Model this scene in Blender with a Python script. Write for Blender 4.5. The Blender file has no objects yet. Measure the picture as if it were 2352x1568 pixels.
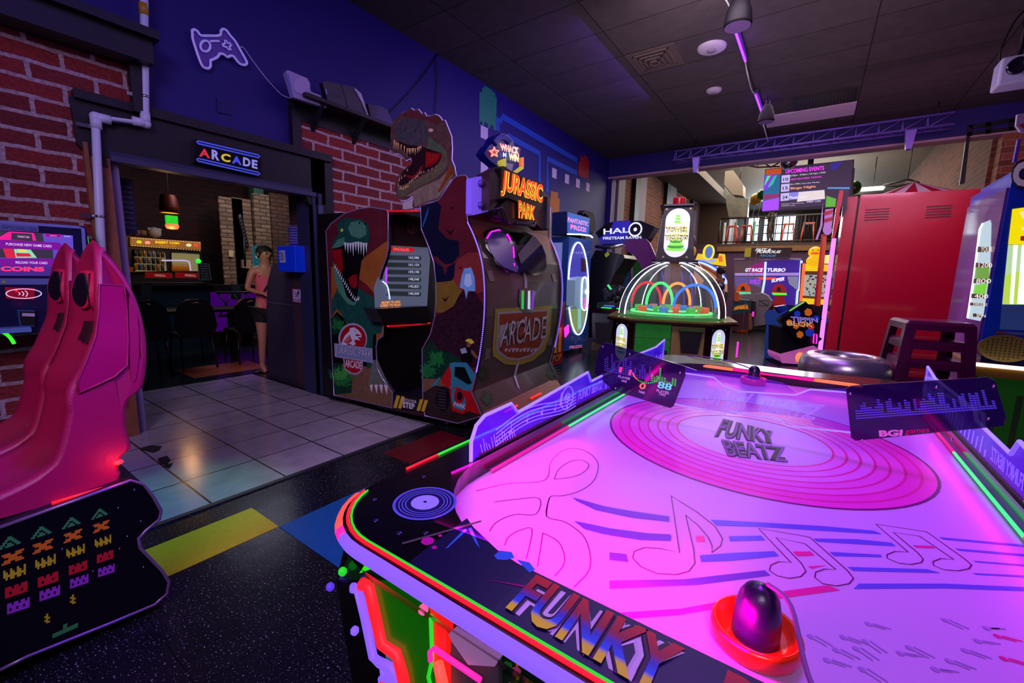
import bpy, bmesh, math, random
from mathutils import Vector, Matrix
random.seed(7)
PI = math.pi
SC = bpy.context.scene
COL = SC.collection

# ---------------------------------------------------------------- camera
F_PX = 982.0
PITCH, YAW, ROLL = -0.150, 0.6086, 0.0255
CAM = Vector((0.0, 0.0, 1.35))
FW = Vector((-math.sin(YAW)*math.cos(PITCH), math.cos(YAW)*math.cos(PITCH), math.sin(PITCH)))
_r = FW.cross(Vector((0, 0, 1))).normalized(); _u = _r.cross(FW)
RT = _r*math.cos(ROLL) + _u*math.sin(ROLL)
UP = -_r*math.sin(ROLL) + _u*math.cos(ROLL)
cd = bpy.data.cameras.new('camera'); cam = bpy.data.objects.new('camera', cd); COL.objects.link(cam)
cd.sensor_width = 36.0; cd.lens = F_PX/2352*36.0; cd.clip_start = 0.02; cd.clip_end = 200
cam.matrix_world = Matrix(((RT.x, UP.x, -FW.x, CAM.x), (RT.y, UP.y, -FW.y, CAM.y), (RT.z, UP.z, -FW.z, CAM.z), (0, 0, 0, 1)))
SC.camera = cam

# ---------------------------------------------------------------- world, exposure
SC.view_settings.view_transform = 'Standard'; SC.view_settings.look = 'None'
SC.view_settings.gamma = 1.0; SC.view_settings.use_curve_mapping = False
SC.view_settings.exposure = 0.0
w = bpy.data.worlds.new('World'); SC.world = w; w.use_nodes = True
bg = w.node_tree.nodes['Background']; bg.inputs[0].default_value = (0.16, 0.12, 0.42, 1); bg.inputs[1].default_value = 0.06
SC.cycles.max_bounces = 8; SC.cycles.transparent_max_bounces = 16; SC.cycles.sample_clamp_indirect = 3.0

# ---------------------------------------------------------------- lights
def lin(c):
    return tuple(((x/255)/12.92 if x/255 <= .04045 else (((x/255)+.055)/1.055)**2.4) for x in c)
def area(name, loc, target, size, energy, color, size_y=None, spread=None):
    l = bpy.data.lights.new(name, 'AREA'); l.energy = energy; l.color = color
    l.shape = 'RECTANGLE'; l.size = size; l.size_y = size_y or size
    if spread: l.spread = spread
    o = bpy.data.objects.new(name, l); COL.objects.link(o); o.location = loc
    o.rotation_euler = (Vector(target)-Vector(loc)).to_track_quat('-Z', 'Y').to_euler(); return o
def spot(name, loc, target, energy, color, angle=60, blend=.6, radius=.05):
    l = bpy.data.lights.new(name, 'SPOT'); l.energy = energy; l.color = color
    l.spot_size = math.radians(angle); l.spot_blend = blend; l.shadow_soft_size = radius
    o = bpy.data.objects.new(name, l); COL.objects.link(o); o.location = loc
    o.rotation_euler = (Vector(target)-Vector(loc)).to_track_quat('-Z', 'Y').to_euler(); return o
def point(name, loc, energy, color, radius=.1):
    l = bpy.data.lights.new(name, 'POINT'); l.energy = energy; l.color = color; l.shadow_soft_size = radius
    o = bpy.data.objects.new(name, l); COL.objects.link(o); o.location = loc; return o
area('blue_wall_wash', (-2.2, 0.6, 4.15), (-4.4, 1.0, 2.6), 1.6, 16, (.12, .05, 1.0), 1.0)
area('violet_wall_wash', (-2.4, 6.0, 4.1), (-4.4, 6.0, 3.0), 2.5, 26, (.22, .08, 1.0), 1.0)
area('room_fill_violet', (-1.2, 3.4, 4.15), (-1.4, 3.4, 0), 3.0, 30, (.60, .36, 1.0), 3.0)
area('room_fill_neutral', (-1.6, 7.6, 4.15), (-1.6, 7.6, 0), 2.6, 50, (1.0, .74, .95), 2.6)
area('front_room_fill', (0.4, -1.6, 3.6), (-2.9, 2.6, 1.0), 2.0, 40, (.85, .62, 1.0), 1.6, math.radians(80))  # added fill from behind the camera, stands for no actual fixture
area('seat_front_fill', (-1.7, -2.2, 2.3), (-2.3, .3, .9), 1.0, 5, (.60, .22, 1.0), 1.0)  # added violet light on the seat fronts, no lamp hangs there
area('mid_room_fill', (-1.0, 4.4, 3.9), (-1.7, 7.6, .6), 1.2, 45, (1.0, .80, .92), 1.0)  # extra fill for the upright front faces of the machines, not a fixture
area('seat_violet_fill', (-.5, 1.0, 2.7), (-2.1, .30, .95), .3, 6.0, (.12, .01, 1.0), .3, math.radians(40))  # added to tint the seat sides violet, its source is assumed
area('ceiling_bounce', (-0.8, 6.0, 1.9), (-0.6, 6.4, 4.2), 2.5, 34, (.80, .60, .85), 2.5)
area('table_blacklight', (-0.12, 1.9, 3.9), (-0.12, 1.5, .8), .8, 17, (.38, .04, 1.0), .8, math.radians(75))
area('red_cabinet_fill', (1.0, 7.0, 3.4), (1.1, 9.0, 1.2), .8, 34, (1.0, .45, .8), .8)  # added light to lift the red cabinet, which gives off none itself
area('hall_ceiling_light', (-1.4, 15.5, 4.8), (-1.4, 15.5, 0), 4.0, 400, (1.0, .84, .70), 6.0)
area('hall_up_light', (-0.6, 16.5, 3.6), (-0.6, 17, 4.9), 2.0, 60, (1.0, .92, .8), 3.0)
area('hall_window_light', (-1.0, 22.5, 4.0), (-1.2, 12.0, 2.0), 3.5, 200, (.85, .95, 1.0), 1.4)
spot('party_light_green', (-2.6, 1.6, 2.9), (-2.85, .72, 0), 110, (.02, 1.0, .35), 30, 1.0)
point('bar_lamp_glow', (-8.2, 2.5, 1.9), 7, (1.0, .5, .2), .06)
area('bar_fill', (-7.6, 3.6, 3.2), (-8.6, 3.6, .6), 1.6, 40, (.6, .6, .8), 1.6)
spot('doorway_purple', (-5.9, 4.6, 2.6), (-5.7, 3.2, 0), 50, (.55, .04, 1.0), 60)
spot('bar_wall_warm', (-6.6, 3.2, 2.9), (-8.6, 4.5, 2.0), 60, (1.0, .72, .4), 70)
spot('doorway_warm', (-4.9, 1.4, 2.1), (-6.0, 2.8, 1.1), 28, (1.0, .7, .6), 60)
spot('doorway_green', (-5.2, 2.3, 1.9), (-5.98, 2.76, 1.5), 3, (.1, 1.0, .2), 30)

# ---------------------------------------------------------------- pixel <-> place
def ray(px, py):
    return FW + RT*((px-1176)/F_PX) - UP*((py-784)/F_PX)
def at_x(px, py, x):
    d = ray(px, py); return CAM + d*((x-CAM.x)/d.x)
def at_y(px, py, y):
    d = ray(px, py); return CAM + d*((y-CAM.y)/d.y)
def at_z(px, py, z):
    d = ray(px, py); return CAM + d*((z-CAM.z)/d.z)
class Plane:
    """o origin, u right, v up, n towards the viewer"""
    def __init__(s, o, u, v=(0, 0, 1)):
        s.o = Vector(o); s.u = Vector(u).normalized(); s.v = Vector(v).normalized(); s.n = s.u.cross(s.v).normalized()
    def pt(s, px, py):
        d = ray(px, py); return CAM + d*((s.o-CAM).dot(s.n)/d.dot(s.n))
    def uv(s, px, py):
        p = s.pt(px, py)-s.o; return (p.dot(s.u), p.dot(s.v))
    def P(s, u, v, w=0.0):
        return s.o + s.u*u + s.v*v + s.n*w
    def off(s, w):
        return Plane(s.o+s.n*w, s.u, s.v)
def PX(x): return Plane((x, 0, 0), (0, 1, 0))      # faces +x
def PXN(x): return Plane((x, 0, 0), (0, -1, 0))    # faces -x
def PY(y): return Plane((0, y, 0), (1, 0, 0))      # faces -y
def PZ(z): return Plane((0, 0, z), (1, 0, 0), (0, 1, 0))  # faces up
def zz(ox, oy, s, pts): return [(ox+x/s, oy+y/s) for x, y in pts]

# ---------------------------------------------------------------- materials
_M = {}
def mat(name, rgb=(128, 128, 128), rough=.5, metal=0.0, em=None, es=0.0, alpha=1.0, noise=0.0, nscale=8.0, bump=0.0, bscale=60.0, coat=0.0, spec=.5, trans=0.0):
    if name in _M: return _M[name]
    m = bpy.data.materials.new(name); m.use_nodes = True; nt = m.node_tree; b = nt.nodes['Principled BSDF']
    c = lin(rgb); b.inputs['Base Color'].default_value = (*c, 1)
    b.inputs['Roughness'].default_value = rough; b.inputs['Metallic'].default_value = metal
    b.inputs['Coat Weight'].default_value = coat; b.inputs['Specular IOR Level'].default_value = .12 if name.startswith('print_') else spec
    b.inputs['Coat Roughness'].default_value = .08
    if trans: b.inputs['Transmission Weight'].default_value = trans
    if alpha < 1: b.inputs['Alpha'].default_value = alpha
    if em: b.inputs['Emission Color'].default_value = (*lin(em), 1); b.inputs['Emission Strength'].default_value = es
    if noise or bump:
        tc = nt.nodes.new('ShaderNodeTexCoord'); nz = nt.nodes.new('ShaderNodeTexNoise')
        nz.inputs['Scale'].default_value = nscale; nz.inputs['Detail'].default_value = 5
        nt.links.new(tc.outputs['Object'], nz.inputs['Vector'])
        if noise:
            mx = nt.nodes.new('ShaderNodeMix'); mx.data_type = 'RGBA'
            mx.inputs['A'].default_value = (*[x*(1-noise) for x in c], 1); mx.inputs['B'].default_value = (*[min(1, x*(1+noise)) for x in c], 1)
            nt.links.new(nz.outputs['Fac'], mx.inputs['Factor']); nt.links.new(mx.outputs['Result'], b.inputs['Base Color'])
        if bump:
            n2 = nt.nodes.new('ShaderNodeTexNoise'); n2.inputs['Scale'].default_value = bscale
            nt.links.new(tc.outputs['Object'], n2.inputs['Vector'])
            bp = nt.nodes.new('ShaderNodeBump'); bp.inputs['Strength'].default_value = bump; bp.inputs['Distance'].default_value = .01
            nt.links.new(n2.outputs['Fac'], bp.inputs['Height']); nt.links.new(bp.outputs['Normal'], b.inputs['Normal'])
    _M[name] = m; return m
def glow(name, rgb=(200, 200, 200), es=1.0):
    return mat(name, tuple(int(x*.6) for x in rgb), .5, em=rgb, es=es)
def glass(name, rgb, alpha=.25, rough=.05, em=None, es=0.0):
    return mat(name, rgb, rough, em=em, es=es, alpha=alpha)
def brick_mat(name, b1, b2, mortar, wall='x', bw=.215, bh=.075, ms=.012, rough=.85):
    if name in _M: return _M[name]
    m = bpy.data.materials.new(name); m.use_nodes = True; nt = m.node_tree; b = nt.nodes['Principled BSDF']; N = nt.nodes.new; L = nt.links.new
    tc = N('ShaderNodeTexCoord'); sp = N('ShaderNodeSeparateXYZ'); cb = N('ShaderNodeCombineXYZ')
    geo = N('ShaderNodeNewGeometry'); L(geo.outputs['Position'], sp.inputs[0])
    L(sp.outputs['Y' if wall == 'x' else 'X'], cb.inputs[0]); L(sp.outputs['Z'], cb.inputs[1])
    nz = N('ShaderNodeTexNoise'); nz.inputs['Scale'].default_value = 9; nz.inputs['Detail'].default_value = 4; L(cb.outputs[0], nz.inputs['Vector'])
    ad = N('ShaderNodeVectorMath'); ad.operation = 'MULTIPLY_ADD'; L(nz.outputs['Color'], ad.inputs[0]); ad.inputs[1].default_value = (.03, .022, 0); L(cb.outputs[0], ad.inputs[2])
    br = N('ShaderNodeTexBrick'); br.inputs['Scale'].default_value = 1; br.inputs['Brick Width'].default_value = bw; br.inputs['Row Height'].default_value = bh
    br.inputs['Mortar Size'].default_value = ms; br.inputs['Mortar Smooth'].default_value = .15; br.inputs['Bias'].default_value = -.1
    br.inputs['Color1'].default_value = (*lin(b1), 1); br.inputs['Color2'].default_value = (*lin(b2), 1); br.inputs['Mortar'].default_value = (*lin(mortar), 1)
    L(ad.outputs[0], br.inputs['Vector'])
    n2 = N('ShaderNodeTexNoise'); n2.inputs['Scale'].default_value = 45; n2.inputs['Detail'].default_value = 6; L(cb.outputs[0], n2.inputs['Vector'])
    mx = N('ShaderNodeMix'); mx.data_type = 'RGBA'; mx.blend_type = 'MULTIPLY'; mx.inputs['Factor'].default_value = .75
    rp = N('ShaderNodeValToRGB'); rp.color_ramp.elements[0].position = .3; rp.color_ramp.elements[0].color = (.35, .3, .3, 1); rp.color_ramp.elements[1].position = .65; rp.color_ramp.elements[1].color = (1, 1, 1, 1)
    L(n2.outputs['Fac'], rp.inputs[0]); L(br.outputs['Color'], mx.inputs['A']); L(rp.outputs['Color'], mx.inputs['B']); L(mx.outputs['Result'], b.inputs['Base Color'])
    b.inputs['Roughness'].default_value = rough
    mm = N('ShaderNodeMath'); mm.operation = 'MULTIPLY_ADD'; L(br.outputs['Fac'], mm.inputs[0]); mm.inputs[1].default_value = -1.0; L(n2.outputs['Fac'], mm.inputs[2])
    bp = N('ShaderNodeBump'); bp.inputs['Strength'].default_value = .8; bp.inputs['Distance'].default_value = .015; L(mm.outputs[0], bp.inputs['Height']); L(bp.outputs['Normal'], b.inputs['Normal'])
    _M[name] = m; return m
def grid_mat(name, base, base2, line, pw, ph, ox, oy, ms, rough=.4, speck=None, speck_t=.72, bump=.4, coat=0):
    """floor or ceiling tiles on the world XY grid"""
    m = bpy.data.materials.new(name); m.use_nodes = True; nt = m.node_tree; b = nt.nodes['Principled BSDF']; N = nt.nodes.new; L = nt.links.new
    geo = N('ShaderNodeNewGeometry'); ad = N('ShaderNodeVectorMath'); ad.operation = 'SUBTRACT'; ad.inputs[1].default_value = (ox, oy, 0); L(geo.outputs['Position'], ad.inputs[0])
    br = N('ShaderNodeTexBrick'); br.offset = 0; br.inputs['Scale'].default_value = 1; br.inputs['Brick Width'].default_value = pw; br.inputs['Row Height'].default_value = ph
    br.inputs['Mortar Size'].default_value = ms; br.inputs['Mortar Smooth'].default_value = .1
    br.inputs['Color1'].default_value = (*lin(base), 1); br.inputs['Color2'].default_value = (*lin(base2), 1); br.inputs['Mortar'].default_value = (*lin(line), 1); L(ad.outputs[0], br.inputs['Vector'])
    src = br.outputs['Color']
    nz = N('ShaderNodeTexNoise'); nz.inputs['Scale'].default_value = 7; nz.inputs['Detail'].default_value = 8; L(geo.outputs['Position'], nz.inputs['Vector'])
    mx = N('ShaderNodeMix'); mx.data_type = 'RGBA'; mx.blend_type = 'MULTIPLY'; mx.inputs['Factor'].default_value = .5
    L(src, mx.inputs['A']); L(nz.outputs['Fac'], mx.inputs['B']); src = mx.outputs['Result']
    if speck:
        vz = N('ShaderNodeTexNoise'); vz.inputs['Scale'].default_value = 130; vz.inputs['Detail'].default_value = 2; L(geo.outputs['Position'], vz.inputs['Vector'])
        rp = N('ShaderNodeValToRGB'); rp.color_ramp.elements[0].position = speck_t-.02; rp.color_ramp.elements[0].color = (0, 0, 0, 1); rp.color_ramp.elements[1].position = speck_t+.03
        L(vz.outputs['Fac'], rp.inputs[0])
        m2 = N('ShaderNodeMix'); m2.data_type = 'RGBA'; L(rp.outputs['Color'], m2.inputs['Factor']); L(src, m2.inputs['A']); m2.inputs['B'].default_value = (*lin(speck), 1); src = m2.outputs['Result']
    L(src, b.inputs['Base Color']); b.inputs['Roughness'].default_value = rough; b.inputs['Coat Weight'].default_value = coat; b.inputs['Coat Roughness'].default_value = .15
    mm = N('ShaderNodeMath'); mm.operation = 'MULTIPLY_ADD'; L(br.outputs['Fac'], mm.inputs[0]); mm.inputs[1].default_value = -1.0; L(nz.outputs['Fac'], mm.inputs[2])
    bp = N('ShaderNodeBump'); bp.inputs['Strength'].default_value = bump; bp.inputs['Distance'].default_value = .01; L(mm.outputs[0], bp.inputs['Height']); L(bp.outputs['Normal'], b.inputs['Normal'])
    _M[name] = m; return m
def ramp_mat(name, axis, stops, rough=.4, em=0.0, coat=0.0):
    """colour bands along a world axis: printed gradient artwork"""
    m = bpy.data.materials.new(name); m.use_nodes = True; nt = m.node_tree; b = nt.nodes['Principled BSDF']; N = nt.nodes.new; L = nt.links.new
    geo = N('ShaderNodeNewGeometry'); sp = N('ShaderNodeSeparateXYZ'); L(geo.outputs['Position'], sp.inputs[0])
    mr = N('ShaderNodeMapRange'); mr.inputs['From Min'].default_value = stops[0][0]; mr.inputs['From Max'].default_value = stops[-1][0]; L(sp.outputs[axis], mr.inputs['Value'])
    rp = N('ShaderNodeValToRGB'); e = rp.color_ramp.elements; a0, a1 = stops[0][0], stops[-1][0]
    while len(e) < len(stops): e.new(.5)
    for i, (p, c) in enumerate(stops): e[i].position = (p-a0)/(a1-a0); e[i].color = (*lin(c), 1)
    L(mr.outputs[0], rp.inputs[0]); L(rp.outputs['Color'], b.inputs['Base Color']); b.inputs['Roughness'].default_value = rough; b.inputs['Coat Weight'].default_value = coat
    if em: L(rp.outputs['Color'], b.inputs['Emission Color']); b.inputs['Emission Strength'].default_value = em
    _M[name] = m; return m

# ---------------------------------------------------------------- mesh builder
_font_cache = {}
def text_mesh(s, bold=0.0, tube=0.0, shear=0.0, space=1.0):
    k = (s, bold, tube, shear, space)
    if k in _font_cache: return _font_cache[k]
    c = bpy.data.curves.new('t', 'FONT'); c.body = s; c.size = 1; c.offset = bold; c.shear = shear; c.resolution_u = 3; c.space_character = space
    c.align_x = 'CENTER'
    if tube: c.fill_mode = 'NONE'; c.bevel_depth = tube; c.bevel_resolution = 1
    o = bpy.data.objects.new('t', c); COL.objects.link(o)
    dg = bpy.context.evaluated_depsgraph_get(); me = bpy.data.meshes.new_from_object(o.evaluated_get(dg))
    vs = [v.co.copy() for v in me.vertices]; fs = [tuple(p.vertices) for p in me.polygons]
    bpy.data.objects.remove(o); bpy.data.curves.remove(c); bpy.data.meshes.remove(me)
    b = (min(v.x for v in vs), min(v.y for v in vs), max(v.x for v in vs), max(v.y for v in vs))
    _font_cache[k] = (vs, fs, b); return _font_cache[k]
class MB:
    def __init__(s): s.v = []; s.f = []; s.m = []; s.mats = []; s.sm = []
    def mi(s, m):
        if m not in s.mats: s.mats.append(m)
        return s.mats.index(m)
    def add(s, vs, fs, m, sm=False):
        b = len(s.v); s.v += [Vector(x) for x in vs]; i = s.mi(m)
        for f in fs: s.f.append([b+k for k in f]); s.m.append(i); s.sm.append(sm)
        return s
    def poly(s, pts, m): return s.add(pts, [list(range(len(pts)))], m)
    def prism(s, pl, uv, w0, w1, m, side=None):
        a = sum(uv[i][0]*uv[(i+1) % len(uv)][1]-uv[(i+1) % len(uv)][0]*uv[i][1] for i in range(len(uv)))
        if a < 0: uv = uv[::-1]
        n = len(uv); s.add([pl.P(u, v, w1) for u, v in uv], [list(range(n))], m)
        s.add([pl.P(u, v, w0) for u, v in uv], [list(range(n))[::-1]], side or m)
        vs = [pl.P(u, v, w0) for u, v in uv]+[pl.P(u, v, w1) for u, v in uv]
        return s.add(vs, [[i, (i+1) % n, n+(i+1) % n, n+i] for i in range(n)], side or m)
    def pxp(s, pl, pts, w0, w1, m, side=None): q = pl.off(w1); return s.prism(pl, [q.uv(*p) for p in pts], w0, w1, m, side)
    def flat(s, pl, uv, w, m):
        a = sum(uv[i][0]*uv[(i+1) % len(uv)][1]-uv[(i+1) % len(uv)][0]*uv[i][1] for i in range(len(uv)))
        if a < 0: uv = uv[::-1]
        return s.poly([pl.P(u, v, w) for u, v in uv], m)
    def pxf(s, pl, pts, w, m): q = pl.off(w); return s.flat(pl, [q.uv(*p) for p in pts], w, m)
    def box(s, a, b, m):
        x0, y0, z0 = [min(p, q) for p, q in zip(a, b)]; x1, y1, z1 = [max(p, q) for p, q in zip(a, b)]
        v = [(x0, y0, z0), (x1, y0, z0), (x1, y1, z0), (x0, y1, z0), (x0, y0, z1), (x1, y0, z1), (x1, y1, z1), (x0, y1, z1)]
        return s.add(v, [[0, 3, 2, 1], [4, 5, 6, 7], [0, 1, 5, 4], [1, 2, 6, 5], [2, 3, 7, 6], [3, 0, 4, 7]], m)
    def rect(s, pl, u0, v0, u1, v1, w0, w1, m): return s.prism(pl, [(u0, v0), (u1, v0), (u1, v1), (u0, v1)], w0, w1, m)
    def tube(s, path, r, m, n=8, closed=False, rs=None):
        path = [Vector(p) for p in path]; N = len(path); rings = []; up = None
        for i, p in enumerate(path):
            a = path[i-1] if (i > 0 or closed) else p; b = path[(i+1) % N] if (i < N-1 or closed) else p
            t = (b-a).normalized() if (b-a).length > 1e-9 else Vector((0, 0, 1))
            if up is None or abs(up.dot(t)) > .95: up = Vector((0, 0, 1)) if abs(t.z) < .9 else Vector((1, 0, 0))
            x = t.cross(up).normalized(); up = x.cross(t).normalized(); rr = rs[i] if rs else r
            rings.append([p+(x*math.cos(2*PI*k/n)+up*math.sin(2*PI*k/n))*rr for k in range(n)])
        vs = [q for R in rings for q in R]; fs = []
        for i in range(N if closed else N-1):
            j = (i+1) % N
            for k in range(n): fs.append([i*n+k, i*n+(k+1) % n, j*n+(k+1) % n, j*n+k])
        if not closed: fs += [list(range(n))[::-1], [(N-1)*n+k for k in range(n)]]
        return s.add(vs, fs, m, True)
    def lathe(s, prof, c, m, n=32, ax=(0, 0, 1), a0=0, a1=2*PI):
        ax = Vector(ax).normalized(); x = ax.orthogonal().normalized(); y = ax.cross(x); c = Vector(c); full = abs(a1-a0-2*PI) < 1e-6
        K = n if full else n+1; vs = []
        for r, z in prof:
            for k in range(K):
                t = a0+(a1-a0)*k/n; vs.append(c+ax*z+(x*math.cos(t)+y*math.sin(t))*max(r, 1e-5))
        fs = []
        for i in range(len(prof)-1):
            for k in range(n):
                q = (k+1) % K if full else k+1
                fs.append([i*K+k, i*K+q, (i+1)*K+q, (i+1)*K+k])
        return s.add(vs, fs, m, True)
    def disc(s, pl, u, v, r, w, m, n=28, rv=None):
        rv = rv or r; return s.flat(pl, [(u+r*math.cos(2*PI*k/n), v+rv*math.sin(2*PI*k/n)) for k in range(n)], w, m)
    def ring(s, pl, u, v, r0, r1, w, m, n=64):
        vs = []
        for k in range(n):
            c, d = math.cos(2*PI*k/n), math.sin(2*PI*k/n); vs += [pl.P(u+r0*c, v+r0*d, w), pl.P(u+r1*c, v+r1*d, w)]
        return s.add(vs, [[2*k, 2*k+1, (2*k+3) % (2*n), (2*k+2) % (2*n)] for k in range(n)], m)
    def ribbon(s, pl, uv, wd, w, m, closed=False):
        P = [Vector(p) for p in uv]; N = len(P); vs = []
        for i, p in enumerate(P):
            a = P[i-1] if (i > 0 or closed) else p; b = P[(i+1) % N] if (i < N-1 or closed) else p
            t = (b-a); t = t.normalized() if t.length > 1e-9 else Vector((1, 0)); q = Vector((-t.y, t.x))*wd/2
            vs += [pl.P(p.x+q.x, p.y+q.y, w), pl.P(p.x-q.x, p.y-q.y, w)]
        fs = [[2*i+1, 2*((i+1) % N)+1, 2*((i+1) % N), 2*i] for i in range(N if closed else N-1)]
        return s.add(vs, fs, m)
    def sphere(s, c, r, m, n=16, sx=1, sy=1, sz=1):
        c = Vector(c); vs = []; fs = []
        for i in range(n//2+1):
            t = PI*i/(n//2)
            for k in range(n):
                a = 2*PI*k/n; vs.append(c+Vector((r*sx*math.sin(t)*math.cos(a), r*sy*math.sin(t)*math.sin(a), r*sz*math.cos(t))))
        for i in range(n//2):
            for k in range(n): fs.append([i*n+k, (i+1)*n+k, (i+1)*n+(k+1) % n, i*n+(k+1) % n])
        return s.add(vs, fs, m, True)
    def text(s, pl, string, quad, w, m, bold=0.0, tube=0.0, shear=0.0, px=True, space=1.0, flip=False):
        """quad: tl,tr,br,bl pixel corners (px=True) or uv corners"""
        vs, fs, b = text_mesh(string, bold, tube, shear, space)
        o_ = pl.off(w); q = [o_.uv(*p) for p in quad] if px else quad
        out = []
        for v in vs:
            a = (v.x-b[0])/(b[2]-b[0]); c = (v.y-b[1])/(b[3]-b[1])
            if flip: a, c = 1-a, 1-c
            u = (q[3][0]*(1-a)+q[2][0]*a)*(1-c)+(q[0][0]*(1-a)+q[1][0]*a)*c
            t = (q[3][1]*(1-a)+q[2][1]*a)*(1-c)+(q[0][1]*(1-a)+q[1][1]*a)*c
            out.append(pl.P(u, t, w+v.z*.01))
        return s.add(out, fs, m)
    def trect(s, pl, string, u0, v0, u1, v1, w, m, **k): return s.text(pl, string, [(u0, v1), (u1, v1), (u1, v0), (u0, v0)], w, m, px=False, **k)
    def bits(s, pl, rows, u, v, du, dv, w, m, ax=(1, 0), ay=(0, 1)):
        """pixel blocks; rows of strings, centre at u,v"""
        H = len(rows); W = max(len(r) for r in rows)
        for j, r in enumerate(rows):
            for i, ch in enumerate(r):
                if ch != ' ':
                    a0, a1, b0, b1 = (i-W/2)*du, (i+1-W/2)*du, (H/2-j-1)*dv, (H/2-j)*dv
                    s.poly([pl.P(u+a*ax[0]+b*ay[0], v+a*ax[1]+b*ay[1], w) for a, b in ((a0, b0), (a1, b0), (a1, b1), (a0, b1))], m)
        return s
    def build(s, name, parent=None, bevel=0.0, sub=0, loc=None):
        if not s.v: return None
        if parent is not None:
            o0 = Vector(wloc(parent))
        elif loc: o0 = Vector(loc)
        else: o0 = Vector(((min(v.x for v in s.v)+max(v.x for v in s.v))/2, (min(v.y for v in s.v)+max(v.y for v in s.v))/2, min(v.z for v in s.v)))
        me = bpy.data.meshes.new(name); me.from_pydata([v-o0 for v in s.v], [], s.f)
        for m in s.mats: me.materials.append(m)
        me.polygons.foreach_set('material_index', s.m); me.polygons.foreach_set('use_smooth', s.sm); me.update()
        o = bpy.data.objects.new(name, me); COL.objects.link(o)
        if parent is not None: o.parent = parent
        else: o.location = o0
        if bevel:
            bm = bmesh.new(); bm.from_mesh(me); bmesh.ops.remove_doubles(bm, verts=bm.verts, dist=1e-5); bmesh.ops.recalc_face_normals(bm, faces=bm.faces); bm.to_mesh(me); bm.free()
            d = o.modifiers.new('bevel', 'BEVEL'); d.width = bevel; d.segments = 2; d.limit_method = 'ANGLE'; d.angle_limit = math.radians(40)
        if sub:
            d = o.modifiers.new('sub', 'SUBSURF'); d.levels = sub; d.render_levels = sub
        return o
def wloc(o):
    p = Vector(o.location)
    while o.parent: o = o.parent; p += Vector(o.location)
    return p
def tag(o, label=None, cat=None, group=None, kind=None):
    if label: o['label'] = label
    if cat: o['category'] = cat
    if group: o['group'] = group
    if kind: o['kind'] = kind
    return o
def thing(name, label, cat, loc=(0, 0, 0), group=None):
    o = bpy.data.objects.new(name, None); COL.objects.link(o); o.location = loc; o.empty_display_size = .1
    return tag(o, label, cat, group)
def slab(nm, parent, pl, pts, w0, w1, m, side=None):
    mb = MB(); mb.pxp(pl, pts, w0, w1, m, side); return mb.build(nm, parent)
def struct(mb, name): return tag(mb.build(name), kind='structure')
def copy_tree(o, off=(0, 0, 0), parent=None):
    c = o.copy(); COL.objects.link(c); c.parent = parent
    if parent is None: c.location = Vector(o.location)+Vector(off)
    for ch in list(o.children): copy_tree(ch, parent=c)
    return c
def ribs(pts, k=6):
    """smooth a closed polyline (Catmull-Rom)"""
    P = [Vector(p) for p in pts]; N = len(P); out = []
    for i in range(N):
        a, b, c, d = P[i-1], P[i], P[(i+1) % N], P[(i+2) % N]
        for j in range(k):
            t = j/k; out.append(.5*((2*b)+(c-a)*t+(2*a-5*b+4*c-d)*t*t+(3*b-a-3*c+d)*t**3))
    return [tuple(p) for p in out]
def smooth_open(pts, k=6):
    P = [Vector(p) for p in pts]; N = len(P); out = []
    for i in range(N-1):
        a, b, c, d = P[max(i-1, 0)], P[i], P[i+1], P[min(i+2, N-1)]
        for j in range(k):
            t = j/k; out.append(.5*((2*b)+(c-a)*t+(2*a-5*b+4*c-d)*t*t+(3*b-a-3*c+d)*t**3))
    out.append(P[-1]); return [tuple(p) for p in out]
BLACK = mat('black_satin', (14, 14, 17), .45, bump=.05)
DARK = mat('dark_paint', (16, 15, 24), .5, noise=.3, bump=.1)
CHROME = mat('brushed_steel', (190, 190, 195), .25, 1.0, noise=.15, nscale=30)
WHITE = mat('white_plastic', (225, 225, 228), .45)
# ================================================================ ROOM SHELL
WX = -4.44; CZ = 4.25; BY = 10.35
W = PX(WX)
m_blue = mat('blue_wall_paint', (20, 7, 108), .6, noise=.12, nscale=3, bump=.05, bscale=120)
m_purp = mat('purple_wall_paint', (70, 42, 128), .6, noise=.15, nscale=2, bump=.05)
m_brick = brick_mat('red_brick', (150, 44, 46), (104, 32, 38), (190, 168, 176), bw=.33, bh=.112, ms=.014)
m_brick2 = brick_mat('tan_brick', (134, 70, 46), (96, 48, 34), (134, 98, 78), bw=.3, bh=.1, ms=.012)
m_brick2y = brick_mat('tan_brick_end', (166, 92, 58), (120, 62, 42), (160, 128, 104), wall='y', bw=.3, bh=.1, ms=.012)
m_floor = grid_mat('black_vinyl_tile', (26, 28, 32), (20, 22, 26), (8, 8, 9), .305, .305, -2.73, .42, .0022, .22, speck=(150, 160, 165), speck_t=.668, bump=.12)
m_ctile = grid_mat('ceiling_tile', (92, 80, 84), (82, 72, 76), (12, 11, 12), 1.31, .656, .25, 5.13, .006, .75, bump=.6)
m_white = grid_mat('white_floor_tile', (196, 190, 196), (182, 176, 184), (24, 24, 28), .43, .43, -2.73, .91, .006, .2, bump=.15, coat=.2)

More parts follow.
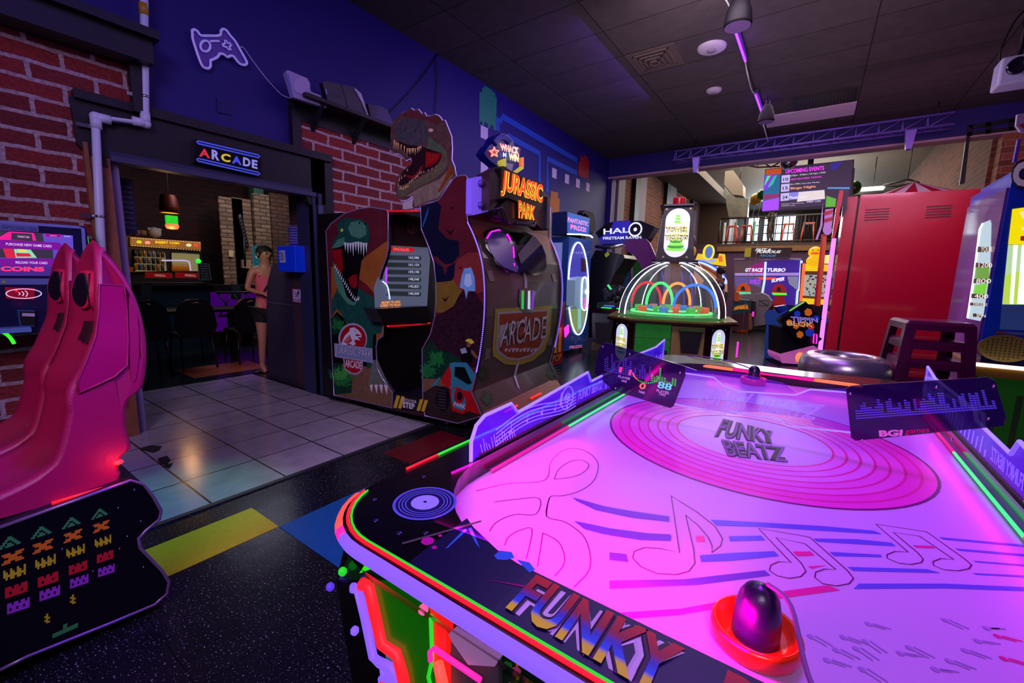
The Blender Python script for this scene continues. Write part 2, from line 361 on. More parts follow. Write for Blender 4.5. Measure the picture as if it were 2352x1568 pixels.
b = MB(); b.box((WX-.02, -3, -.12), (2.6, 25, 0), m_floor); struct(b, 'floor')
b = MB(); b.box((WX-6.4, .2, -.12), (WX-.02, 6.4, -.0), m_floor); struct(b, 'floor')
b = MB()   # lighter tiled strip in front of and through the doorway
b.prism(PZ(0), [(-2.73, -2.0), (-2.73, 2.66), (-3.35, 2.60), (-4.44, 2.54), (-5.9, 2.54), (-5.9, 1.0), (-4.44, 1.0), (-4.44, -2.0)], .0, .006, m_white)
b.rect(PZ(0), -2.73, -2, -2.695, 2.66, 0, .009, mat('tile_edge_strip', (70, 72, 80), .35, .6)); struct(b, 'floor')
b = MB(); dirt = mat('black_scuff', (10, 10, 12), .8)
for q in ([(318, 1030), (345, 1022), (372, 1024), (366, 1034), (352, 1040), (336, 1036)], [(362, 1052), (384, 1046), (392, 1056), (384, 1068), (366, 1066)], [(372, 1070), (398, 1062), (390, 1076)]):
    b.pxf(PZ(.006), q, .0012, dirt)
tag(b.build('floor_stain'), 'black torn adhesive scuff on the white tiles beside the racing seats', 'stain')
for nm, q, c in (('floor', [(350, 1257), (576, 1168), (641, 1209), (395, 1322)], (190, 178, 20)), ):
    b = MB(); b.prism(PZ(0), [(-2.205, .1), (-2.205, 1.03), (-2.51, 1.03), (-2.51, .1)], 0, .002, mat('yellow_tile', c, .35, noise=.2, nscale=30)); struct(b, nm)
b = MB(); b.prism(PZ(0), [(-2.2, 1.03), (-1.59, 1.03), (-1.59, 1.64), (-2.2, 1.64)], 0, .002, mat('blue_tile', (16, 92, 150), .35, noise=.3, nscale=25)); struct(b, 'floor')
b = MB(); b.prism(PZ(0), [(-2.55, 1.98), (-2.25, 1.98), (-2.25, 2.6), (-2.55, 2.6)], 0, .002, mat('red_tile', (96, 14, 24), .35, noise=.3, nscale=25)); struct(b, 'floor')
b = MB(); b.prism(PZ(0), [(-6.9, 2.0), (-6.2, 2.0), (-6.2, 2.9), (-6.9, 2.9)], 0, .003, mat('orange_tile', (150, 84, 36), .35, noise=.3, nscale=25)); struct(b, 'floor')
b = MB(); b.box((WX-.02, -3, CZ), (2.9, BY+.25, CZ+.12), m_ctile); struct(b, 'ceiling')

# left wall with the doorway (y 1.0 .. 2.56, z 0 .. 2.16)
DY0, DY1, DZ = 1.0, 2.56, 2.16
b = MB()
b.box((WX-.18, -3, 0), (WX, DY0, CZ), m_blue); b.box((WX-.18, DY0, DZ), (WX, DY1, CZ), m_blue); b.box((WX-.18, DY1, 0), (WX, BY+.25, CZ), m_blue)
struct(b, 'wall_left')
b = MB(); b.prism(W, [(-3, 0), (.86, 0), (.86, 2.5), (1.16, 2.5), (1.16, 2.84), (-3, 2.84)], .0, .05, m_brick); struct(b, 'wall_left')
b = MB(); b.prism(W, [(2.79, 0), (4.6, 0), (4.6, 2.86), (2.49, 2.84), (2.49, 2.56), (2.79, 2.56)], .0, .05, m_brick); struct(b, 'wall_left')
# black painted timber surround, header and posts
b = MB()
b.pxp(W, [(160, 220), (296, 258), (340, 262), (657, 345), (745, 365), (748, 470), (712, 470), (701, 445), (243, 360), (248, 385), (192, 345), (178, 330)], .0, .09, DARK)
b.rect(W, .84, 2.50, 1.22, 2.56, 0, .13, DARK); b.rect(W, 1.2, 2.50, 2.79, 2.57, 0, .12, DARK); b.rect(W, 2.56, -0, 2.80, 2.5, 0, .09, DARK)
b.rect(W, 1.0, DZ-.04, 2.6, DZ, 0, .11, mat('blue_grey_trim', (60, 62, 92), .4))
struct(b, 'trim_1')
b = MB(); b.rect(W, .86, 0, 1.0, 2.22, 0, .08, mat('bare_pine_wood', (134, 78, 52), .6, noise=.4, nscale=14)); b.rect(W, .86, 0, .885, 2.22, .08, .1, mat('bare_pine_wood')); struct(b, 'trim_2')
b = MB(); b.rect(W, 1.16, 2.5, 1.27, 2.84, 0, .1, DARK); b.rect(W, -3, 2.84, 1.27, 3.0, 0, .26, DARK); b.rect(W, -3, 3.0, 1.3, 3.06, 0, .32, DARK); b.rect(W, 1.15, 2.5, 1.25, 3.0, .1, .16, DARK); struct(b, 'trim_3')
b = MB(); b.rect(W, 2.40, 2.57, 2.49, 3.02, 0, .07, DARK); b.rect(W, 2.49, 2.84, 4.6, 3.02, 0, .06, DARK); struct(b, 'trim_4')
# door jambs through the wall, right one in grey painted metal
b = MB(); b.box((WX-.2, DY0-.0, 0), (WX+.02, DY0+.06, DZ), mat('lilac_jamb', (120, 104, 150), .5)); struct(b, 'door_1_jamb')
mj = mat('grey_blue_metal', (52, 56, 92), .4, .3, noise=.2)
b = MB()
for u0, u1, w0, w1 in ((2.548, 2.56, -.2, .02), (2.56, 2.59, 0, .1), (2.62, 2.66, 0, .105)): b.rect(W, u0, 0, u1, DZ, w0, w1, mj)
for z in (.3, 1.0, 1.45, 1.95): b.rect(W, 2.615, z, 2.665, z+.09, .1, .112, mat('worn_plate', (96, 100, 140), .35, .5))
struct(b, 'door_1_jamb')
b = MB(); b.rect(W, 1.0, DZ, 2.56, DZ+.03, -.2, .1, mj); struct(b, 'door_1_head')

# header wall at the far end of the room and its pale reveal
b = MB(); b.box((WX, BY, 3.83), (3.4, BY+.25, CZ), m_blue); struct(b, 'wall_back')
b = MB(); b.box((WX, BY-.02, 3.79), (3.4, BY+.27, 3.83), mat('pale_reveal', (176, 140, 160), .5)); struct(b, 'trim_5')
b = MB(); b.box((WX, BY, 0), (WX+.1, BY+.25, 3.8), m_blue); struct(b, 'wall_back_return')
# right side: wall only beyond the header, brick
b = MB(); b.box((2.15, BY+.3, 0), (2.35, 25, 5.0), m_brick2); struct(b, 'wall_right')
b = MB(); b.box((2.2, BY, 0), (6.0, BY+.25, 3.8), m_brick2y); b.box((2.9, -3, 0), (3.1, BY, CZ), m_purp); struct(b, 'wall_right')
b = MB(); b.box((WX-.18, BY+.25, 0), (WX, 25, 5.0), m_brick2); struct(b, 'wall_hall')
b = MB(); b.box((WX, 24.8, 0), (2.2, 25, 5.0), mat('hall_back_paint', (66, 54, 50), .7)); struct(b, 'wall_far')
b = MB(); b.box((WX-.1, BY+.25, 4.9), (2.4, 25, 5.02), mat('grey_hall_ceiling', (120, 110, 98), .7, noise=.2)); struct(b, 'ceiling_hall')
m_gpil = mat('grey_pilaster', (110, 92, 110), .6)
for y0, y1, mm in ((10.75, 11.2, m_gpil), (12.0, 12.35, BLACK), (12.35, 12.9, m_gpil), (15.0, 15.35, BLACK), (15.35, 16.1, m_gpil), (18.6, 19.0, BLACK), (19.0, 19.8, m_gpil)):
    b = MB(); b.box((WX, y0, 0), (WX+.12, y1, 4.9), mm); struct(b, 'wall_pilaster')
b = MB(); b.box((WX, 20.2, 2.2), (-3.2, 24.8, 4.9), mat('brown_soffit', (66, 48, 38), .7)); b.box((-4.4, 13.6, 4.55), (-3.2, 20.2, 4.9), mat('tan_beam', (70, 54, 42), .7)); struct(b, 'ceiling_soffit')
# mezzanine floor edge, purple wall below it
m_wood = mat('pine_board', (120, 84, 46), .55, noise=.25, nscale=10)
b = MB(); b.box((WX, 18.2, 2.62), (2.15, 24.8, 2.78), mat('mezzanine_slab', (60, 44, 40), .7)); struct(b, 'floor_mezzanine')
b = MB(); b.box((-3.2, 18.12, 2.5), (2.15, 18.2, 2.68), m_wood); struct(b, 'trim_6')
b = MB(); b.box((WX, 18.2, 0), (2.15, 18.35, 2.62), mat('hall_purple_paint', (78, 48, 84), .7)); struct(b, 'wall_mezzanine')
# windows at the back of the mezzanine
for i, (x0, x1) in enumerate(((-3.05, -2.55), (-2.35, -1.05))):
    t = thing('window_%d' % (i+1), None, None, ((x0+x1)/2, 24.75, 3.1)); tag(t, kind='structure')
    b = MB(); b.box((x0, 24.70, 3.35), (x1, 24.74, 4.55), glow('daylight_pane', (215, 240, 255), 3.2)); b.build('pane', t)
    b = MB(); n = max(2, int((x1-x0)/.22))
    for k in range(n+1): x = x0+(x1-x0)*k/n; b.box((x-.02, 24.64, 3.35), (x+.02, 24.70, 4.55), BLACK)
    for z in (3.35, 3.75, 4.15, 4.55): b.box((x0, 24.64, z-.02), (x1, 24.70, z+.02), BLACK)
    b.build('window_frame', t)

# painted mural on the left wall: maze lines, squares and plain colour blocks
mz = mat('mural_blue', (22, 74, 190), .6)
b = MB()
for q in ([(1143, 274), (1154, 268), (1322, 372), (1322, 382), (1322, 394), (1255, 362), (1255, 436), (1261, 436), (1261, 372), (1324, 402), (1330, 396), (1330, 364), (1160, 262), (1143, 268)],):
    b.ribbon(W, [W.uv(*p) for p in [(1143, 300), (1143, 272), (1150, 280), (1154, 268), (1325, 368), (1325, 398), (1257, 364), (1257, 440)]], .10, .004, mz)
    b.ribbon(W, [W.uv(*p) for p in [(1165, 312), (1239, 352), (1239, 425)]], .10, .004, mz)
o = b.build('maze_line_mural'); tag(o, 'blue maze lines painted on the purple left wall', 'mural')
for i, p in enumerate([(1112, 305), (1112, 388), (1273, 398), (1302, 411), (1327, 421), (1350, 430)]):
    u, v = W.uv(*p); b = MB(); s = .09; b.flat(W, [(u-s, v-s), (u+s, v-s), (u+s, v+s), (u-s, v+s)], .004, mat('mural_white', (196, 180, 220), .6))
    tag(b.build('painted_square'), ['upper white square painted below the green block on the wall', 'lower white square painted behind the dark marquee bracket', 'white square painted on the wall, first of the slanting row of four', 'white square painted on the wall, second of the slanting row of four', 'white square painted below the red block, third of four in the row', 'white square painted on the wall, last and rightmost of the row of four'][i], 'painted square', 'white squares painted on the wall')
for nm, px, c, lab in (('green', [(1101, 210), (1107, 200), (1112, 196), (1130, 210), (1137, 222), (1139, 300), (1133, 290), (1126, 296), (1120, 284), (1112, 290), (1107, 280), (1102, 284)], (30, 130, 104), 'green painted pixel block high on the wall beside the maze lines'),
                       ('red', [(1329, 370), (1333, 358), (1340, 355), (1349, 368), (1351, 412), (1340, 408), (1329, 400)], (150, 16, 30), 'dark red painted pixel block at the end of the maze lines'),
                       ('orange', [(1261, 455), (1265, 438), (1276, 440), (1281, 455), (1283, 512), (1274, 502), (1266, 508), (1262, 495)], (176, 104, 30), 'orange painted pixel block above the blue prize cabinet')):
    b = MB(); q = []
    pts = [W.uv(*p) for p in px]
    for i, p in enumerate(pts): q.append(p); n = pts[(i+1) % len(pts)]; q.append((n[0], p[1]))
    b.flat(W, q, .004, mat('mural_'+nm, c, .6)); tag(b.build('painted_block'), lab, 'mural')

# ---- bar room behind the doorway
bx = -10.6
m_dim = mat('bar_black_paint', (10, 10, 12), .7)
b = MB(); b.box((bx-.1, .2, 0), (bx, 6.4, 3.6), brick_mat('bar_brick', (86, 40, 34), (60, 28, 26), (70, 56, 52), bw=.3, bh=.1)); struct(b, 'wall_bar_back')
b = MB(); b.box((bx, 6.3, 0), (WX-.18, 6.4, 3.6), m_dim); b.box((bx, .2, 0), (WX-.18, .3, 3.6), m_dim); struct(b, 'wall_bar_side')
b = MB(); b.box((bx, .2, 3.6), (WX-.18, 6.4, 3.7), m_dim); struct(b, 'ceiling_bar')
m_cream = brick_mat('cream_brick', (150, 124, 96), (112, 88, 66), (86, 66, 50), bw=.22, bh=.075)
m_cream_y = brick_mat('cream_brick_face', (150, 124, 96), (112, 88, 66), (86, 66, 50), wall='y', bw=.22, bh=.075)
m_green = mat('green_pipe', (20, 70, 52), .5)
b = MB(); b.box((-9.6, 3.72, 0), (-9.0, 4.05, 2.68), m_cream_y); b.box((-9.02, 3.5, 0), (-9.0, 3.9, 2.66), m_cream); struct(b, 'wall_column_cream')
b = MB(); b.box((-9.2, 4.12, 0), (-9.0, 4.3, 3.4), m_green); struct(b, 'wall_green_pillar')
b = MB(); b.box((-8.99, 4.06, 0), (-8.9, 4.35, 2.8), m_cream); b.box((-8.99, 4.38, 0), (-8.92, 4.78, 2.86), brick_mat('brown_brick', (110, 74, 52), (80, 54, 40), (60, 44, 38), bw=.22, bh=.075)); struct(b, 'wall_column_brick')
b = MB(); b.box((-4.91, 2.61, 0), (WX-.18, 2.7, 2.3), mat('brown_panel_wall', (66, 44, 54), .6, noise=.2)); struct(b, 'wall_passage')
# ================================================================ AIR HOCKEY TABLE
FX0, FX1, FY0, FY1 = -.69, .44, .565, 2.76      # play field
OX0, OX1, OY0, OY1 = -.80, .55, .43, 2.97      # outer rail
FZ, RZ = .80, .86
def rloop(x0, x1, y0, y1, r, dent, n=10, e=14, dn=0.0):
    pts = []
    for cx, cy, a in ((x0+r, y0+r, PI), (x1-r, y0+r, 1.5*PI), (x1-r, y1-r, 0), (x0+r, y1-r, .5*PI)):
        for k in range(n+1): t = a+.5*PI*k/n; pts.append((cx+r*math.cos(t), cy+r*math.sin(t)))
        p = pts[-1]
        nx = {PI: (x1-r, y0), 1.5*PI: (x1, y1-r), 0: (x0+r, y1), .5*PI: (x0, y0+r)}[a]
        for k in range(1, e):
            t = k/e; x, y = p[0]*(1-t)+nx[0]*t, p[1]*(1-t)+nx[1]*t; d = dent*math.sin(PI*t)
            if a == PI: y += d*dn
            elif a == 0: y -= d
            pts.append((x, y))
    return pts
L_in = rloop(FX0, FX1, FY0, FY1, .30, .02); L_out = rloop(OX0, OX1, OY0, OY1, .17, .05)
L_mid = rloop(FX0-.015, FX1+.015, FY0-.015, FY1+.015, .31, .02)
T = thing('air_hockey_table', 'large air hockey table with glowing magenta playfield and purple acrylic walls', 'air hockey table', (-.12, 1.7, 0))
def loopband(mb, A, za, B, zb, m, sm=False):
    n = len(A); vs = [(x, y, za) for x, y in A]+[(x, y, zb) for x, y in B]
    mb.add(vs, [[i, (i+1) % n, n+(i+1) % n, n+i] for i in range(n)], m, sm)
m_field = mat('playfield_lilac', (208, 164, 228), .22, spec=.12)  # white field, violet light tinted into its base colour
m_rail = mat('rail_black_gloss', (6, 6, 9), .2, coat=.15)
b = MB(); b.poly([(x, y, FZ) for x, y in L_mid], m_field)
# printed record, staff and notes on the playfield
f = PZ(FZ); cmag = mat('print_magenta', (226, 40, 150), .2); cband = mat('print_pink', (240, 150, 225), .2); cpur = mat('print_violet', (110, 60, 190), .2); cpl = mat('print_plum', (120, 20, 110), .2); cblu = mat('print_blue', (104, 92, 214), .2)
RCX, RCY = -.135, 1.71
R = [.49, .455, .42, .385, .35, .315, .28, .245]
for i in range(len(R)-1): b.ring(f, RCX, RCY, R[i+1], R[i], .0006, [mat('print_hot', (238, 60, 190), .2), mat('print_hot2', (236, 90, 205), .2), mat('print_hot3', (230, 120, 220), .2)][min(i//2, 2)])
for i, r in enumerate(R): b.ring(f, RCX, RCY, r-.004, r+.003, .0009, cmag if i else cpl)
b.ring(f, RCX, RCY, .489, .4935, .0011, cpl)
gz = zz(1400, 1100, 2.4706, [(0, 0)])
def fz(pts): return zz(1400, 1100, 2.4706, pts)
for q, m in (([(0, 160), (150, 185), (340, 212), (338, 242), (150, 215), (0, 190)], cpur), ([(0, 283), (200, 312), (352, 320), (348, 350), (180, 345), (0, 318)], cpur), ([(0, 415), (95, 425), (108, 470), (0, 458)], cpur),
             ([(575, 230), (860, 245), (1200, 265), (1500, 292), (1548, 312), (1200, 292), (860, 270), (610, 262)], cblu), ([(488, 324), (535, 322), (545, 356), (495, 354)], cmag), ([(676, 324), (860, 320), (885, 346), (684, 352)], cblu),
             ([(512, 432), (700, 418), (935, 408), (962, 436), (700, 462), (520, 470)], cblu), ([(0, 575), (420, 568), (880, 516), (914, 546), (500, 600), (0, 622)], cpur), ([(0, 760), (400, 735), (840, 655), (1240, 600), (1310, 630), (900, 685), (400, 770), (0, 800)], cmag),
             ([(1156, 336), (1400, 340), (1600, 360), (1626, 380), (1400, 368), (1180, 354)], cblu), ([(1040, 410), (1140, 410), (1165, 434), (1066, 436)], cmag), ([(1250, 412), (1540, 428), (1546, 442), (1275, 436)], cblu), ([(1125, 494), (1235, 488), (1150, 508)], cmag),
             ([(1350, 497), (1800, 510), (1880, 532), (1385, 520)], cblu), ([(1415, 592), (1900, 592), (2352, 612), (2352, 634), (1900, 618), (1385, 622)], cblu), ([(1870, 328), (2352, 372), (2352, 382), (1895, 342)], cblu), ([(1960, 392), (2352, 425), (2352, 436), (1990, 406)], cblu),
             ([(2060, 462), (2352, 484), (2352, 492), (2090, 472)], cblu), ([(2060, 532), (2352, 546), (2352, 556), (2080, 541)], cblu), ([(1722, 374), (1830, 378), (1850, 392), (1740, 388)], cmag)):
    b.pxf(f, fz(q), .0009, m)
b.pxf(f, zz(740, 1080, 2.94, [(1690, 182), (1900, 240), (2150, 290), (2340, 312), (2345, 346), (2100, 320), (1850, 268), (1720, 206)]), .0007, cpur)
b.pxf(f, zz(740, 1080, 2.94, [(1700, 340), (1950, 392), (2200, 425), (2352, 432), (2352, 470), (2150, 462), (1900, 430), (1770, 395)]), .0007, cpur)
for q in ([(350, 95), (398, 420), (290, 396), (200, 390), (140, 412), (132, 450), (180, 500), (270, 538), (380, 544), (450, 525), (485, 480), (478, 400), (432, 205), (500, 260), (560, 330), (582, 380), (580, 418), (630, 380), (642, 340), (600, 270), (500, 190), (420, 140)],
          [(845, 280), (1030, 475), (960, 470), (915, 490), (908, 520), (950, 550), (1020, 565), (1085, 555), (1115, 525), (1090, 480), (945, 333), (1110, 368), (1285, 515), (1220, 512), (1170, 530), (1165, 560), (1210, 595), (1290, 608), (1360, 595), (1385, 565), (1350, 520), (1135, 330)],
          [(1510, 256), (1695, 415), (1620, 412), (1575, 430), (1575, 450), (1640, 478), (1710, 486), (1770, 475), (1780, 455), (1750, 420), (1610, 303), (1760, 325), (1955, 458), (1880, 452), (1835, 470), (1840, 492), (1900, 516), (1980, 522), (2040, 510), (2055, 488), (2010, 450), (1800, 300)]):
    b.ribbon(f, [f.uv(*p) for p in fz(q)], .0024, .0010, cpl, closed=True)
# large treble clef outline at the left end
tc = lambda pts: zz(1040, 760, 3.563, pts)
b.ribbon(f, smooth_open([f.uv(*p) for p in tc([(190, 1310), (450, 1250), (752, 1222), (800, 1080), (880, 990), (980, 960), (1090, 985), (1170, 1050), (1190, 1120), (1150, 1230), (1040, 1310), (900, 1350), (795, 1362), (765, 1520)])], 5), .0024, .001, cpl)
b.ribbon(f, smooth_open([f.uv(*p) for p in tc([(830, 1215), (870, 1130), (960, 1070), (1050, 1058), (1110, 1090), (1090, 1140), (1000, 1190), (830, 1215)])], 5), .0024, .001, cpl)
t2 = lambda pts: zz(740, 1080, 2.94, pts)
for q in ([(1160, 215), (1300, 198), (1465, 190), (1445, 296), (1300, 300), (1180, 350), (1130, 415)], [(1535, 185), (1515, 310), (1640, 350), (1760, 440), (1808, 560), (1800, 680), (1700, 790)], [(1232, 510), (1260, 450), (1340, 405), (1418, 402), (1378, 600)], [(1490, 425), (1455, 650)], [(1490, 425), (1590, 480), (1632, 560), (1630, 640), (1570, 715)]):
    b.ribbon(f, smooth_open([f.uv(*p) for p in t2(q)], 4), .0024, .001, cpl)
# small faded printed symbols at the right
rnd = random.Random(3)
for (x, y) in [(1190, 925), (1380, 920), (1340, 1000), (1290, 1050), (1520, 840), (1450, 1000), (1500, 960), (1700, 1000), (1760, 990), (1960, 830), (2180, 850), (2080, 1000), (2140, 930), (1990, 1060), (2260, 910), (1490, 1120), (2300, 1040), (1900, 1090)]:
    u, v = f.uv(*fz([(x, y)])[0]); a = rnd.uniform(-.6, .6)
    m = cmag if x > 2240 else mat('print_faint_violet', (170, 130, 205), .2)
    for k in range(2): b.ribbon(f, [(u-.014*math.cos(a)+.008*k, v-.014*math.sin(a)+.006*k), (u+.010*math.cos(a)+.008*k, v+.010*math.sin(a)+.006*k)], .003, .001, m)
    b.disc(f, u-.012*math.cos(a), v-.012*math.sin(a), .005, .0012, m, 8)
for s_, q_ in (('FUNKY', [(1652, 958), (1775, 990), (1800, 1022), (1640, 1002)]), ('BEATZ', [(1642, 1006), (1803, 1026), (1824, 1062), (1672, 1046)])):
    b.text(f, s_, q_, .002, mat('print_logo_dark', (34, 2, 50), .4), tube=.07, shear=.4); b.text(f, s_, q_, .003, mat('print_logo', (130, 16, 150), .4), shear=.4)
b.build('playfield', T)
# rail
b = MB(); loopband(b, L_out, RZ, L_in, RZ, m_rail); loopband(b, L_in, RZ, L_mid, FZ-.01, m_rail); loopband(b, rloop(OX0, OX1, OY0, OY1, .17, .05), RZ-.028, L_out, RZ, m_rail)
loopband(b, rloop(OX0+.04, OX1-.04, OY0+.04, OY1-.04, .15, .05), RZ-.11, rloop(OX0+.005, OX1-.005, OY0+.005, OY1-.005, .17, .05), RZ-.05, m_rail)
b.build('rail', T)
# navy printed end rail with lettering
r = PZ(RZ); m_navy = ramp_mat('end_print_navy', 0, [(-.6, (14, 12, 60)), (-.2, (10, 10, 66)), (.5, (8, 8, 50))], .3, coat=.1)
b = MB(); b.flat(r, [(-.52, .447), (.32, .447), (.32, .562), (-.36, .562), (-.42, .572), (-.50, .600), (-.53, .616)], .0012, m_navy)
b.ribbon(r, [r.uv(*p) for p in t2([(540, 500), (1075, 348)])], .006, .002, mat('aluminium_seam', (150, 130, 140), .35, .8))
lil = mat('lettering_outline', (190, 160, 205), .3, em=(150, 110, 180), es=.3); gr = ramp_mat('lettering_gradient', 1, [(.455, (240, 230, 10)), (.480, (230, 220, 20)), (.488, (30, 90, 230)), (.505, (50, 50, 180)), (.520, (150, 10, 50)), (.56, (200, 24, 24))], .25)  # slight emission added to the outline, little light falls on it
qf = [(-.345, .556), (-.090, .553), (-.072, .462), (-.325, .466)]; qb = [(-.060, .553), (.205, .553), (.225, .462), (-.042, .462)]
for s, q in (('FUNKY', qf), ('BEATZ', qb)):
    b.text(r, s, q, .0012, lil, tube=.13, px=False, shear=.35); b.text(r, s, q, .0026, mat('lettering_shadow', (40, 14, 50), .3), tube=.07, px=False, shear=.35); b.text(r, s, q, .0044, gr, bold=.03, px=False, shear=.35)
sp = mat('print_splash_blue', (60, 110, 220), .25)
for q in ([(830, 530), (960, 395), (985, 400), (850, 520)], [(985, 390), (1010, 385), (1065, 525), (1035, 490)], [(1160, 575), (1200, 540), (1280, 550), (1300, 590), (1240, 605), (1180, 600)], [(1310, 600), (1400, 620), (1440, 670), (1400, 690), (1370, 660)]): b.pxf(r, t2(q), .0018, sp)
for q in ([(1100, 735), (1430, 785), (1420, 800)],): b.pxf(r, t2(q), .0018, mat('print_streak', (150, 20, 110), .25))
for x, y, rr in ((712, 482, .012), (757, 525, .005), (797, 446, .004)): u, v = r.uv(*t2([(x, y)])[0]); b.disc(r, u, v, rr, .0018, mat('print_dot', (200, 20, 160), .25))
b.build('end_decal', T)
# vinyl shaped cup rests on the four rail corners
def cup(x, y):
    b = MB(); m1 = mat('vinyl_dark', (20, 18, 60), .2, em=(30, 20, 120), es=.25); m2 = mat('vinyl_violet', (80, 70, 190), .2, em=(90, 80, 220), es=.5); m3 = mat('vinyl_centre', (120, 100, 230), .2, em=(120, 100, 240), es=.8)
    b.disc(r, x, y, .068, .002, m1, 40); b.ring(r, x, y, .065, .068, .003, m2)
    for q in (.062, .054, .047, .04): b.ring(r, x, y, q, q+.0022, .003, m2)
    b.disc(r, x, y, .03, .0035, m3, 32); b.disc(r, x, y, .004, .0045, BLACK, 12); b.build('vinyl_disc', T)
cup(-.64, .605); cup(.39, .605)
# bolts
for x, y in ((-.735, .69), (-.74, .55), (-.60, .50), (-.67, .50), (-.56, .53)):
    b = MB(); b.sphere((x, y, RZ), .006, mat('bolt_violet', (70, 60, 120), .2, .8), 10, sz=.5); b.build('bolt', T)
# LED bands
def seg(a, b_, z, m, rad=.008, off=.0):
    mb = MB(); n = len(L_out); idx = range(int(a*n), int(b_*n)+1); c = Vector((-.12, 1.7))
    P = []
    for i in idx:
        p = Vector(L_out[i % n]); d = (p-c).normalized(); P.append((p.x+d.x*off, p.y+d.y*off, z))
    mb.tube(P, rad, m, 8); return mb
g_or = glow('led_orange_red', (255, 70, 60), 1.6); g_la = glow('led_lavender', (135, 90, 250), 1.05); g_pk = glow('led_pink', (255, 30, 150), 1.5); g_gr = glow('led_green', (30, 220, 40), .9); g_rd = glow('led_red', (235, 20, 40), 1.2)
n = len(L_out)
seg(0.0, .022, RZ-.012, g_or, .010).build('edge_light', T); seg(.03, .083, RZ-.012, g_or, .013).build('edge_light', T); seg(.083, .09, RZ-.012, g_pk, .013).build('edge_light', T); seg(.088, .25, RZ-.012, g_la, .013).build('edge_light', T)
seg(.03, .25, RZ+.002, g_rd, .0035, -.012).build('edge_light', T); seg(.025, .25, RZ+.002, g_gr, .0022, -.019).build('edge_light', T)
b = MB(); b.tube([(OX0+.004, .69, RZ+.003), (OX0+.004, .80, RZ+.003)], .0035, g_rd); b.tube([(OX0+.004, .80, RZ+.003), (OX0+.004, 2.2, RZ+.003)], .0035, g_gr); b.build('edge_light', T)
# inner LED strips lighting the field: pink corners, green middle
gi_p = glow('inner_led_pink', (255, 20, 140), 1.1); gi_g = glow('inner_led_green', (60, 240, 130), 1.2); gi_o = glow('inner_led_orange', (255, 110, 70), 1.3)
zi = FZ+.012
for x in (FX0+.004, FX1-.004):
    for y0, y1, m in ((.90, 1.36, gi_p), (1.36, 1.95, gi_g), (1.95, 2.42, gi_p)):
        b = MB(); b.tube([(x, y0, zi), (x, y1, zi)], .0042, m); b.build('inner_light', T)
for i, (x0, x1, m) in enumerate(((-.52, -.34, gi_o), (-.34, .05, gi_p), (.05, .30, gi_o))):
    b = MB(); b.tube([(x0, FY1-.010, RZ-.012), (x1, FY1-.012, RZ-.012)], .009, m); b.build('inner_light', T)
    b = MB(); b.tube([(x0, FY0+.012, zi), (x1, FY0+.014, zi)], .005, gi_p); b.build('inner_light', T) if x0 > -.4 and x1 < .2 else None
# overhead glowing board spanning the table
by = PY(1.7)
m_tint = glass('smoked_acrylic', (24, 10, 60), .80, .08, em=(60, 0, 160), es=.05); g_edge = glow('edge_lit_violet', (150, 120, 255), 1.25); g_edge2 = glow('etched_violet', (140, 100, 255), 1.2)
m_clear = glass('violet_acrylic', (90, 30, 200), .25, .06, em=(80, 20, 255), es=.30)
m_wall = glass('violet_side_acrylic', (70, 20, 200), .62, .08, em=(60, 10, 240), es=.42)
b = MB(); q = [by.uv(*p) for p in [(1573, 841), (1600, 850), (1700, 858), (1800, 880), (1830, 905), (1862, 893), (1945, 893), (1957, 992), (1870, 975), (1860, 962), (1750, 945), (1705, 945), (1688, 952), (1548, 926)]]
b.prism(by, q, -.004, .004, m_clear); b.build('centre_panel', T)
b = MB()
for e in ([(1573, 856), (1640, 866), (1662, 885), (1700, 898), (1828, 906), (1862, 893), (1945, 900)], [(1548, 926), (1663, 951), (1677, 944), (1790, 962), (1806, 976), (1957, 992)]):
    b.tube([by.P(*by.uv(*p), .006) for p in e], .0028, g_edge)
for s, qd in (('FUNKY', [(1612, 893), (1732, 905), (1728, 944), (1602, 922)]), ('BEATZ', [(1748, 918), (1896, 930), (1880, 966), (1742, 942)])):
    b.text(by, s, qd, .006, g_edge2, tube=.022, shear=.3)
b.build('neon_lettering', T)
def board(qpx, lab=None, holes=()):
    t_ = MB(); t_.pxp(by, qpx, .01, .018, m_tint); o = t_.build('scoreboard', T); return o
sb = board([(1388, 786), (1573, 841), (1574, 862), (1547, 932), (1540, 937), (1410, 897), (1365, 858), (1376, 800)])
sr = board([(1943, 893), (1955, 886), (2268, 866), (2286, 874), (2312, 960), (2305, 978), (1965, 1012), (1955, 1005)])
blk = MB(); cg = glow('score_dot_green', (40, 200, 60), .8); cp = glow('score_dot_violet', (80, 60, 230), .5)
rr = random.Random(5)
for s_, qd, cols, mm in ((sb, [(1392, 800), (1560, 850), (1556, 885), (1392, 850)], 30, [cp, cp, cg]), (sr, [(1960, 905), (2270, 885), (2285, 935), (1965, 960)], 44, [cp])):
    mb = MB(); q = [by.uv(*p) for p in qd]
    for i in range(cols):
        h = rr.randint(2, 9)
        for j in range(h):
            a = (i+.5)/cols; c = 1-(j+.5)/10
            u = (q[0][0]*(1-a)+q[1][0]*a)*(1-c)+(q[3][0]*(1-a)+q[2][0]*a)*c; v = (q[0][1]*(1-a)+q[1][1]*a)*(1-c)+(q[3][1]*(1-a)+q[2][1]*a)*c
            k = .0032; mb.flat(by, [(u-k, v-k*.6), (u+k, v-k*.6), (u+k, v+k*.6), (u-k, v+k*.6)], .0195, mm[min(len(mm)-1, int(a*len(mm)))])
    mb.build('level_meter', s_)
mb = MB(); g_r = glow('digit_red', (255, 70, 60), 2.2); g_c = glow('digit_cyan', (90, 200, 220), 1.0); g_w = mat('score_text', (170, 140, 190), .5, em=(150, 120, 190), es=.5)
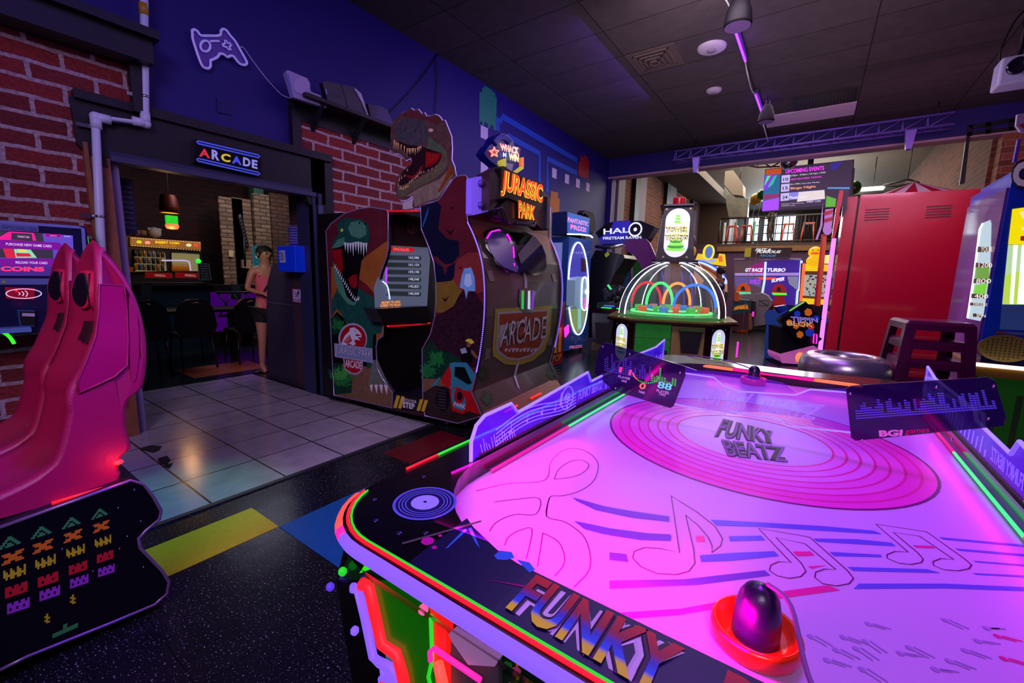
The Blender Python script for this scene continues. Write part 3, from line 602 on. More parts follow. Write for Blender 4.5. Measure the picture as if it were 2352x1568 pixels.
for s, qd, m in (('0', [(1471, 878), (1485, 881), (1481, 895), (1467, 892)], g_r), ('11', [(1424, 842), (1452, 850), (1449, 862), (1421, 854)], glow('digit_pink', (255, 50, 120), 1.2)), ('88', [(1513, 875), (1545, 882), (1541, 897), (1509, 890)], g_c),
                 ('PLAYER', [(1421, 861), (1449, 868), (1447, 873), (1419, 866)], g_w), ('ONE', [(1428, 871), (1440, 874), (1439, 879), (1427, 876)], g_w), ('PLAYER', [(1509, 893), (1538, 900), (1536, 906), (1507, 899)], g_w), ('TWO', [(1514, 901), (1530, 905), (1528, 911), (1512, 907)], g_w), ('TIME', [(1467, 896), (1482, 900), (1480, 905), (1465, 901)], g_w)):
    mb.text(by, s, qd, .020, m, bold=.02)
for k in range(18):
    a = PI*(.05+.9*k/17); c = by.uv(1487, 862); mb.sphere(by.P(c[0]+.052*math.cos(PI+a)*1.0, c[1]+.036*math.sin(PI+a)+.01, .022), .003, g_r if k < 5 else cg, 8)
mb.build('score_display', sb)
mb = MB(); mb.text(by, 'BGI', [(2018, 988), (2074, 986), (2072, 1001), (2020, 1003)], .020, mat('logo_pale', (190, 120, 190), .5, em=(190, 90, 190), es=.4), bold=.05); mb.text(by, 'games', [(2080, 988), (2135, 984), (2133, 996), (2078, 1000)], .020, mat('logo_red', (180, 20, 90), .5, em=(180, 10, 80), es=.4)); mb.build('maker_logo', sr)
for s_, pts in ((sb, [(1389, 795), (1450, 812), (1565, 854), (1418, 889), (1530, 932)]), (sr, [(1952, 901), (2147, 886), (2277, 884), (1979, 1006), (2181, 1004), (2265, 957)])):
    for p in pts: mb = MB(); mb.sphere(by.P(*by.uv(*p), .020), .005, CHROME, 8); mb.build('screw', s_)
# edge-lit acrylic side walls
def wallshape(pl, sgn):
    top = [(.80, .80), (.83, .86), (.83, .915), (.85, .954), (.885, .972), (1.011, .977), (1.047, .94), (1.541, .982), (1.575, .938), (1.86, .948), (1.9, .975), (2.44, .975), (2.604, 1.0), (2.60, .90), (2.58, .865)]
    return top
for side, x, sg in (('left', FX0-.012, 1), ('right', FX1+.012, -1)):
    pl = PX(x); top = wallshape(pl, sg)
    b = MB(); b.prism(pl, top+[(.84, .865)], -.005, .005, m_wall); wall = b.build('side_wall', T)
    b = MB(); b.tube([pl.P(u, v, 0) for u, v in top], .0055, g_edge); b.build('glowing_edge', wall)
    b = MB(); m = g_edge2; sd = .007*sg
    for k in range(5): b.tube([pl.P(.93+.5*t/20, .872+.012*k+.018*math.sin(t/20*5.2)+.016*t/20, sd) for t in range(21)], .0015, m, 5)
    for rr_ in (.045, .018, .008): b.tube([pl.P(1.36+rr_*math.cos(a*PI/12), .918+rr_*math.sin(a*PI/12)*.95, sd) for a in range(24)], .0016, m, 5, closed=True)
    for t in range(12): a = -.6+t*.08; b.tube([pl.P(1.36+.045*math.cos(a+PI), .918+.045*math.sin(a+PI), sd), pl.P(1.36+.056*math.cos(a+PI+.04), .918+.056*math.sin(a+PI+.04), sd)], .0013, m, 4)
    for t in range(14): u = .87+.012*t; b.tube([pl.P(u, .872, sd), pl.P(u-.01, .9+.012*math.sin(t*1.7), sd)], .0013, m, 4)
    for t in range(5): u = 1.0+.09*t; b.sphere(pl.P(u, .895+.012*math.sin(t), sd), .005, m, 8, sx=.4); b.tube([pl.P(u+.005, .895, sd), pl.P(u+.005, .925, sd)], .0008, m, 4)
    b.trect(pl, 'FUNKY BEATZ' if sg > 0 else 'FUNKY BEATZ', 1.45, .888, 1.68, .925, sd, m, tube=.02, shear=.25, flip=False)
    for t in range(22): b.tube([pl.P(1.72+.04*t, .88, sd), pl.P(1.72+.04*t, .90+.03*abs(math.sin(t*1.3)), sd)], .0013, m, 4)
    b.build('etched_artwork', wall)
    b = MB(); b.box((x-.006, .86, RZ-.001), (x+.006, 2.56, RZ+.012), mat('black_channel', (10, 8, 20), .4)); b.build('mounting_channel', T)
area('table_led_pink', (-.30, .595, .853), (-.34, .98, .78), .55, 7.0, (1.0, .0, .42), .03)
area('table_led_pink_left', (-.675, 1.0, .85), (-.2, .95, .78), .5, 1.6, (1.0, .0, .42), .03)
area('table_led_green_left', (-.675, 1.7, .85), (-.4, 1.7, .78), .4, .04, (.1, 1.0, .5), .03)
area('table_led_pink_far', (-.12, 2.74, .85), (-.12, 2.3, .78), .7, .3, (1.0, .0, .42), .03)
area('table_led_pink_right', (.425, 1.5, .85), (.1, 1.5, .78), 1.4, .6, (1.0, .0, .45), .03)
# body under the rail
bo = [(OX0+.01, OY0+.14), (OX0+.08, OY0+.06), (OX1-.08, OY0+.06), (OX1-.01, OY0+.14), (OX1-.01, OY1-.14), (OX1-.08, OY1-.06), (OX0+.08, OY1-.06), (OX0+.01, OY1-.14)]
m_pod = mat('cabinet_black', (8, 10, 8), .3, coat=.2)
b = MB(); b.prism(PZ(0), bo, .10, FZ-.03, m_pod); b.build('cabinet', T)
fp = PY(OY0+.055); F3 = lambda nm, pts, w0, w1, m: slab(nm, T, fp, t2(pts), w0, w1, m)
g_grn = mat('uv_green_panel', (12, 120, 8), .25, em=(8, 110, 0), es=.30, coat=.3, noise=.5, nscale=5); dgr = mat('uv_dark_green', (6, 40, 8), .25, em=(4, 50, 0), es=.12, coat=.3)
F3('corner_pod', [(186, 372), (236, 392), (300, 470), (370, 545), (640, 745), (640, 1435), (210, 1470), (150, 1100), (95, 740)], -.06, .012, m_pod)
F3('corner_panel', [(240, 420), (300, 480), (380, 545), (640, 745), (300, 742), (110, 738)], .012, .018, dgr)
F3('corner_panel', [(310, 752), (640, 748), (715, 790), (745, 1180), (765, 1470), (455, 1470), (425, 1230)], .012, .022, g_grn)
F3('green_reflector', [(250, 695), (290, 632), (350, 562), (375, 585), (370, 630), (340, 662)], .018, .03, glow('reflector_green', (40, 230, 10), 1.0))
def FT(nm, pts, r_, m, w_=.03): slab_ = MB(); slab_.tube([fp.P(*fp.uv(*p), w_) for p in t2(pts)], r_, m, 8); slab_.build(nm, T)
FT('neon_trim', [(302, 752), (302, 728), (322, 716), (375, 930), (428, 1185), (470, 1222), (560, 1262), (578, 1320), (590, 1460)], .009, g_la)
FT('neon_trim', [(345, 722), (395, 735), (430, 900), (480, 1110), (580, 1175), (615, 1300), (640, 1460)], .013, glow('led_red_pink', (250, 28, 40), 1.2), .025)
FT('neon_letter', [(490, 1250), (495, 1310), (535, 1320), (530, 1275), (550, 1275), (545, 1330), (480, 1330), (490, 1460)], .006, g_la); FT('neon_letter', [(510, 1345), (515, 1450), (545, 1452)], .010, g_rd)
F3('red_strip', [(718, 800), (800, 862), (830, 905), (838, 1190), (812, 1300), (850, 1470), (768, 1470), (745, 1180)], .012, .03, glow('uv_red_strip', (240, 24, 20), .95))
FT('green_trim', [(824, 900), (832, 1190), (806, 1305), (852, 1460)], .0035, g_gr, .032)
m_art = mat('end_art_base', (16, 34, 20), .35, noise=.5, nscale=18, em=(10, 40, 12), es=.15)
F3('end_artwork_base', [(835, 905), (2400, 1900), (2400, 2600), (860, 1500)], .0, .012, m_art)
cc = [mat('art_'+k, v, .35, em=v, es=.3) for k, v in dict(yl=(190, 150, 20), or_=(190, 90, 20), tl=(30, 120, 130), pk=(190, 60, 110), gn=(30, 110, 40), wh=(180, 170, 150)).items()]
rq = random.Random(11); b = MB()
for k in range(70):
    x = rq.uniform(860, 2000); y = 905+(x-835)*.63+rq.uniform(20, 420); s = rq.uniform(8, 42); n_ = rq.randint(5, 8); a0 = rq.uniform(0, 6)
    b.pxf(fp, t2([(x+s*(.6+.4*rq.random())*math.cos(a0+2*PI*i/n_), y+s*(.6+.4*rq.random())*math.sin(a0+2*PI*i/n_)) for i in range(n_)]), .0125+.0002*k, cc[k % 6])
b.build('end_artwork', T)
F3('coin_door', [(870, 1160), (980, 1315), (1190, 1290), (1190, 1480), (870, 1480)], .02, .03, mat('coin_door_grey', (84, 80, 84), .4)); F3('coin_door_hood', [(852, 1105), (880, 1078), (1195, 1275), (1165, 1325), (985, 1312), (880, 1165)], .03, .04, mat('coin_hood_lilac', (190, 150, 190), .4, em=(170, 120, 170), es=.2))
FT('coin_door_glow', [(860, 1160), (856, 1105), (880, 1078), (1190, 1272)], .0045, g_pk, .045); FT('door_light', [(895, 1190), (925, 1320), (955, 1425)], .009, g_or, .04)
for q, m in (((225, 630), g_gr), ((305, 1018), g_la), ((140, 732), glow('knob_violet', (90, 50, 220), 1.0)), ((768, 868), glow('knob_pink', (255, 90, 160), 1))):
    b = MB(); b.sphere(fp.P(*fp.uv(*t2([q])[0]), .03), .009, m, 10); b.build('bolt', T)
for x in (OX0+.2, OX1-.2):
    for y in (OY0+.2, OY1-.2): b = MB(); b.lathe([(.05, 0), (.05, .02), (.03, .03), (.03, .11)], (x, y, 0), BLACK, 16); b.build('leg', T)
# two mallets
def mallet(lab, loc, orange=True):
    t = thing('air_hockey_mallet', lab, 'mallet', loc, 'mallets lying on the air hockey table'); m = mat('mallet_orange', (226, 58, 16), .22, coat=.4)
    x, y, z = loc
    b = MB(); b.lathe([(.0, .003), (.050, .003), (.056, .0), (.060, .004), (.063, .012), (.063, .026), (.059, .034), (.055, .031), (.051, .020), (.040, .014), (.02, .014)], loc, m, 40); b.build('base', t)
    b = MB(); b.lathe([(.033, .012), (.0325, .035), (.031, .06), (.027, .080), (.020, .092), (.010, .098), (.0, .1)], loc, mat('mallet_knob', (22, 16, 52), .35, coat=.2), 32); b.build('knob', t)
mallet('large near orange mallet with dark blue knob, resting by the lettered end rail', (-.018, .70, FZ+.001))
mallet('small distant red mallet with black knob at the far end of the playfield', (-.222, 2.66, FZ+.001))
b = MB(); pts = [(-.01, .70, .905), (.02, .67, .905), (.045, .60, .868), (.075, .53, .866), (.10, .44, .866), (.11, .41, .80)]
b.tube(smooth_open(pts, 5), .0035, mat('cord_grey', (140, 90, 160), .5)); tag(b.build('mallet_cord'), 'thin grey tether running from the near mallet over the end rail', 'cord')
b = MB(); b.tube(smooth_open([(-.222, 2.68, .87), (-.30, 2.78, .875), (-.42, 2.9, .872), (-.60, 2.96, .868), (-.72, 3.0, .84)], 5), .0035, mat('cord_grey')); tag(b.build('mallet_cord'), 'thin pale tether trailing from the far mallet over the black rail', 'cord')
# ================================================================ DINOSAUR SHOOTER CABIN
S = Plane((-3.07, 2.53, 0), (math.cos(math.radians(9)), math.sin(math.radians(9)), 0))
WV = Vector((-.1, 1, 0)).normalized(); CWD = 1.6
J = thing('shooter_cabin_game', 'tall dinosaur themed shooting game cabin with jungle side art and lettered orange marquee', 'arcade game', (-3.0, 3.3, 0))
a1 = lambda pts: zz(740, 420, 2.904, pts)
a2 = lambda pts: zz(960, 400, 2.614, pts)
c_ = lambda n, rgb, **k: mat('print_'+n, rgb, .3, coat=.25, **k)
skyr = c_('sky_red', (84, 28, 38), noise=.35, nscale=5); skyo = c_('sky_orange', (140, 84, 34), noise=.3, nscale=6); sand = c_('sand', (110, 80, 58), noise=.4, nscale=25)
dgrn = c_('dino_green', (22, 74, 62), noise=.6, nscale=26); dlit = c_('dino_light', (66, 128, 100), noise=.5, nscale=34); ddrk = c_('dino_dark', (12, 30, 30), noise=.5, nscale=20); mred = c_('mouth_red', (130, 14, 24), noise=.4, nscale=20); mblk = c_('mouth_black', (10, 8, 12)); tooth = c_('tooth', (190, 214, 206)); yel = c_('yellow', (196, 188, 60)); leaf = c_('leaf', (26, 110, 48), noise=.6, nscale=30); leafd = c_('leaf_dark', (12, 52, 34), noise=.5, nscale=20)
silver = c_('silver', (150, 156, 176)); silb = c_('silver_blue', (110, 132, 168)); rnd_red = c_('badge_red', (150, 16, 32)); bone = c_('bone', (196, 196, 206)); edge = mat('silver_tmolding', (170, 150, 200), .25, .6)
out1 = a1([(25, 320), (60, 270), (150, 205), (250, 172), (330, 163), (432, 180), (440, 200), (440, 440), (427, 500), (390, 600), (362, 720), (352, 860), (365, 895), (400, 930), (408, 955), (406, 1020), (370, 1045), (360, 1090), (365, 1230), (400, 1300), (470, 1400), (468, 1500), (80, 1415)])
b = MB(); b.pxp(S, out1, -.04, 0, skyr, BLACK)
def A(pts, lv, m, f_=a1, mb=None): (mb or b).pxf(S, f_(pts), .001*lv, m)
A([(60, 560), (250, 520), (440, 380), (438, 450), (388, 600), (360, 720), (352, 860), (398, 935), (404, 1015), (365, 1050), (150, 1000), (60, 900)], 1, skyo)
A([(68, 1190), (200, 1200), (363, 1230), (400, 1302), (468, 1402), (466, 1496), (82, 1412)], 1, sand)
A([(58, 905), (100, 860), (150, 905), (180, 990), (360, 1005), (362, 1230), (70, 1200)], 1.4, mblk)
A([(110, 640), (180, 650), (245, 640), (300, 680), (352, 745), (352, 862), (396, 935), (398, 1000), (340, 1010), (330, 1230), (300, 1240), (285, 1060), (262, 990), (170, 945), (120, 860), (98, 838), (60, 895), (64, 780), (95, 720)], 2, dgrn)
A([(245, 640), (300, 680), (350, 742), (350, 770), (290, 730), (240, 700)], 2.4, c_('back_red', (96, 26, 30), noise=.3))
A([(62, 440), (70, 395), (105, 345), (103, 290), (112, 255), (165, 228), (205, 240), (250, 240), (295, 262), (312, 300), (316, 360), (305, 420), (250, 395), (190, 395), (148, 415), (120, 430)], 3, dgrn)
A([(190, 262), (250, 250), (290, 280), (296, 345), (250, 370), (190, 350), (172, 300)], 3.4, dlit); A([(64, 436), (100, 380), (150, 360), (148, 410), (110, 430)], 3.4, dlit)
A([(66, 445), (148, 418), (300, 425), (292, 480), (262, 520), (245, 640), (232, 770), (200, 800), (160, 770), (125, 640), (80, 560)], 3.6, mblk)
A([(66, 446), (130, 440), (140, 560), (128, 620), (84, 556)], 3.8, mred); A([(172, 640), (205, 612), (235, 610), (232, 690), (215, 705), (190, 690)], 3.8, mred)
A([(70, 520), (100, 580), (130, 650), (165, 760), (215, 800), (240, 750), (240, 775), (215, 818), (170, 806), (110, 730), (80, 620)], 4, dlit)
for i in range(9):
    x = 152+i*17.5; y = 405+4*math.sin(i); l = [52, 66, 58, 84, 60, 78, 74, 92, 60][i]; A([(x-7, y-8), (x+9, y-10), (x+3, y+l)], 4.6, tooth)
for i in range(15):
    t = i/14; x = 84+150*t if t < .8 else 204+(t-.8)*180; y = 560+255*t if t < .8 else 764+40*math.sin((t-.8)*8)-(t-.8)*160; A([(x-5, y+8), (x+6, y+10), (x+8, y-20)], 4.6, tooth)
A([(124, 308), (136, 302), (142, 316), (132, 328), (122, 322)], 4.6, c_('eye_yellow', (200, 210, 60)))
for x, y in ((250, 262), (288, 270)): A([(x-8, y), (x+4, y-6), (x+6, y+8), (x-4, y+12)], 4.6, mblk)
rl = random.Random(4)
def leaves(mb, f_, cx, cy, n_, L, lv, m, spread=2.6, base=-PI/2):
    for i in range(n_):
        a = base+rl.uniform(-spread/2, spread/2); l = L*rl.uniform(.6, 1); x, y = cx+rl.uniform(-L*.35, L*.35), cy+rl.uniform(-L*.3, L*.3)
        dx, dy = math.cos(a), math.sin(a); A([(x-dy*5, y+dx*5), (x+dx*l*.5-dy*7, y+dy*l*.5+dx*7), (x+dx*l, y+dy*l), (x+dx*l*.5+dy*7, y+dy*l*.5-dx*7), (x+dy*5, y-dx*5)], lv+i*.01, m, f_, mb)
A([(60, 900), (100, 880), (150, 940), (130, 1010), (64, 1010)], 2.2, leafd); leaves(b, a1, 100, 960, 26, 60, 2.5, leaf)
A([(70, 1200), (120, 1200), (200, 1330), (195, 1400), (80, 1410)], 2.2, leafd); leaves(b, a1, 120, 1330, 46, 95, 2.5, leaf); leaves(b, a1, 130, 1290, 20, 80, 3, c_('leaf_bright', (60, 150, 60)))
for k in range(4):   # clawed foot
    x = 318+k*26; A([(332+k*6, 1180), (350+k*6, 1180), (x+22+k*6, 1330), (x+14+k*8, 1375+8*k), (x-6+k*6, 1330)], 3+k*.1, c_('claw_grey', (90, 104, 92), noise=.5, nscale=40)); A([(x-2+k*6, 1345), (x+20+k*7, 1345), (x+12+k*8, 1400+5*k)], 3.6, bone)
# badge
def circ(cx, cy, rx, ry, n_=30, a0=0, a1_=2*PI): return [(cx+rx*math.cos(a0+(a1_-a0)*i/n_), cy+ry*math.sin(a0+(a1_-a0)*i/n_)) for i in range(n_)]
A(circ(204, 1040, 96, 106), 5, silver); A(circ(206, 1042, 86, 95), 5.4, rnd_red)
A([(125, 1075), (150, 1020), (180, 990), (186, 968), (215, 962), (245, 985), (262, 1010), (262, 1030), (235, 1030), (255, 1050), (225, 1045), (212, 1050), (225, 1075), (205, 1085), (180, 1070), (150, 1085)], 5.8, bone)
A([(228, 1005), (262, 1018), (240, 1022), (222, 1018)], 6, rnd_red); A([(215, 985), (226, 985), (222, 993)], 6, mblk)
for k in range(5): A([(140+k*9, 1058-k*10), (146+k*9, 1052-k*10), (176+k*6, 1070-k*4), (170+k*6, 1074-k*4)], 6, rnd_red)
A([(140, 1165), (272, 1185), (268, 1250), (235, 1278), (195, 1275), (145, 1240)], 5.2, silver); A([(148, 1170), (264, 1188), (260, 1246), (232, 1268), (197, 1266), (152, 1234)], 5.5, rnd_red)
A([(80, 1068), (335, 1104), (337, 1200), (84, 1160)], 6.2, silver); A([(86, 1076), (329, 1110), (331, 1192), (90, 1154)], 6.5, silb)
tq = lambda f_, q: f_(q)
b.text(S, 'JURASSIC PARK', a1([(90, 1080), (328, 1118), (326, 1182), (90, 1148)]), .0069, c_('letter_navy', (24, 34, 64)), bold=.035); b.text(S, 'JURASSIC PARK', a1([(90, 1080), (328, 1118), (326, 1182), (90, 1148)]), .0073, bone)
b.text(S, 'ARCADE', a1([(152, 1176), (262, 1192), (260, 1242), (154, 1226)]), .0069, bone, bold=.02)
b.build('side_panel', J)
def outline(pts, w, m, rad=.006, closed=True, name='edge_trim'):
    mb = MB(); mb.tube([S.P(*S.uv(*p), w) for p in pts], rad, m, 6, closed=closed); mb.build(name, J)
outline(out1, .0, edge)
# rear side panel
out2 = a2([(15, 185), (80, 172), (125, 155), (215, 25), (235, 12), (285, 6), (296, 20), (296, 258), (300, 290), (335, 370), (368, 460), (388, 560), (398, 680), (398, 800), (390, 930), (370, 1080), (347, 1190), (345, 1215), (322, 1310), (384, 1450), (240, 1495), (42, 1450), (30, 1380), (25, 1050), (75, 960), (100, 860), (108, 760), (108, 650), (95, 530), (70, 450), (50, 400), (20, 330)])
b = MB(); b.pxp(S, out2, -.04, 0, skyr, BLACK)
B2 = lambda pts, lv, m: A(pts, lv, m, a2)
navy = c_('night_navy', (16, 20, 44), noise=.4, nscale=6); rock = c_('rock', (44, 22, 34), noise=.9, nscale=34); lava = c_('lava_blue', (110, 170, 220), noise=.3, nscale=14); olive = c_('olive', (112, 92, 34), noise=.4, nscale=9)
B2([(18, 200), (110, 160), (140, 190), (120, 330), (180, 390), (245, 400), (250, 560), (200, 640), (110, 650), (95, 530), (52, 400), (22, 330)], 1, navy)
B2([(108, 650), (200, 640), (250, 600), (270, 700), (215, 800), (150, 830), (110, 830)], 1.2, olive)
B2([(225, 520), (300, 470), (370, 470), (388, 570), (396, 700), (350, 720), (260, 700), (215, 640)], 1.3, c_('sky_ember', (120, 46, 48), noise=.4, nscale=7))
B2([(278, 565), (320, 560), (340, 620), (345, 700), (320, 705), (300, 700), (290, 750), (278, 690), (250, 680), (262, 610)], 2, lava); B2([(285, 600), (315, 595), (325, 660), (300, 680), (275, 660)], 2.2, c_('lava_white', (170, 210, 235)))
B2([(100, 860), (150, 830), (215, 790), (250, 720), (275, 690), (290, 752), (310, 700), (345, 705), (396, 800), (390, 930), (368, 1080), (352, 1160), (60, 1160), (28, 1050), (75, 960)], 2.5, rock)
B2([(80, 490), (115, 495), (160, 540), (205, 535), (260, 470), (330, 435), (270, 475), (225, 530), (175, 560), (165, 610), (150, 560), (100, 520)], 3, c_('flyer_maroon', (84, 30, 44), noise=.4)); B2([(65, 190), (60, 240), (30, 320), (25, 310), (50, 230)], 3, c_('flyer_blue', (34, 84, 150)))
for x, y, s in ((195, 345, 28), (205, 200, 16), (165, 750, 22), (255, 560, 14)): B2([(x-s, y-s*.6), (x, y), (x+s, y-s), (x+s*.2, y+s*.5), (x-s*.1, y+s*.8)], 3.1, c_('flyer_dark', (40, 14, 28)))
B2([(28, 1050), (80, 1000), (130, 1060), (200, 1070), (260, 1120), (200, 1200), (160, 1230), (30, 1240)], 3, leafd); leaves(b, a2, 110, 1110, 70, 50, 3.3, leaf, 6.2); leaves(b, a2, 60, 1180, 40, 50, 3.3, leaf, 6.2)
B2([(27, 1225), (200, 1230), (120, 1330), (80, 1300), (32, 1310)], 3.1, sand)
B2([(32, 1310), (100, 1270), (250, 1280), (300, 1380), (376, 1446), (240, 1490), (44, 1446)], 3.2, c_('mud', (44, 30, 30), noise=.5, nscale=16))
# off-road buggy
teal = c_('buggy_teal', (44, 124, 140), noise=.3); rd = c_('buggy_red', (170, 20, 26), noise=.3)
B2([(145, 1215), (190, 1145), (215, 1130), (285, 1130), (345, 1200), (330, 1290), (322, 1312), (376, 1444), (300, 1420), (270, 1440), (205, 1420), (190, 1290), (140, 1250)], 5, rd)
B2([(190, 1135), (215, 1128), (290, 1130), (345, 1200), (325, 1280), (322, 1300), (290, 1300), (230, 1275), (195, 1290), (200, 1200)], 5.4, teal); B2([(222, 1155), (280, 1158), (325, 1255), (300, 1262), (218, 1210)], 5.8, mblk)
B2([(205, 1290), (270, 1280), (290, 1380), (270, 1420), (215, 1400), (200, 1340)], 5.8, teal); B2(circ(248, 1330, 32, 48, 20), 6, rnd_red); B2(circ(250, 1332, 16, 26, 14), 6.2, mblk)
B2(circ(150, 1350, 42, 72, 22), 6, mblk)
for k in range(7): B2([(120, 1290+k*18), (168, 1296+k*18), (166, 1304+k*18), (118, 1298+k*18)], 6.3, c_('tyre', (50, 50, 52)))
B2([(80, 1268), (125, 1220), (140, 1215), (110, 1270)], 6, teal)
b.text(S, 'PARK', a2([(218, 1365), (288, 1385), (284, 1410), (214, 1390)]), .0066, bone, bold=.02)
# man leaning out: cap, shirt, arm
B2([(282, 1000), (300, 986), (322, 990), (340, 1010), (320, 1020), (300, 1008)], 6, yel); B2([(295, 1008), (318, 1020), (312, 1040), (292, 1036)], 6, c_('skin_print', (120, 76, 54)))
B2([(250, 1050), (285, 1036), (320, 1045), (335, 1080), (325, 1135), (260, 1120)], 5.9, mblk); B2([(252, 1050), (285, 1040), (296, 1070), (262, 1078)], 6.1, silver); B2([(318, 1050), (335, 1060), (362, 1100), (352, 1110), (320, 1078)], 6.1, c_('skin_print', (120, 76, 54)))
b.build('side_panel', J)
outline(out2, 0, edge)
# glowing rear outline LEDs
g_led = glow('led_dots_violet', (120, 90, 255), 2.0)
ledp = smooth_open([S.uv(*p) for p in a2([(298, 290), (335, 370), (366, 460), (388, 560), (398, 680), (398, 800), (390, 930), (370, 1080), (350, 1185)])], 12)
for k in (0, 1):
    mb = MB()
    for u, v in ledp: p = S.P(u, v, .004)+WV*CWD*k; mb.sphere(p+Vector((.004, 0, 0)), .0065, g_led, 6)
    mb.tube([S.P(u, v, .0)+WV*CWD*k for u, v in ledp], .006, mat('led_channel', (60, 50, 120), .3), 6)
    mb.build('led_strip', J)
# far side panel (same outline) and rear skin
uv2 = [S.uv(*p) for p in out2]
b = MB(); fs = Plane(S.o+WV*CWD, S.u, S.v); b.prism(fs, uv2, -.03, .03, BLACK); b.build('side_panel', J)
mb = MB(); mb.tube([fs.P(u, v, .03) for u, v in uv2], .006, edge, 6, closed=True); mb.build('edge_trim', J)
prof = [S.uv(*p) for p in a2([(296, 30), (296, 262), (330, 375), (372, 500), (384, 640), (386, 860), (375, 980), (340, 1195), (318, 1310), (370, 1440)])]
rear = mat('rear_charcoal', (70, 64, 58), .32, noise=.3, nscale=4, coat=.35); rear_r = mat('rear_red_top', (110, 40, 26), .32, noise=.3, coat=.35); rear_b = mat('rear_red_base', (120, 14, 30), .3, noise=.3)
b = MB(); SEG = []
for i in range(len(prof)-1):
    p0, p1 = S.P(*prof[i], -.03), S.P(*prof[i+1], -.03); q0, q1 = p0+WV*(CWD-.06), p1+WV*(CWD-.06)
    m = rear_r if i < 2 else rear
    b.poly([p1, q1, q0, p0], m); SEG.append((p0, p1, (q0-p0).cross(p1-p0).normalized()))
pb = S.P(*prof[-1], -.03); p_ = S.P(*prof[-2], -.03)
b.build('rear_shell', J)
def rp(px, py, off=.006):
    d = ray(px, py); best = None
    for p0, p1, nn in SEG:
        t = (p0-CAM).dot(nn)/d.dot(nn)
        h = CAM+d*t
        if p1.z-1e-3 <= h.z <= p0.z+1e-3 and t > 0: best = h-d.normalized()*off
    if best is None:
        p0, p1, nn = SEG[0] if py < 560 else SEG[-1]; t = (p0-CAM).dot(nn)/d.dot(nn); best = CAM+d*t-d.normalized()*off
    return best
def RA(mb, pts, off, m): mb.poly([rp(*p, off) for p in a2(pts)][::-1], m)
def RAP(mb, pts, off, m):
    c_x, c_y = a2([(590, 450)])[0]; best = 1
    for k, (p0, p1, nn) in enumerate(SEG):
        h = CAM+ray(c_x, c_y)*((p0-CAM).dot(nn)/ray(c_x, c_y).dot(nn))
        if p1.z <= h.z <= p0.z: best = k
    p0, p1, nn = SEG[best]; P = []
    for q in a2(pts): d = ray(*q); h = CAM+d*((p0-CAM).dot(nn)/d.dot(nn)); P.append(h-d.normalized()*off)
    mb.poly(P[::-1], m)
def sub(pts, k=5):
    o = []
    for i in range(len(pts)):
        a, c = pts[i], pts[(i+1) % len(pts)]
        for j in range(k): o.append((a[0]+(c[0]-a[0])*j/k, a[1]+(c[1]-a[1])*j/k))
    return o
b = MB(); win = [(392, 350), (400, 340), (440, 325), (495, 315), (512, 325), (560, 345), (615, 352), (640, 342), (700, 375), (745, 425), (770, 490), (772, 582), (745, 600), (690, 606), (640, 575), (600, 600), (560, 592), (470, 540), (450, 490), (408, 440), (402, 390)]
RAP(b, win, .05, mat('window_black', (6, 6, 9), .08, coat=.6)); b.build('window', J)
b = MB(); RAP(b, [(412, 400), (430, 355), (470, 335), (520, 355), (552, 400), (570, 470), (585, 520), (605, 560), (595, 590), (520, 560), (470, 520), (440, 470)], .056, mat('window_view_violet', (50, 30, 90), .2, em=(50, 24, 110), es=.35))
RAP(b, [(600, 480), (690, 370), (740, 420), (620, 540)], .058, mat('window_reflection', (60, 50, 70), .2)); gm = glow('window_neon_magenta', (230, 30, 230), 1.6)
b.tube([rp(*p, .07) for p in a2([(415, 385), (440, 345), (485, 333), (495, 338)])], .006, gm); b.tube([rp(*p, .07) for p in a2([(535, 360), (552, 385), (556, 400)])], .009, gm); b.tube([rp(*p, .07) for p in a2([(572, 435), (578, 500)])], .007, gm); b.tube([rp(*p, .07) for p in a2([(576, 535), (576, 585)])], .009, gm)
b.build('window_glow', J)
b = MB(); RA(b, [(612, 690), (640, 682), (690, 686), (706, 700), (708, 770), (690, 832), (640, 835), (615, 810), (606, 760)], .02, mat('small_mirror', (120, 130, 130), .08, .6))
for x, c in ((630, (30, 200, 70)), (668, (200, 210, 220)), (690, (120, 40, 190))): RA(b, [(x-7, 700), (x+7, 698), (x+5, 810), (x-9, 808)], .024, glow('mirror_glint_%d' % x, c, .8))
b.build('mirror_window', J)
b = MB(); wh = mat('road_line', (176, 168, 190), .4)
RA(b, sub([(628, 580), (642, 580), (656, 640), (640, 640)], 2), .012, wh); RA(b, sub([(640, 640), (656, 640), (655, 690), (640, 690)], 2), .012, wh); RA(b, sub([(645, 835), (657, 835), (650, 900), (640, 900)], 2), .012, wh); RA(b, sub([(640, 900), (650, 900), (645, 980), (632, 980)]), .012, wh)
RA(b, sub([(632, 980), (645, 980), (588, 1210), (574, 1210)]), .012, wh); RA(b, sub([(574, 1210), (588, 1210), (612, 1290), (598, 1280)], 3), .012, wh)
for q in ([(413, 575), (445, 580), (462, 640), (430, 642)], [(803, 596), (823, 602), (833, 648), (812, 645)], [(410, 1046), (440, 1045), (430, 1108), (398, 1116)], [(785, 980), (808, 975), (800, 1028), (778, 1028)]): RA(b, q, .014, mat('hinge_plate', (130, 124, 116), .35, .5))
b.build('rear_marking', J)
b = MB(); RA(b, sub([(465, 808), (805, 788), (795, 960), (760, 1060), (690, 1120), (600, 1148), (520, 1140), (450, 1090), (448, 1040)]), .012, mat('shield_olive', (150, 138, 50), .35, noise=.2))
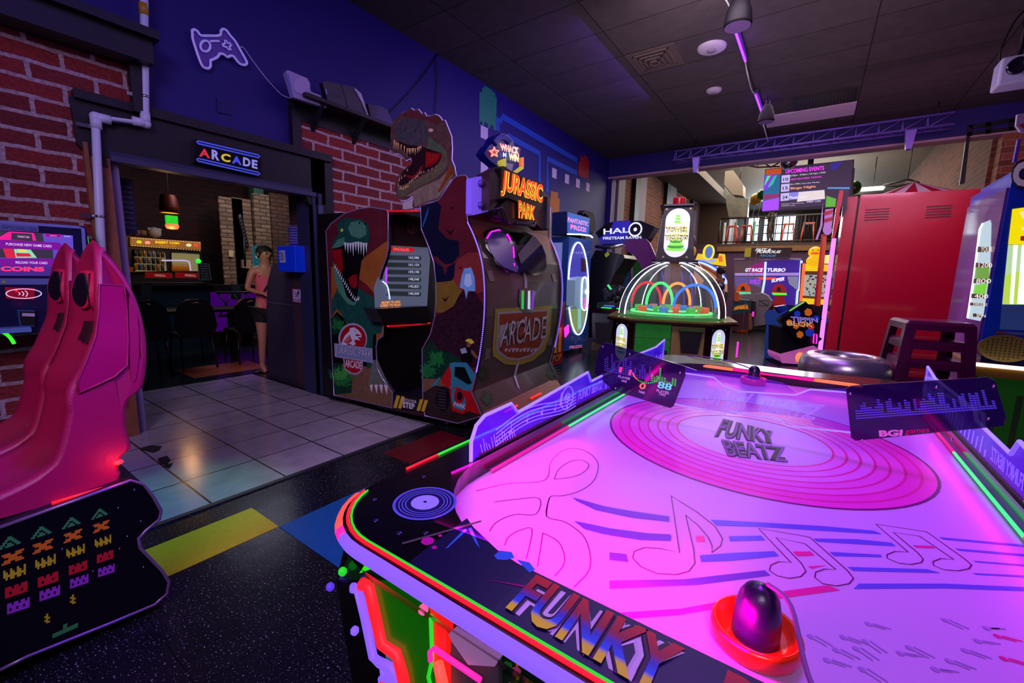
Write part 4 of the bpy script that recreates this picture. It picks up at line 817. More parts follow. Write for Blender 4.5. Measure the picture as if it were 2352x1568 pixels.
RA(b, sub([(480, 826), (788, 808), (778, 955), (740, 1045), (680, 1095), (600, 1120), (530, 1110), (475, 1070), (470, 1030)]), .014, mat('shield_grey', (150, 146, 140), .35)); RA(b, sub([(492, 840), (776, 822), (766, 950), (728, 1035), (672, 1082), (600, 1104), (540, 1096), (490, 1060), (485, 1025)]), .016, mat('shield_red', (130, 52, 30), .35, noise=.3))
def rtext(mb, s, q, off, m, bold=0):
    vs, fs, bb = text_mesh(s, bold); o = []
    for v in vs:
        a = (v.x-bb[0])/(bb[2]-bb[0]); c = (v.y-bb[1])/(bb[3]-bb[1])
        x = (q[3][0]*(1-a)+q[2][0]*a)*(1-c)+(q[0][0]*(1-a)+q[1][0]*a)*c; y = (q[3][1]*(1-a)+q[2][1]*a)*(1-c)+(q[0][1]*(1-a)+q[1][1]*a)*c
        o.append(rp(*a2([(x, y)])[0], off))
    mb.add(o, fs, m)
rtext(b, 'ARCADE', [(515, 885), (775, 850), (765, 985), (492, 1040)], .019, mat('shield_shadow', (40, 24, 24), .4), .05); rtext(b, 'ARCADE', [(515, 885), (775, 850), (765, 985), (492, 1040)], .022, mat('shield_letter', (180, 172, 176), .3))
for i in range(9): x = 520+i*22; RA(b, [(x, 1050+6*math.sin(i*2)), (x+22, 1040), (x+14, 1062), (x+4, 1070)], .019, mat('shield_letter'))
b.build('shield_badge', J)
b = MB()
for cx, cy in ((350, 1200), (380, 1350), (770, 1200)):
    for i in range(9):
        a = -1.5+i*.28; l = 90; RA(b, [(cx, cy), (cx+math.cos(a)*l*.5, cy+math.sin(a)*l*.5-8), (cx+math.cos(a)*l, cy+math.sin(a)*l*.8), (cx+math.cos(a)*l*.5, cy+math.sin(a)*l*.5+4)], .014, mat('rear_fern', (44, 74, 44), .4))
b.build('fern_artwork', J)
# base bumper with red lights
b = MB(); p0 = S.P(*prof[-1], -.03); q0 = p0+WV*(CWD-.06); d_ = Vector((.12, 0, -.12)); b.poly([p0+d_, q0+d_, q0, p0], rear_b); b.poly([p0+Vector((.12, 0, -.19)), q0+Vector((.12, 0, -.19)), q0+d_, p0+d_], rear_b); b.build('bumper', J)
b = MB(); g_red = glow('bumper_red_led', (255, 40, 30), 1.6)
for t0, t1 in ((.18, .32), (.5, .64)): b.tube([p0+WV*CWD*t0+Vector((.07, 0, -.05)), p0+WV*CWD*t1+Vector((.07, 0, -.05))], .010, g_red)
b.build('bumper_light', J)
for q in ((-2.62, 2.75), (-2.5, 4.0), (-3.9, 2.6), (-3.2, 4.1)): b = MB(); b.lathe([(.0, -.02), (.035, -.02), (.04, 0), (.035, .02), (0, .02)], (q[0], q[1], .042), mat('caster_grey', (120, 120, 125), .4), 16, ax=(0, 1, 0)); b.build('caster', J)
# screen cabinet between the two side panels
b = MB(); ip = lambda t, dy, z: S.P(t, z, 0)+WV*dy
u1, u2 = S.uv(893, 700)[0], S.uv(975, 700)[0]
def bx(mb, ua, ub, da, db, za, zb, m):
    c = [S.P(ua, za)+WV*da, S.P(ub, za)+WV*da, S.P(ub, za)+WV*db, S.P(ua, za)+WV*db]; h = Vector((0, 0, zb-za)); v = c+[p+h for p in c]
    mb.add(v, [[0, 3, 2, 1], [4, 5, 6, 7], [0, 1, 5, 4], [1, 2, 6, 5], [2, 3, 7, 6], [3, 0, 4, 7]], m)
inner = mat('cabin_black', (14, 12, 16), .35, coat=.2)
bx(b, -.95, -.22, .02, CWD-.05, .1, 1.86, inner); bx(b, -.95, .12, .02, CWD, 1.86, 1.90, inner); b.build('cabin_body', J)
b = MB(); bx(b, -.24, .76, .02, CWD-.05, .08, .15, mat('floor_tread', (34, 22, 46), .35, .4, bump=.4, bscale=200)); b.build('floor_step', J)
b = MB(); bx(b, -.05, .30, 1.05, 1.15, .15, .95, mat('inner_red', (150, 10, 26), .3)); b.build('seat_side', J)
# monitor: plane facing +x
mp = Plane(S.P(-.18, 0)+WV*0, WV); b = MB()
def mpx(pts): return [mp.uv(*p) for p in a1(pts)]
b.pxp(mp, a1([(452, 415), (705, 430), (720, 500), (700, 820), (360, 835), (352, 700), (425, 500)]), .005, .02, mat('screen_static', (60, 64, 80), .3, em=(96, 104, 130), es=.55, noise=.8, nscale=120))
b.build('monitor', J)
b = MB(); sg = mat('score_row_dark', (40, 46, 52), .3, em=(40, 50, 54), es=.5)
for k, s in enumerate(('162,586', '161,154', '159,190', '148,540', '142,821', '140,309')):
    y = 482+k*48; b.pxp(mp, a1([(440, y), (655, y+4), (662, y+20), (655, y+34), (425, y+30)]), .020, .022, sg)
    b.text(mp, s, [(x_, y_) for x_, y_ in a1([(578, y+6), (648, y+8), (646, y+28), (576, y+26)])], .0235, glow('score_white', (170, 176, 200), 1.0), bold=.02)
b.pxp(mp, a1([(456, 424), (612, 434), (612, 462), (452, 456)]), .020, .023, glow('banner_red', (190, 14, 30), .9)); b.text(mp, 'DINOSAURS', a1([(474, 430), (580, 437), (580, 456), (474, 450)]), .0245, glow('banner_text', (240, 120, 130), 1.0))
b.text(mp, 'MONEY TO ADD', a1([(398, 790), (520, 784), (520, 800), (396, 806)]), .022, glow('screen_orange', (255, 150, 30), 1.1), bold=.03); b.text(mp, 'CARD TO PLAY', a1([(388, 808), (525, 804), (525, 820), (388, 826)]), .022, glow('screen_orange', (255, 150, 30), 1.1), bold=.03)
b.tube([mp.P(*mp.uv(*p), .03) for p in a1([(412, 560), (412, 670)])], .008, glow('screen_violet', (170, 50, 240), 1.2)); b.tube([mp.P(*mp.uv(*p), .03) for p in smooth_open(a1([(388, 655), (420, 690), (436, 775)]), 5)], .006, glow('screen_pale', (200, 220, 255), 1.3))
b.build('score_screen', J)
b = MB(); b.pxp(mp, a1([(445, 220), (680, 280), (690, 390), (700, 430), (450, 415)]), .0, .06, mat('inner_header', (40, 16, 26), .3)); b.text(mp, 'Ju', a1([(600, 285), (655, 295), (650, 325), (600, 318)]), .063, mat('header_letter', (150, 120, 160), .4)); b.prism(mp, [mp.uv(*p) for p in a1(circ(572, 300, 40, 44, 20))], .06, .062, mat('header_badge', (96, 40, 50), .4)); b.build('header_panel', J)
b = MB(); b.pxp(mp, a1([(360, 840), (700, 822), (720, 870), (700, 940), (405, 930)]), .0, .16, inner); b.build('control_shelf', J)
gr2 = glow('led_dots_red', (255, 30, 50), 2.2)
for q in ([(440, 188), (650, 186)], [(408, 952), (560, 945), (690, 932)]):
    mb = MB(); P = [mp.P(*mp.uv(*p), .06) for p in a1(q)] if q[0][1] > 500 else [S.P(*S.uv(*p), .004) for p in a1(q)]
    for i in range(len(P)-1):
        n_ = 14
        for k in range(n_): mb.sphere(P[i].lerp(P[i+1], k/n_), .009, gr2, 6)
    mb.tube(P, .009, glow('led_base_red', (180, 10, 30), .8), 6); mb.build('led_strip', J)
b = MB(); stp = a1([(470, 1408), (670, 1448), (680, 1525), (474, 1494)]); b.pxp(S, stp, -.02, .012, mat('hazard_black', (16, 16, 16), .4))
for k in (0, 1, 5, 6): x = 476+k*31; b.pxf(S, a1([(x+22, 1415+k*5), (x+44, 1420+k*5), (x+20, 1502+k*4), (x-2, 1497+k*4)]), .013, mat('hazard_yellow', (196, 158, 40), .4))
b.text(S, 'WATCH YOUR', a1([(528, 1432), (628, 1450), (628, 1470), (528, 1455)]), .0135, bone, bold=.02); b.text(S, 'STEP', a1([(538, 1458), (618, 1472), (616, 1510), (538, 1498)]), .0135, bone, bold=.04)
b.build('step_warning', J)
b = MB(); b.pxp(S, a1([(478, 1500), (680, 1530), (690, 1556), (480, 1516)]), -.4, -.01, mat('base_plum', (48, 10, 22), .5)); b.build('plinth', J)
# marquee
RO = S.P(*S.uv(1084, 430), 0)
MP = Plane(RO+Vector((.04, 0, 0)), WV); wood = mat('marquee_wood', (58, 36, 40), .4, noise=.7, nscale=9, coat=.2)
def m2(pts): return [MP.uv(*p) for p in zz(1060, 180, 4.125, pts)]
m2p = lambda pts: zz(1060, 180, 4.125, pts)
b = MB(); b.pxp(MP, m2p([(262, 905), (400, 830), (600, 960), (760, 1060), (840, 1120), (835, 1440), (780, 1440), (700, 1370), (560, 1380), (360, 1340), (330, 1240), (262, 1250)]), -.02, .10, wood); b.build('marquee_box', J)
b = MB(); b.pxp(MP, m2p([(96, 955), (110, 945), (250, 912), (264, 920), (262, 1245), (250, 1262), (110, 1296), (92, 1280)]), -.02, .03, mat('lit_violet_plate', (130, 100, 230), .3, em=(104, 76, 220), es=.55)); pt_ = b.build('bracket_plate', J)
for y in (1000, 1205): b = MB(); b.sphere(MP.P(*m2([(142, y)])[0], .035), .028, mat('plate_knob', (90, 70, 170), .25, .3), 12); b.build('bracket_knob', pt_)
b = MB(); sil = mat('marquee_bracket', (60, 56, 76), .3, .6); b.pxp(MP, m2p([(340, 1230), (440, 1140), (470, 1170), (535, 1180), (525, 1390), (420, 1350), (345, 1300)]), .10, .14, mat('marquee_dark_metal', (28, 22, 38), .3, .4)); b.tube([MP.P(*MP.off(.15).uv(*p), .15) for p in m2p([(270, 1250), (380, 1225), (400, 1240), (440, 1370)])], .006, sil); b.tube([MP.P(*MP.off(.15).uv(*p), .15) for p in m2p([(525, 1375), (690, 1395), (700, 1350)])], .012, sil); b.pxp(MP, m2p([(812, 1120), (832, 1130), (832, 1440), (806, 1420)]), .1, .13, sil); b.build('marquee_bracket', J)  # bracket includes a darker metallic slab
b = MB(); mk = mat('marquee_back', (20, 14, 12), .3); b.pxp(MP, m2p([(375, 850), (400, 840), (600, 940), (770, 990), (775, 1180), (730, 1260), (700, 1345), (540, 1330), (535, 1170), (440, 1130), (365, 1140)]), .10, .16, mk)
gy = glow('marquee_yellow', (255, 214, 50), 1.3); go = ramp_mat('marquee_orange', 2, [(1.75, (235, 80, 10)), (1.95, (245, 70, 10)), (2.25, (220, 24, 20))], .4, em=1.4)
JQ = [(395, 862), (775, 1010), (765, 1228), (372, 1112)]; PQ = [(542, 1150), (705, 1215), (695, 1345), (538, 1322)]
b.text(MP, 'JURASSIC', m2p(JQ), .163, gy, bold=.055); b.text(MP, 'JURASSIC', m2p(JQ), .167, go, bold=.02); b.text(MP, 'PARK', m2p(PQ), .163, gy, bold=.05); b.text(MP, 'PARK', m2p(PQ), .167, go, bold=.02)
b.build('marquee_lettering', J)
# cut-out dinosaur head above the roof
DH = thing('dinosaur_head_cutout', 'flat dinosaur head cutout with open toothed jaws standing on the cabin roof', 'cutout', (-2.85, 2.56, 1.9))
d3 = lambda pts: zz(880, 230, 5.805, pts)
HO = S.off(-.05)
ho = d3([(100, 510), (95, 480), (105, 370), (135, 290), (185, 220), (240, 175), (310, 145), (370, 105), (385, 115), (408, 138), (465, 118), (515, 180), (548, 162), (575, 212), (630, 210), (690, 188), (740, 205), (770, 240), (780, 268), (820, 266), (850, 340), (905, 480), (915, 640), (908, 790), (945, 880), (968, 1010), (900, 1060), (740, 1310), (720, 1330), (500, 1390), (495, 1440), (410, 1445), (388, 1410), (405, 1280), (390, 1268), (330, 1320), (280, 1332), (220, 1325), (180, 1270), (160, 1200), (165, 1100), (185, 1050), (250, 930), (290, 915), (370, 850), (382, 820), (375, 768), (300, 800), (280, 780), (240, 730), (205, 710), (150, 708), (120, 680), (110, 600)])
m_hd = c_('head_brown', (84, 62, 60), noise=.7, nscale=30)
b = MB(); b.pxp(HO, ho, -.02, 0, m_hd); b.build('cutout_board', DH)
H2 = lambda pts, lv, m: b.pxf(HO, d3(pts), .001*lv, m)
b = MB()
H2([(170, 330), (320, 230), (520, 260), (600, 400), (590, 520), (480, 600), (340, 600), (190, 520), (150, 430)], 1, c_('snout_grey', (66, 66, 72), noise=.9, nscale=44))
H2([(250, 190), (370, 120), (560, 220), (700, 210), (800, 290), (700, 320), (520, 250), (330, 225)], 1.1, c_('brow_red', (90, 44, 46), noise=.6, nscale=30))
H2([(600, 480), (650, 520), (760, 600), (820, 660), (800, 710), (700, 715), (590, 640)], 1.2, c_('cheek_green', (76, 98, 70), noise=.5, nscale=30))
H2([(200, 545), (350, 600), (490, 610), (580, 640), (780, 705), (770, 780), (700, 880), (560, 960), (440, 1040), (330, 1100), (230, 1140), (200, 1110), (260, 950), (380, 860), (390, 770), (330, 740), (240, 650)], 1.6, c_('mouth_dark', (38, 20, 28)))
H2([(570, 680), (680, 710), (780, 710), (740, 800), (640, 880), (560, 900)], 2, mred)
for k in range(7): H2([(585+k*26, 690+k*3), (592+k*26, 690+k*3), (588+k*20, 860-k*12), (580+k*20, 860-k*12)], 2.2, c_('sinew', (170, 40, 40)))
H2([(290, 990), (380, 1010), (440, 980), (500, 880), (540, 860), (500, 960), (420, 1040), (340, 1040)], 2, c_('tongue', (120, 24, 36)))
H2([(800, 640), (850, 700), (860, 850), (800, 960), (700, 1040), (520, 1130), (380, 1200), (300, 1270), (230, 1300), (190, 1230), (190, 1160), (330, 1130), (440, 1060), (600, 970), (720, 890), (780, 790)], 2.1, c_('jaw_olive', (92, 90, 66), noise=.7, nscale=38))
H2([(300, 1280), (520, 1150), (760, 1050), (900, 900), (950, 950), (900, 1055), (735, 1300), (505, 1380), (420, 1420), (400, 1280)], 1.8, c_('neck_grey', (122, 112, 96), noise=.5, nscale=24))
H2([(880, 880), (900, 860), (950, 960), (880, 1040), (760, 1220), (720, 1230), (820, 1040)], 2, c_('neck_rust', (120, 60, 34), noise=.5, nscale=20))
ivory = c_('ivory_tooth', (214, 176, 110))
for x, y, l in [(150, 530, 130), (172, 560, 110), (200, 570, 110), (240, 590, 90), (282, 610, 110), (320, 640, 110), (345, 640, 85), (360, 645, 90), (385, 640, 80), (402, 640, 70), (428, 640, 100), (460, 625, 90), (480, 615, 80), (500, 610, 55)]: H2([(x-8, y), (x+12, y), (x+10-l*.12, y+l)], 3, ivory)
for x, y, l in [(200, 1150, 60), (225, 1190, 60), (245, 1190, 50), (268, 1195, 60), (292, 1180, 60), (310, 1165, 60), (330, 1155, 50), (350, 1110, 50), (375, 1095, 55), (395, 1075, 50), (425, 1050, 50), (445, 1030, 40), (460, 1020, 50), (485, 985, 60), (510, 975, 40), (540, 965, 30), (600, 950, 35), (650, 930, 40), (705, 895, 30), (215, 1080, 60), (245, 1050, 50), (285, 1020, 40), (322, 945, 40)]: H2([(x-8, y), (x+8, y), (x+6, y-l)], 3, ivory)
H2(circ(636, 400, 33, 24, 18), 3, c_('eye_cream', (210, 176, 140)))
b.build('dinosaur_print', DH)
mb = MB(); mb.tube([HO.P(*HO.uv(*p), -.01) for p in ho], .006, mat('acrylic_edge', (190, 160, 230), .2, em=(150, 120, 220), es=.5), 6, closed=True); mb.build('edge_trim', DH)
mb = MB(); mb.pxp(HO, d3([(270, 1330), (400, 1270), (390, 1440), (255, 1468)]), -.03, -.02, mat('foam_support', (176, 170, 176), .5)); mb.build('support_board', DH)
# ================================================================ LEFT SIDE
m_seat = mat('seat_red_plastic', (160, 16, 66), .38, bump=.25, bscale=400, coat=.1)
m_seat2 = mat('seat_red_panel', (160, 14, 70), .25, coat=.3)
s5 = lambda pts: zz(0, 480, 3.015, pts); s6 = lambda pts: zz(0, 950, 2.5375, pts)
SX = -2.05; SW = .40
spl = PX(SX)
front = [spl.uv(*p) for p in s5([(745, 202), (712, 240), (690, 370), (676, 500), (665, 600), (663, 700), (655, 850), (600, 990), (540, 1130), (470, 1250), (450, 1350), (458, 1440)])]
front += [(.245, .70), (.20, .655), (.10, .62), (-.05, .60), (-.35, .60), (-.46, .62), (-.50, .60), (-.50, .555)]
back = [spl.uv(*p) for p in s5([(775, 225), (860, 380), (930, 540), (990, 720), (1025, 900), (1030, 1060), (1012, 1200), (985, 1255), (915, 1310), (885, 1400), (890, 1530)])]
back += [spl.uv(*p) for p in s6([(772, 180), (765, 210), (722, 250), (702, 330), (712, 352)])]
back += [(.40, .545)]
prof_f = smooth_open(front, 3); prof_b = smooth_open(back, 3)
def seat_loop():
    return [(p, 'f') for p in prof_f]+[((-.48, .545), 'b')]+[(p, 'b') for p in prof_b[::-1][:-1]]
def seat(lab, dx):
    t = thing('racing_simulator_shell', lab, 'racing seat', (SX-SW/2+dx, .2, .545), 'red racing seats on the cabinet base')
    lp = seat_loop(); ts = [-1, -.97, -.88, -.72, -.45, -.15, .15, .45, .72, .88, .97, 1]; cz = sum(p[0][1] for p in lp)/len(lp)
    b = MB(); vs = []
    zmax = max(p[0][1] for p in lp)
    for tt in ts:
        for (y, z), k in lp:
            wz = 1-.62*max(0, (z-1.16)/(zmax-1.16))**1.9 if z > 1.16 else 1
            x = SX-SW/2+dx+tt*SW/2*wz
            sh = .018 if abs(tt) == 1 else (.007 if abs(tt) > .95 else 0)
            yy, zc = y, z
            if k == 'f':
                hol = (.045*max(0, 1-(tt/.8)**2) if abs(tt) < .8 else 0)*min(1, max(0, (zmax-z)/.16))
                if z > .66: yy += hol+sh
                else: zc -= hol*.8+sh
            else: yy -= sh
            zc -= .03*abs(tt)**2*max(0, (z-1.3)/.15)
            vs.append((x, yy, zc))
    n_ = len(lp); fs = []
    for i in range(len(ts)-1):
        for j in range(n_): fs.append([i*n_+j, i*n_+(j+1) % n_, (i+1)*n_+(j+1) % n_, (i+1)*n_+j])
    b.add(vs, fs, m_seat, True); b.add(vs[:n_], [list(range(n_))], m_seat); b.add(vs[-n_:], [list(range(n_))[::-1]], m_seat)
    o = b.build('shell', t)
    bm = bmesh.new(); bm.from_mesh(o.data); bmesh.ops.remove_doubles(bm, verts=bm.verts, dist=1e-5); bmesh.ops.recalc_face_normals(bm, faces=bm.faces); bm.to_mesh(o.data); bm.free()
    # recessed side panel with raised border
    pl = PX(SX+dx+.001); q = [spl.uv(*p) for p in s5([(690, 520), (855, 530), (875, 700), (885, 900), (880, 1080), (790, 1160), (660, 1220), (545, 1270), (530, 1200), (600, 1040), (660, 880), (680, 700)])]
    b = MB(); b.prism(pl, q, -.02, .004, m_seat2); b.build('side_panel', t)
    b = MB(); b.tube([pl.P(u, v, .004) for u, v in q], .0035, m_seat, 6, closed=True); b.build('panel_border', t)
    q = [spl.uv(*p) for p in s5([(892, 620), (930, 640), (955, 800), (960, 1000), (935, 1180), (905, 1160), (895, 900)])]
    b = MB(); b.prism(pl, ribs(q, 4), -.02, .003, m_seat); b.build('side_groove', t)
    fz_ = sorted([(z, y) for (y, z) in prof_f])
    def fy(z):
        for i in range(len(fz_)-1):
            if fz_[i][0] <= z <= fz_[i+1][0]: a = (z-fz_[i][0])/max(1e-6, fz_[i+1][0]-fz_[i][0]); return fz_[i][1]*(1-a)+fz_[i+1][1]*a
        return fz_[-1][1]
    def patch(nm, cx, z0, z1, hw, m, off=.012, oval=True):
        mb = MB(); P = []
        for k in range(24):
            a = 2*PI*k/24; ca, sa = math.cos(a), math.sin(a)
            if not oval: ca, sa = max(-.8, min(.8, ca*1.3)), max(-.85, min(.85, sa*1.3))
            z = (z0+z1)/2+(z1-z0)/2*sa; wz = 1-.62*max(0, (z-1.16)/(zmax-1.16))**1.6 if z > 1.16 else 1
            tt = cx+hw*ca; x = SX-SW/2+dx+tt*SW/2*wz; hol = .045*max(0, 1-(tt/.8)**2)*min(1, max(0, (zmax-z)/.16))
            P.append((x, fy(z)+hol-off, z-.05*tt*tt*max(0, (z-1.3)/.15)))
        mb.poly(P, m); mb.add(P+[(p[0], p[1]+.03, p[2]) for p in P], [[i, (i+1) % 24, 24+(i+1) % 24, 24+i] for i in range(24)], m); mb.build(nm, t)
    hole = mat('seat_dark_slot', (18, 8, 24), .4); rim = mat('seat_rim', (200, 30, 80), .3)
    patch('slot_rim', -.42, 1.185, 1.335, .30, rim, .016); patch('harness_slot', -.42, 1.195, 1.325, .22, hole, .024)
    patch('slot_rim', .42, 1.185, 1.335, .26, rim, .016); patch('harness_slot', .42, 1.195, 1.325, .18, hole, .024)
    patch('seat_opening', -.05, 1.06, 1.145, .30, mat('seat_deep_red', (50, 3, 14), .5), .022, False)
    return t
seat('near red moulded racing seat with violet lit side panel', 0)
seat('far red moulded racing seat beside the card kiosk screen', -.46)
# cabinet base with pixel block artwork
BP = PX(-2.0); bt = thing('arcade_pedestal', 'black contoured seat base with rows of coloured pixel block art', 'arcade game base', (-2.5, 0, 0))
bq = [(-.75, .545)]+[BP.uv(*p) for p in [(0, 1211), (300, 1103), (330, 1112), (352, 1140), (370, 1172), (366, 1192), (335, 1218), (318, 1236), (322, 1258), (372, 1310), (388, 1335), (384, 1362), (355, 1388), (255, 1430), (60, 1508), (0, 1538)]]+[(-.75, .10)]
b = MB(); b.prism(BP, bq, -.95, 0, mat('base_side_black', (10, 10, 13), .25, coat=.3), BLACK); b.build('body', bt)
mb = MB(); mb.tube([BP.P(u, v, 0) for u, v in bq[1:-1]], .006, mat('base_trim', (130, 110, 140), .3, .5), 6); mb.build('edge_trim', bt)
b = MB(); b.box((-2.9, -.7, .02), (-2.08, .36, .12), mat('base_kick', (24, 24, 30), .5)); b.build('plinth', bt)
G = [("    XX    ", "   XXXX   ", "  XXXXXX  ", " XX XX XX ", "XXXXXXXXXX", " X X  X X "), ("XX      XX", " XX XX XX ", "  XXXXXX  ", "  XX  XX  ", " XX    XX ", "XX  XX  XX"), ("  XX  XX  ", " XXXXXXXX ", "XX XXXX XX", "X  X  X  X", " XX    XX "),
     (" XXXXXXXX ", "XXXXXXXXXX", "XX XXXX XX", "XXXXXXXXXX", "  XX  XX  "), (" XXXX XXX ", "XXX XXX XX", "XXXXXXXXXX", "XX XXX XXX", " XXX XXXX ")]
G = [("    XX    ", "   XXXX   ", "  XX  XX  ", " XX XX XX ", "XX XXXX XX"), ("XXXX  XXXX", " XXXXXXXX ", "   XXXX   ", " XXXXXXXX ", "XXXX  XXXX"), ("X  X  X  X", "XX XX XX X", "XXXXXXXXXX", " X XX XX X"), ("XXX XX XXX", "XXXXXXXXXX", "XX XXXX XX", "XXXXXXXXXX"), ("XX XX XX X", "XXXXXXXXXX", "X XX XX XX", "XXXXXXXXXX")]
cols = [(56, 150, 64), (206, 120, 24), (186, 186, 26), (190, 34, 38), (150, 62, 160)]
cent = [[(55, 745), (240, 685), (415, 630), (580, 578)], [(75, 835), (250, 773), (425, 712), (590, 657)], [(85, 925), (265, 863), (440, 800), (600, 743)], [(95, 1025), (280, 965), (455, 897), (612, 832)], [(107, 1118), (290, 1045), (462, 975), (620, 912)]]
b = MB()
def pxbits(rows, x, y, w_, h_, m, sk=.33):
    H = len(rows); Wd = len(rows[0])
    for j, r_ in enumerate(rows):
        for i, ch_ in enumerate(r_):
            if ch_ == ' ': continue
            x0, x1 = x+(i/Wd-.5)*w_, x+((i+1)/Wd-.5)*w_; y0, y1 = y+(j/H-.5)*h_, y+((j+1)/H-.5)*h_
            b.pxf(BP, s6([(x0, y0-(x0-x)*sk), (x1, y0-(x1-x)*sk), (x1, y1-(x1-x)*sk), (x0, y1-(x0-x)*sk)]), .0012, m)
for k in range(5):
    m = mat('pixel_%d' % k, cols[k], .35)
    for i, (x, y) in enumerate(cent[k]): pxbits(G[k], x, y, 132-12*i, 62-4*i, m)
for x, y in ((275, 1192), (425, 1080)): pxbits((" X ", "XX ", " XX", "XX ", " XX"), x, y, 34, 56, mat('pixel_2'))
pxbits(("     XX     ", "     XX     ", "XXXXXXXXXXXX", "XXXXXXXXXXXX"), 380, 1250, 150, 52, mat('pixel_0'), .45)
for x, y in ((783, 441), (688, 547), (821, 625), (742, 713), (697, 785), (835, 892), (363, 786), (541, 916)):
    b.pxf(BP, s6([(x-3, y-3), (x+3, y-3), (x+3, y+3), (x-3, y+3)]), .0012, mat('pixel_star', (200, 200, 210), .4))
b.build('pixel_artwork', bt)
b = MB(); b.tube([(-2.035, .22, .553), (-2.035, .40, .556)], .006, glow('seat_glow_red', (255, 20, 30), 1.4)); b.build('red_light', bt)
b = MB(); b.sphere((-2.055, .40, .63), .016, mat('lamp_red_lens', (255, 60, 60), .2, em=(255, 30, 30), es=2.5), 12, sz=.6); b.build('indicator_lamp', bt)
point('seat_lamp', (-1.99, .40, .63), .3, (1, .05, .05), .02)

# card kiosk on the brick wall
KP = PX(-4.12); k4 = lambda pts: zz(0, 480, 4.125, pts)
K = thing('card_kiosk', 'wall mounted game card kiosk with bright purple touch screen', 'kiosk', (-4.2, .4, .3))
m_kb = mat('kiosk_blue_black', (20, 24, 70), .3, coat=.3)
b = MB(); b.prism(KP, [(-1.0, 1.98)]+[KP.uv(*p) for p in k4([(0, 110), (770, 158), (800, 165), (822, 200), (850, 420), (900, 1120)])]+[(-1.0, .85)], -.26, 0, m_kb); b.build('housing', K)
b = MB(); m_kt = mat('kiosk_pale_trim', (130, 140, 220), .3); b.ribbon(KP, [KP.uv(*p) for p in k4([(0, 120), (740, 172), (785, 185), (800, 400), (835, 700)])], .018, .003, m_kt); b.rect(KP, -1.0, KP.uv(*k4([(0, 715)])[0])[1], KP.uv(*k4([(640, 715)])[0])[0], KP.uv(*k4([(0, 655)])[0])[1], 0, .004, mat('kiosk_label_strip', (110, 120, 190), .4)); b.pxf(KP, k4([(0, 130), (362, 160), (368, 218), (0, 200)]), .005, mat('kiosk_label_strip'))
for k, s in enumerate(('TICKETS AND CARDS', 'ARE LOADED HERE')): b.text(KP, s, k4([(10, 150+k*20), (350, 176+k*20), (350, 190+k*20), (10, 164+k*20)]), .007, mat('label_navy', (20, 24, 90), .5))
b.pxf(KP, k4([(12, 700), (35, 672), (62, 700)]), .006, mat('warning_yellow', (190, 190, 40), .4)); b.build('frame_trim', K)
b = MB(); b.pxp(KP, k4([(0, 205), (690, 250), (706, 605), (690, 632), (0, 632)]), .002, .008, glow('kiosk_screen', (92, 70, 190), .95))
L_ = lambda pts, lv, m: b.pxf(KP, k4(pts), .009+.0006*lv, m)
gp = glow('screen_hot_pink', (240, 20, 140), 1.0); gv = glow('screen_purple', (120, 10, 150), .9); gk = glow('screen_dark', (52, 44, 66), .9); gl = glow('screen_lilac', (230, 200, 245), 1.0); gc = glow('screen_mint', (150, 220, 180), .9); gd = glow('screen_red', (220, 30, 70), .9)
L_([(0, 205), (400, 228), (420, 330), (0, 300)], 1, gk); L_([(0, 262), (90, 212), (320, 226), (345, 300), (0, 290)], 2, gp); L_([(110, 225), (300, 235), (310, 300), (105, 290)], 3, gk)
L_([(0, 292), (560, 318), (580, 335), (580, 388), (0, 372)], 4, gv); L_([(0, 372), (500, 385), (505, 470), (0, 460)], 3, gk); L_([(25, 372), (120, 376), (150, 462), (60, 462)], 4, gd); L_([(130, 378), (290, 384), (350, 462), (150, 462)], 5, gc); L_([(165, 378), (250, 382), (255, 410), (175, 405)], 6, glow('screen_yellow', (230, 210, 90), 1)); L_([(150, 415), (280, 420), (300, 450), (160, 450)], 6, gd)
L_([(0, 468), (520, 470), (560, 500), (560, 540), (0, 535)], 6, gv); L_([(0, 535), (560, 540), (640, 630), (0, 632)], 5, glow('screen_indigo', (70, 40, 140), .8)); L_([(424, 232), (578, 242), (578, 272), (430, 266)], 3, gp); L_([(428, 236), (574, 245), (574, 268), (434, 262)], 4, gv)
b.text(KP, 'PURCHASE NEW GAME CARD', k4([(56, 318), (490, 340), (490, 364), (56, 342)]), .0145, gl, bold=.01); b.text(KP, 'RELOAD YOUR CARD', k4([(148, 492), (450, 500), (450, 522), (148, 516)]), .0145, gl, bold=.01); b.text(KP, 'COINS', k4([(5, 542), (420, 548), (420, 592), (5, 588)]), .0145, glow('screen_coin_red', (255, 50, 110), 1.2), bold=.05); b.text(KP, 'espanol', k4([(470, 244), (535, 248), (535, 262), (470, 258)]), .0145, gl); b.text(KP, 'CONNECT CARD', k4([(165, 250), (280, 258), (280, 276), (165, 268)]), .0145, gl); b.text(KP, '10:44:1', k4([(608, 250), (668, 254), (668, 268), (608, 264)]), .0145, gl)
b.build('screen', K)
b = MB(); b.pxp(KP, k4([(48, 740), (330, 748), (330, 856), (62, 850)]), 0, .012, mat('reader_red', (170, 20, 50), .3, em=(150, 10, 40), es=.25))
c0 = KP.uv(*k4([(225, 800)])[0]); b.tube([KP.P(c0[0]+.075*math.cos(2*PI*k/24), c0[1]+.030*math.sin(2*PI*k/24), .014) for k in range(24)], .0025, gl, 5, closed=True)
for k in range(3): b.tube([KP.P(c0[0]-.03+.012*k+(.012+.004*k)*math.cos(a), c0[1]+(.010+.006*k)*math.sin(a), .014) for a in [-1+.25*j for j in range(9)]], .002, gl, 5)
b.sphere(KP.P(*KP.uv(*k4([(152, 772)])[0]), .014), .006, glow('reader_led', (255, 30, 40), 2), 8); b.build('card_reader', K)
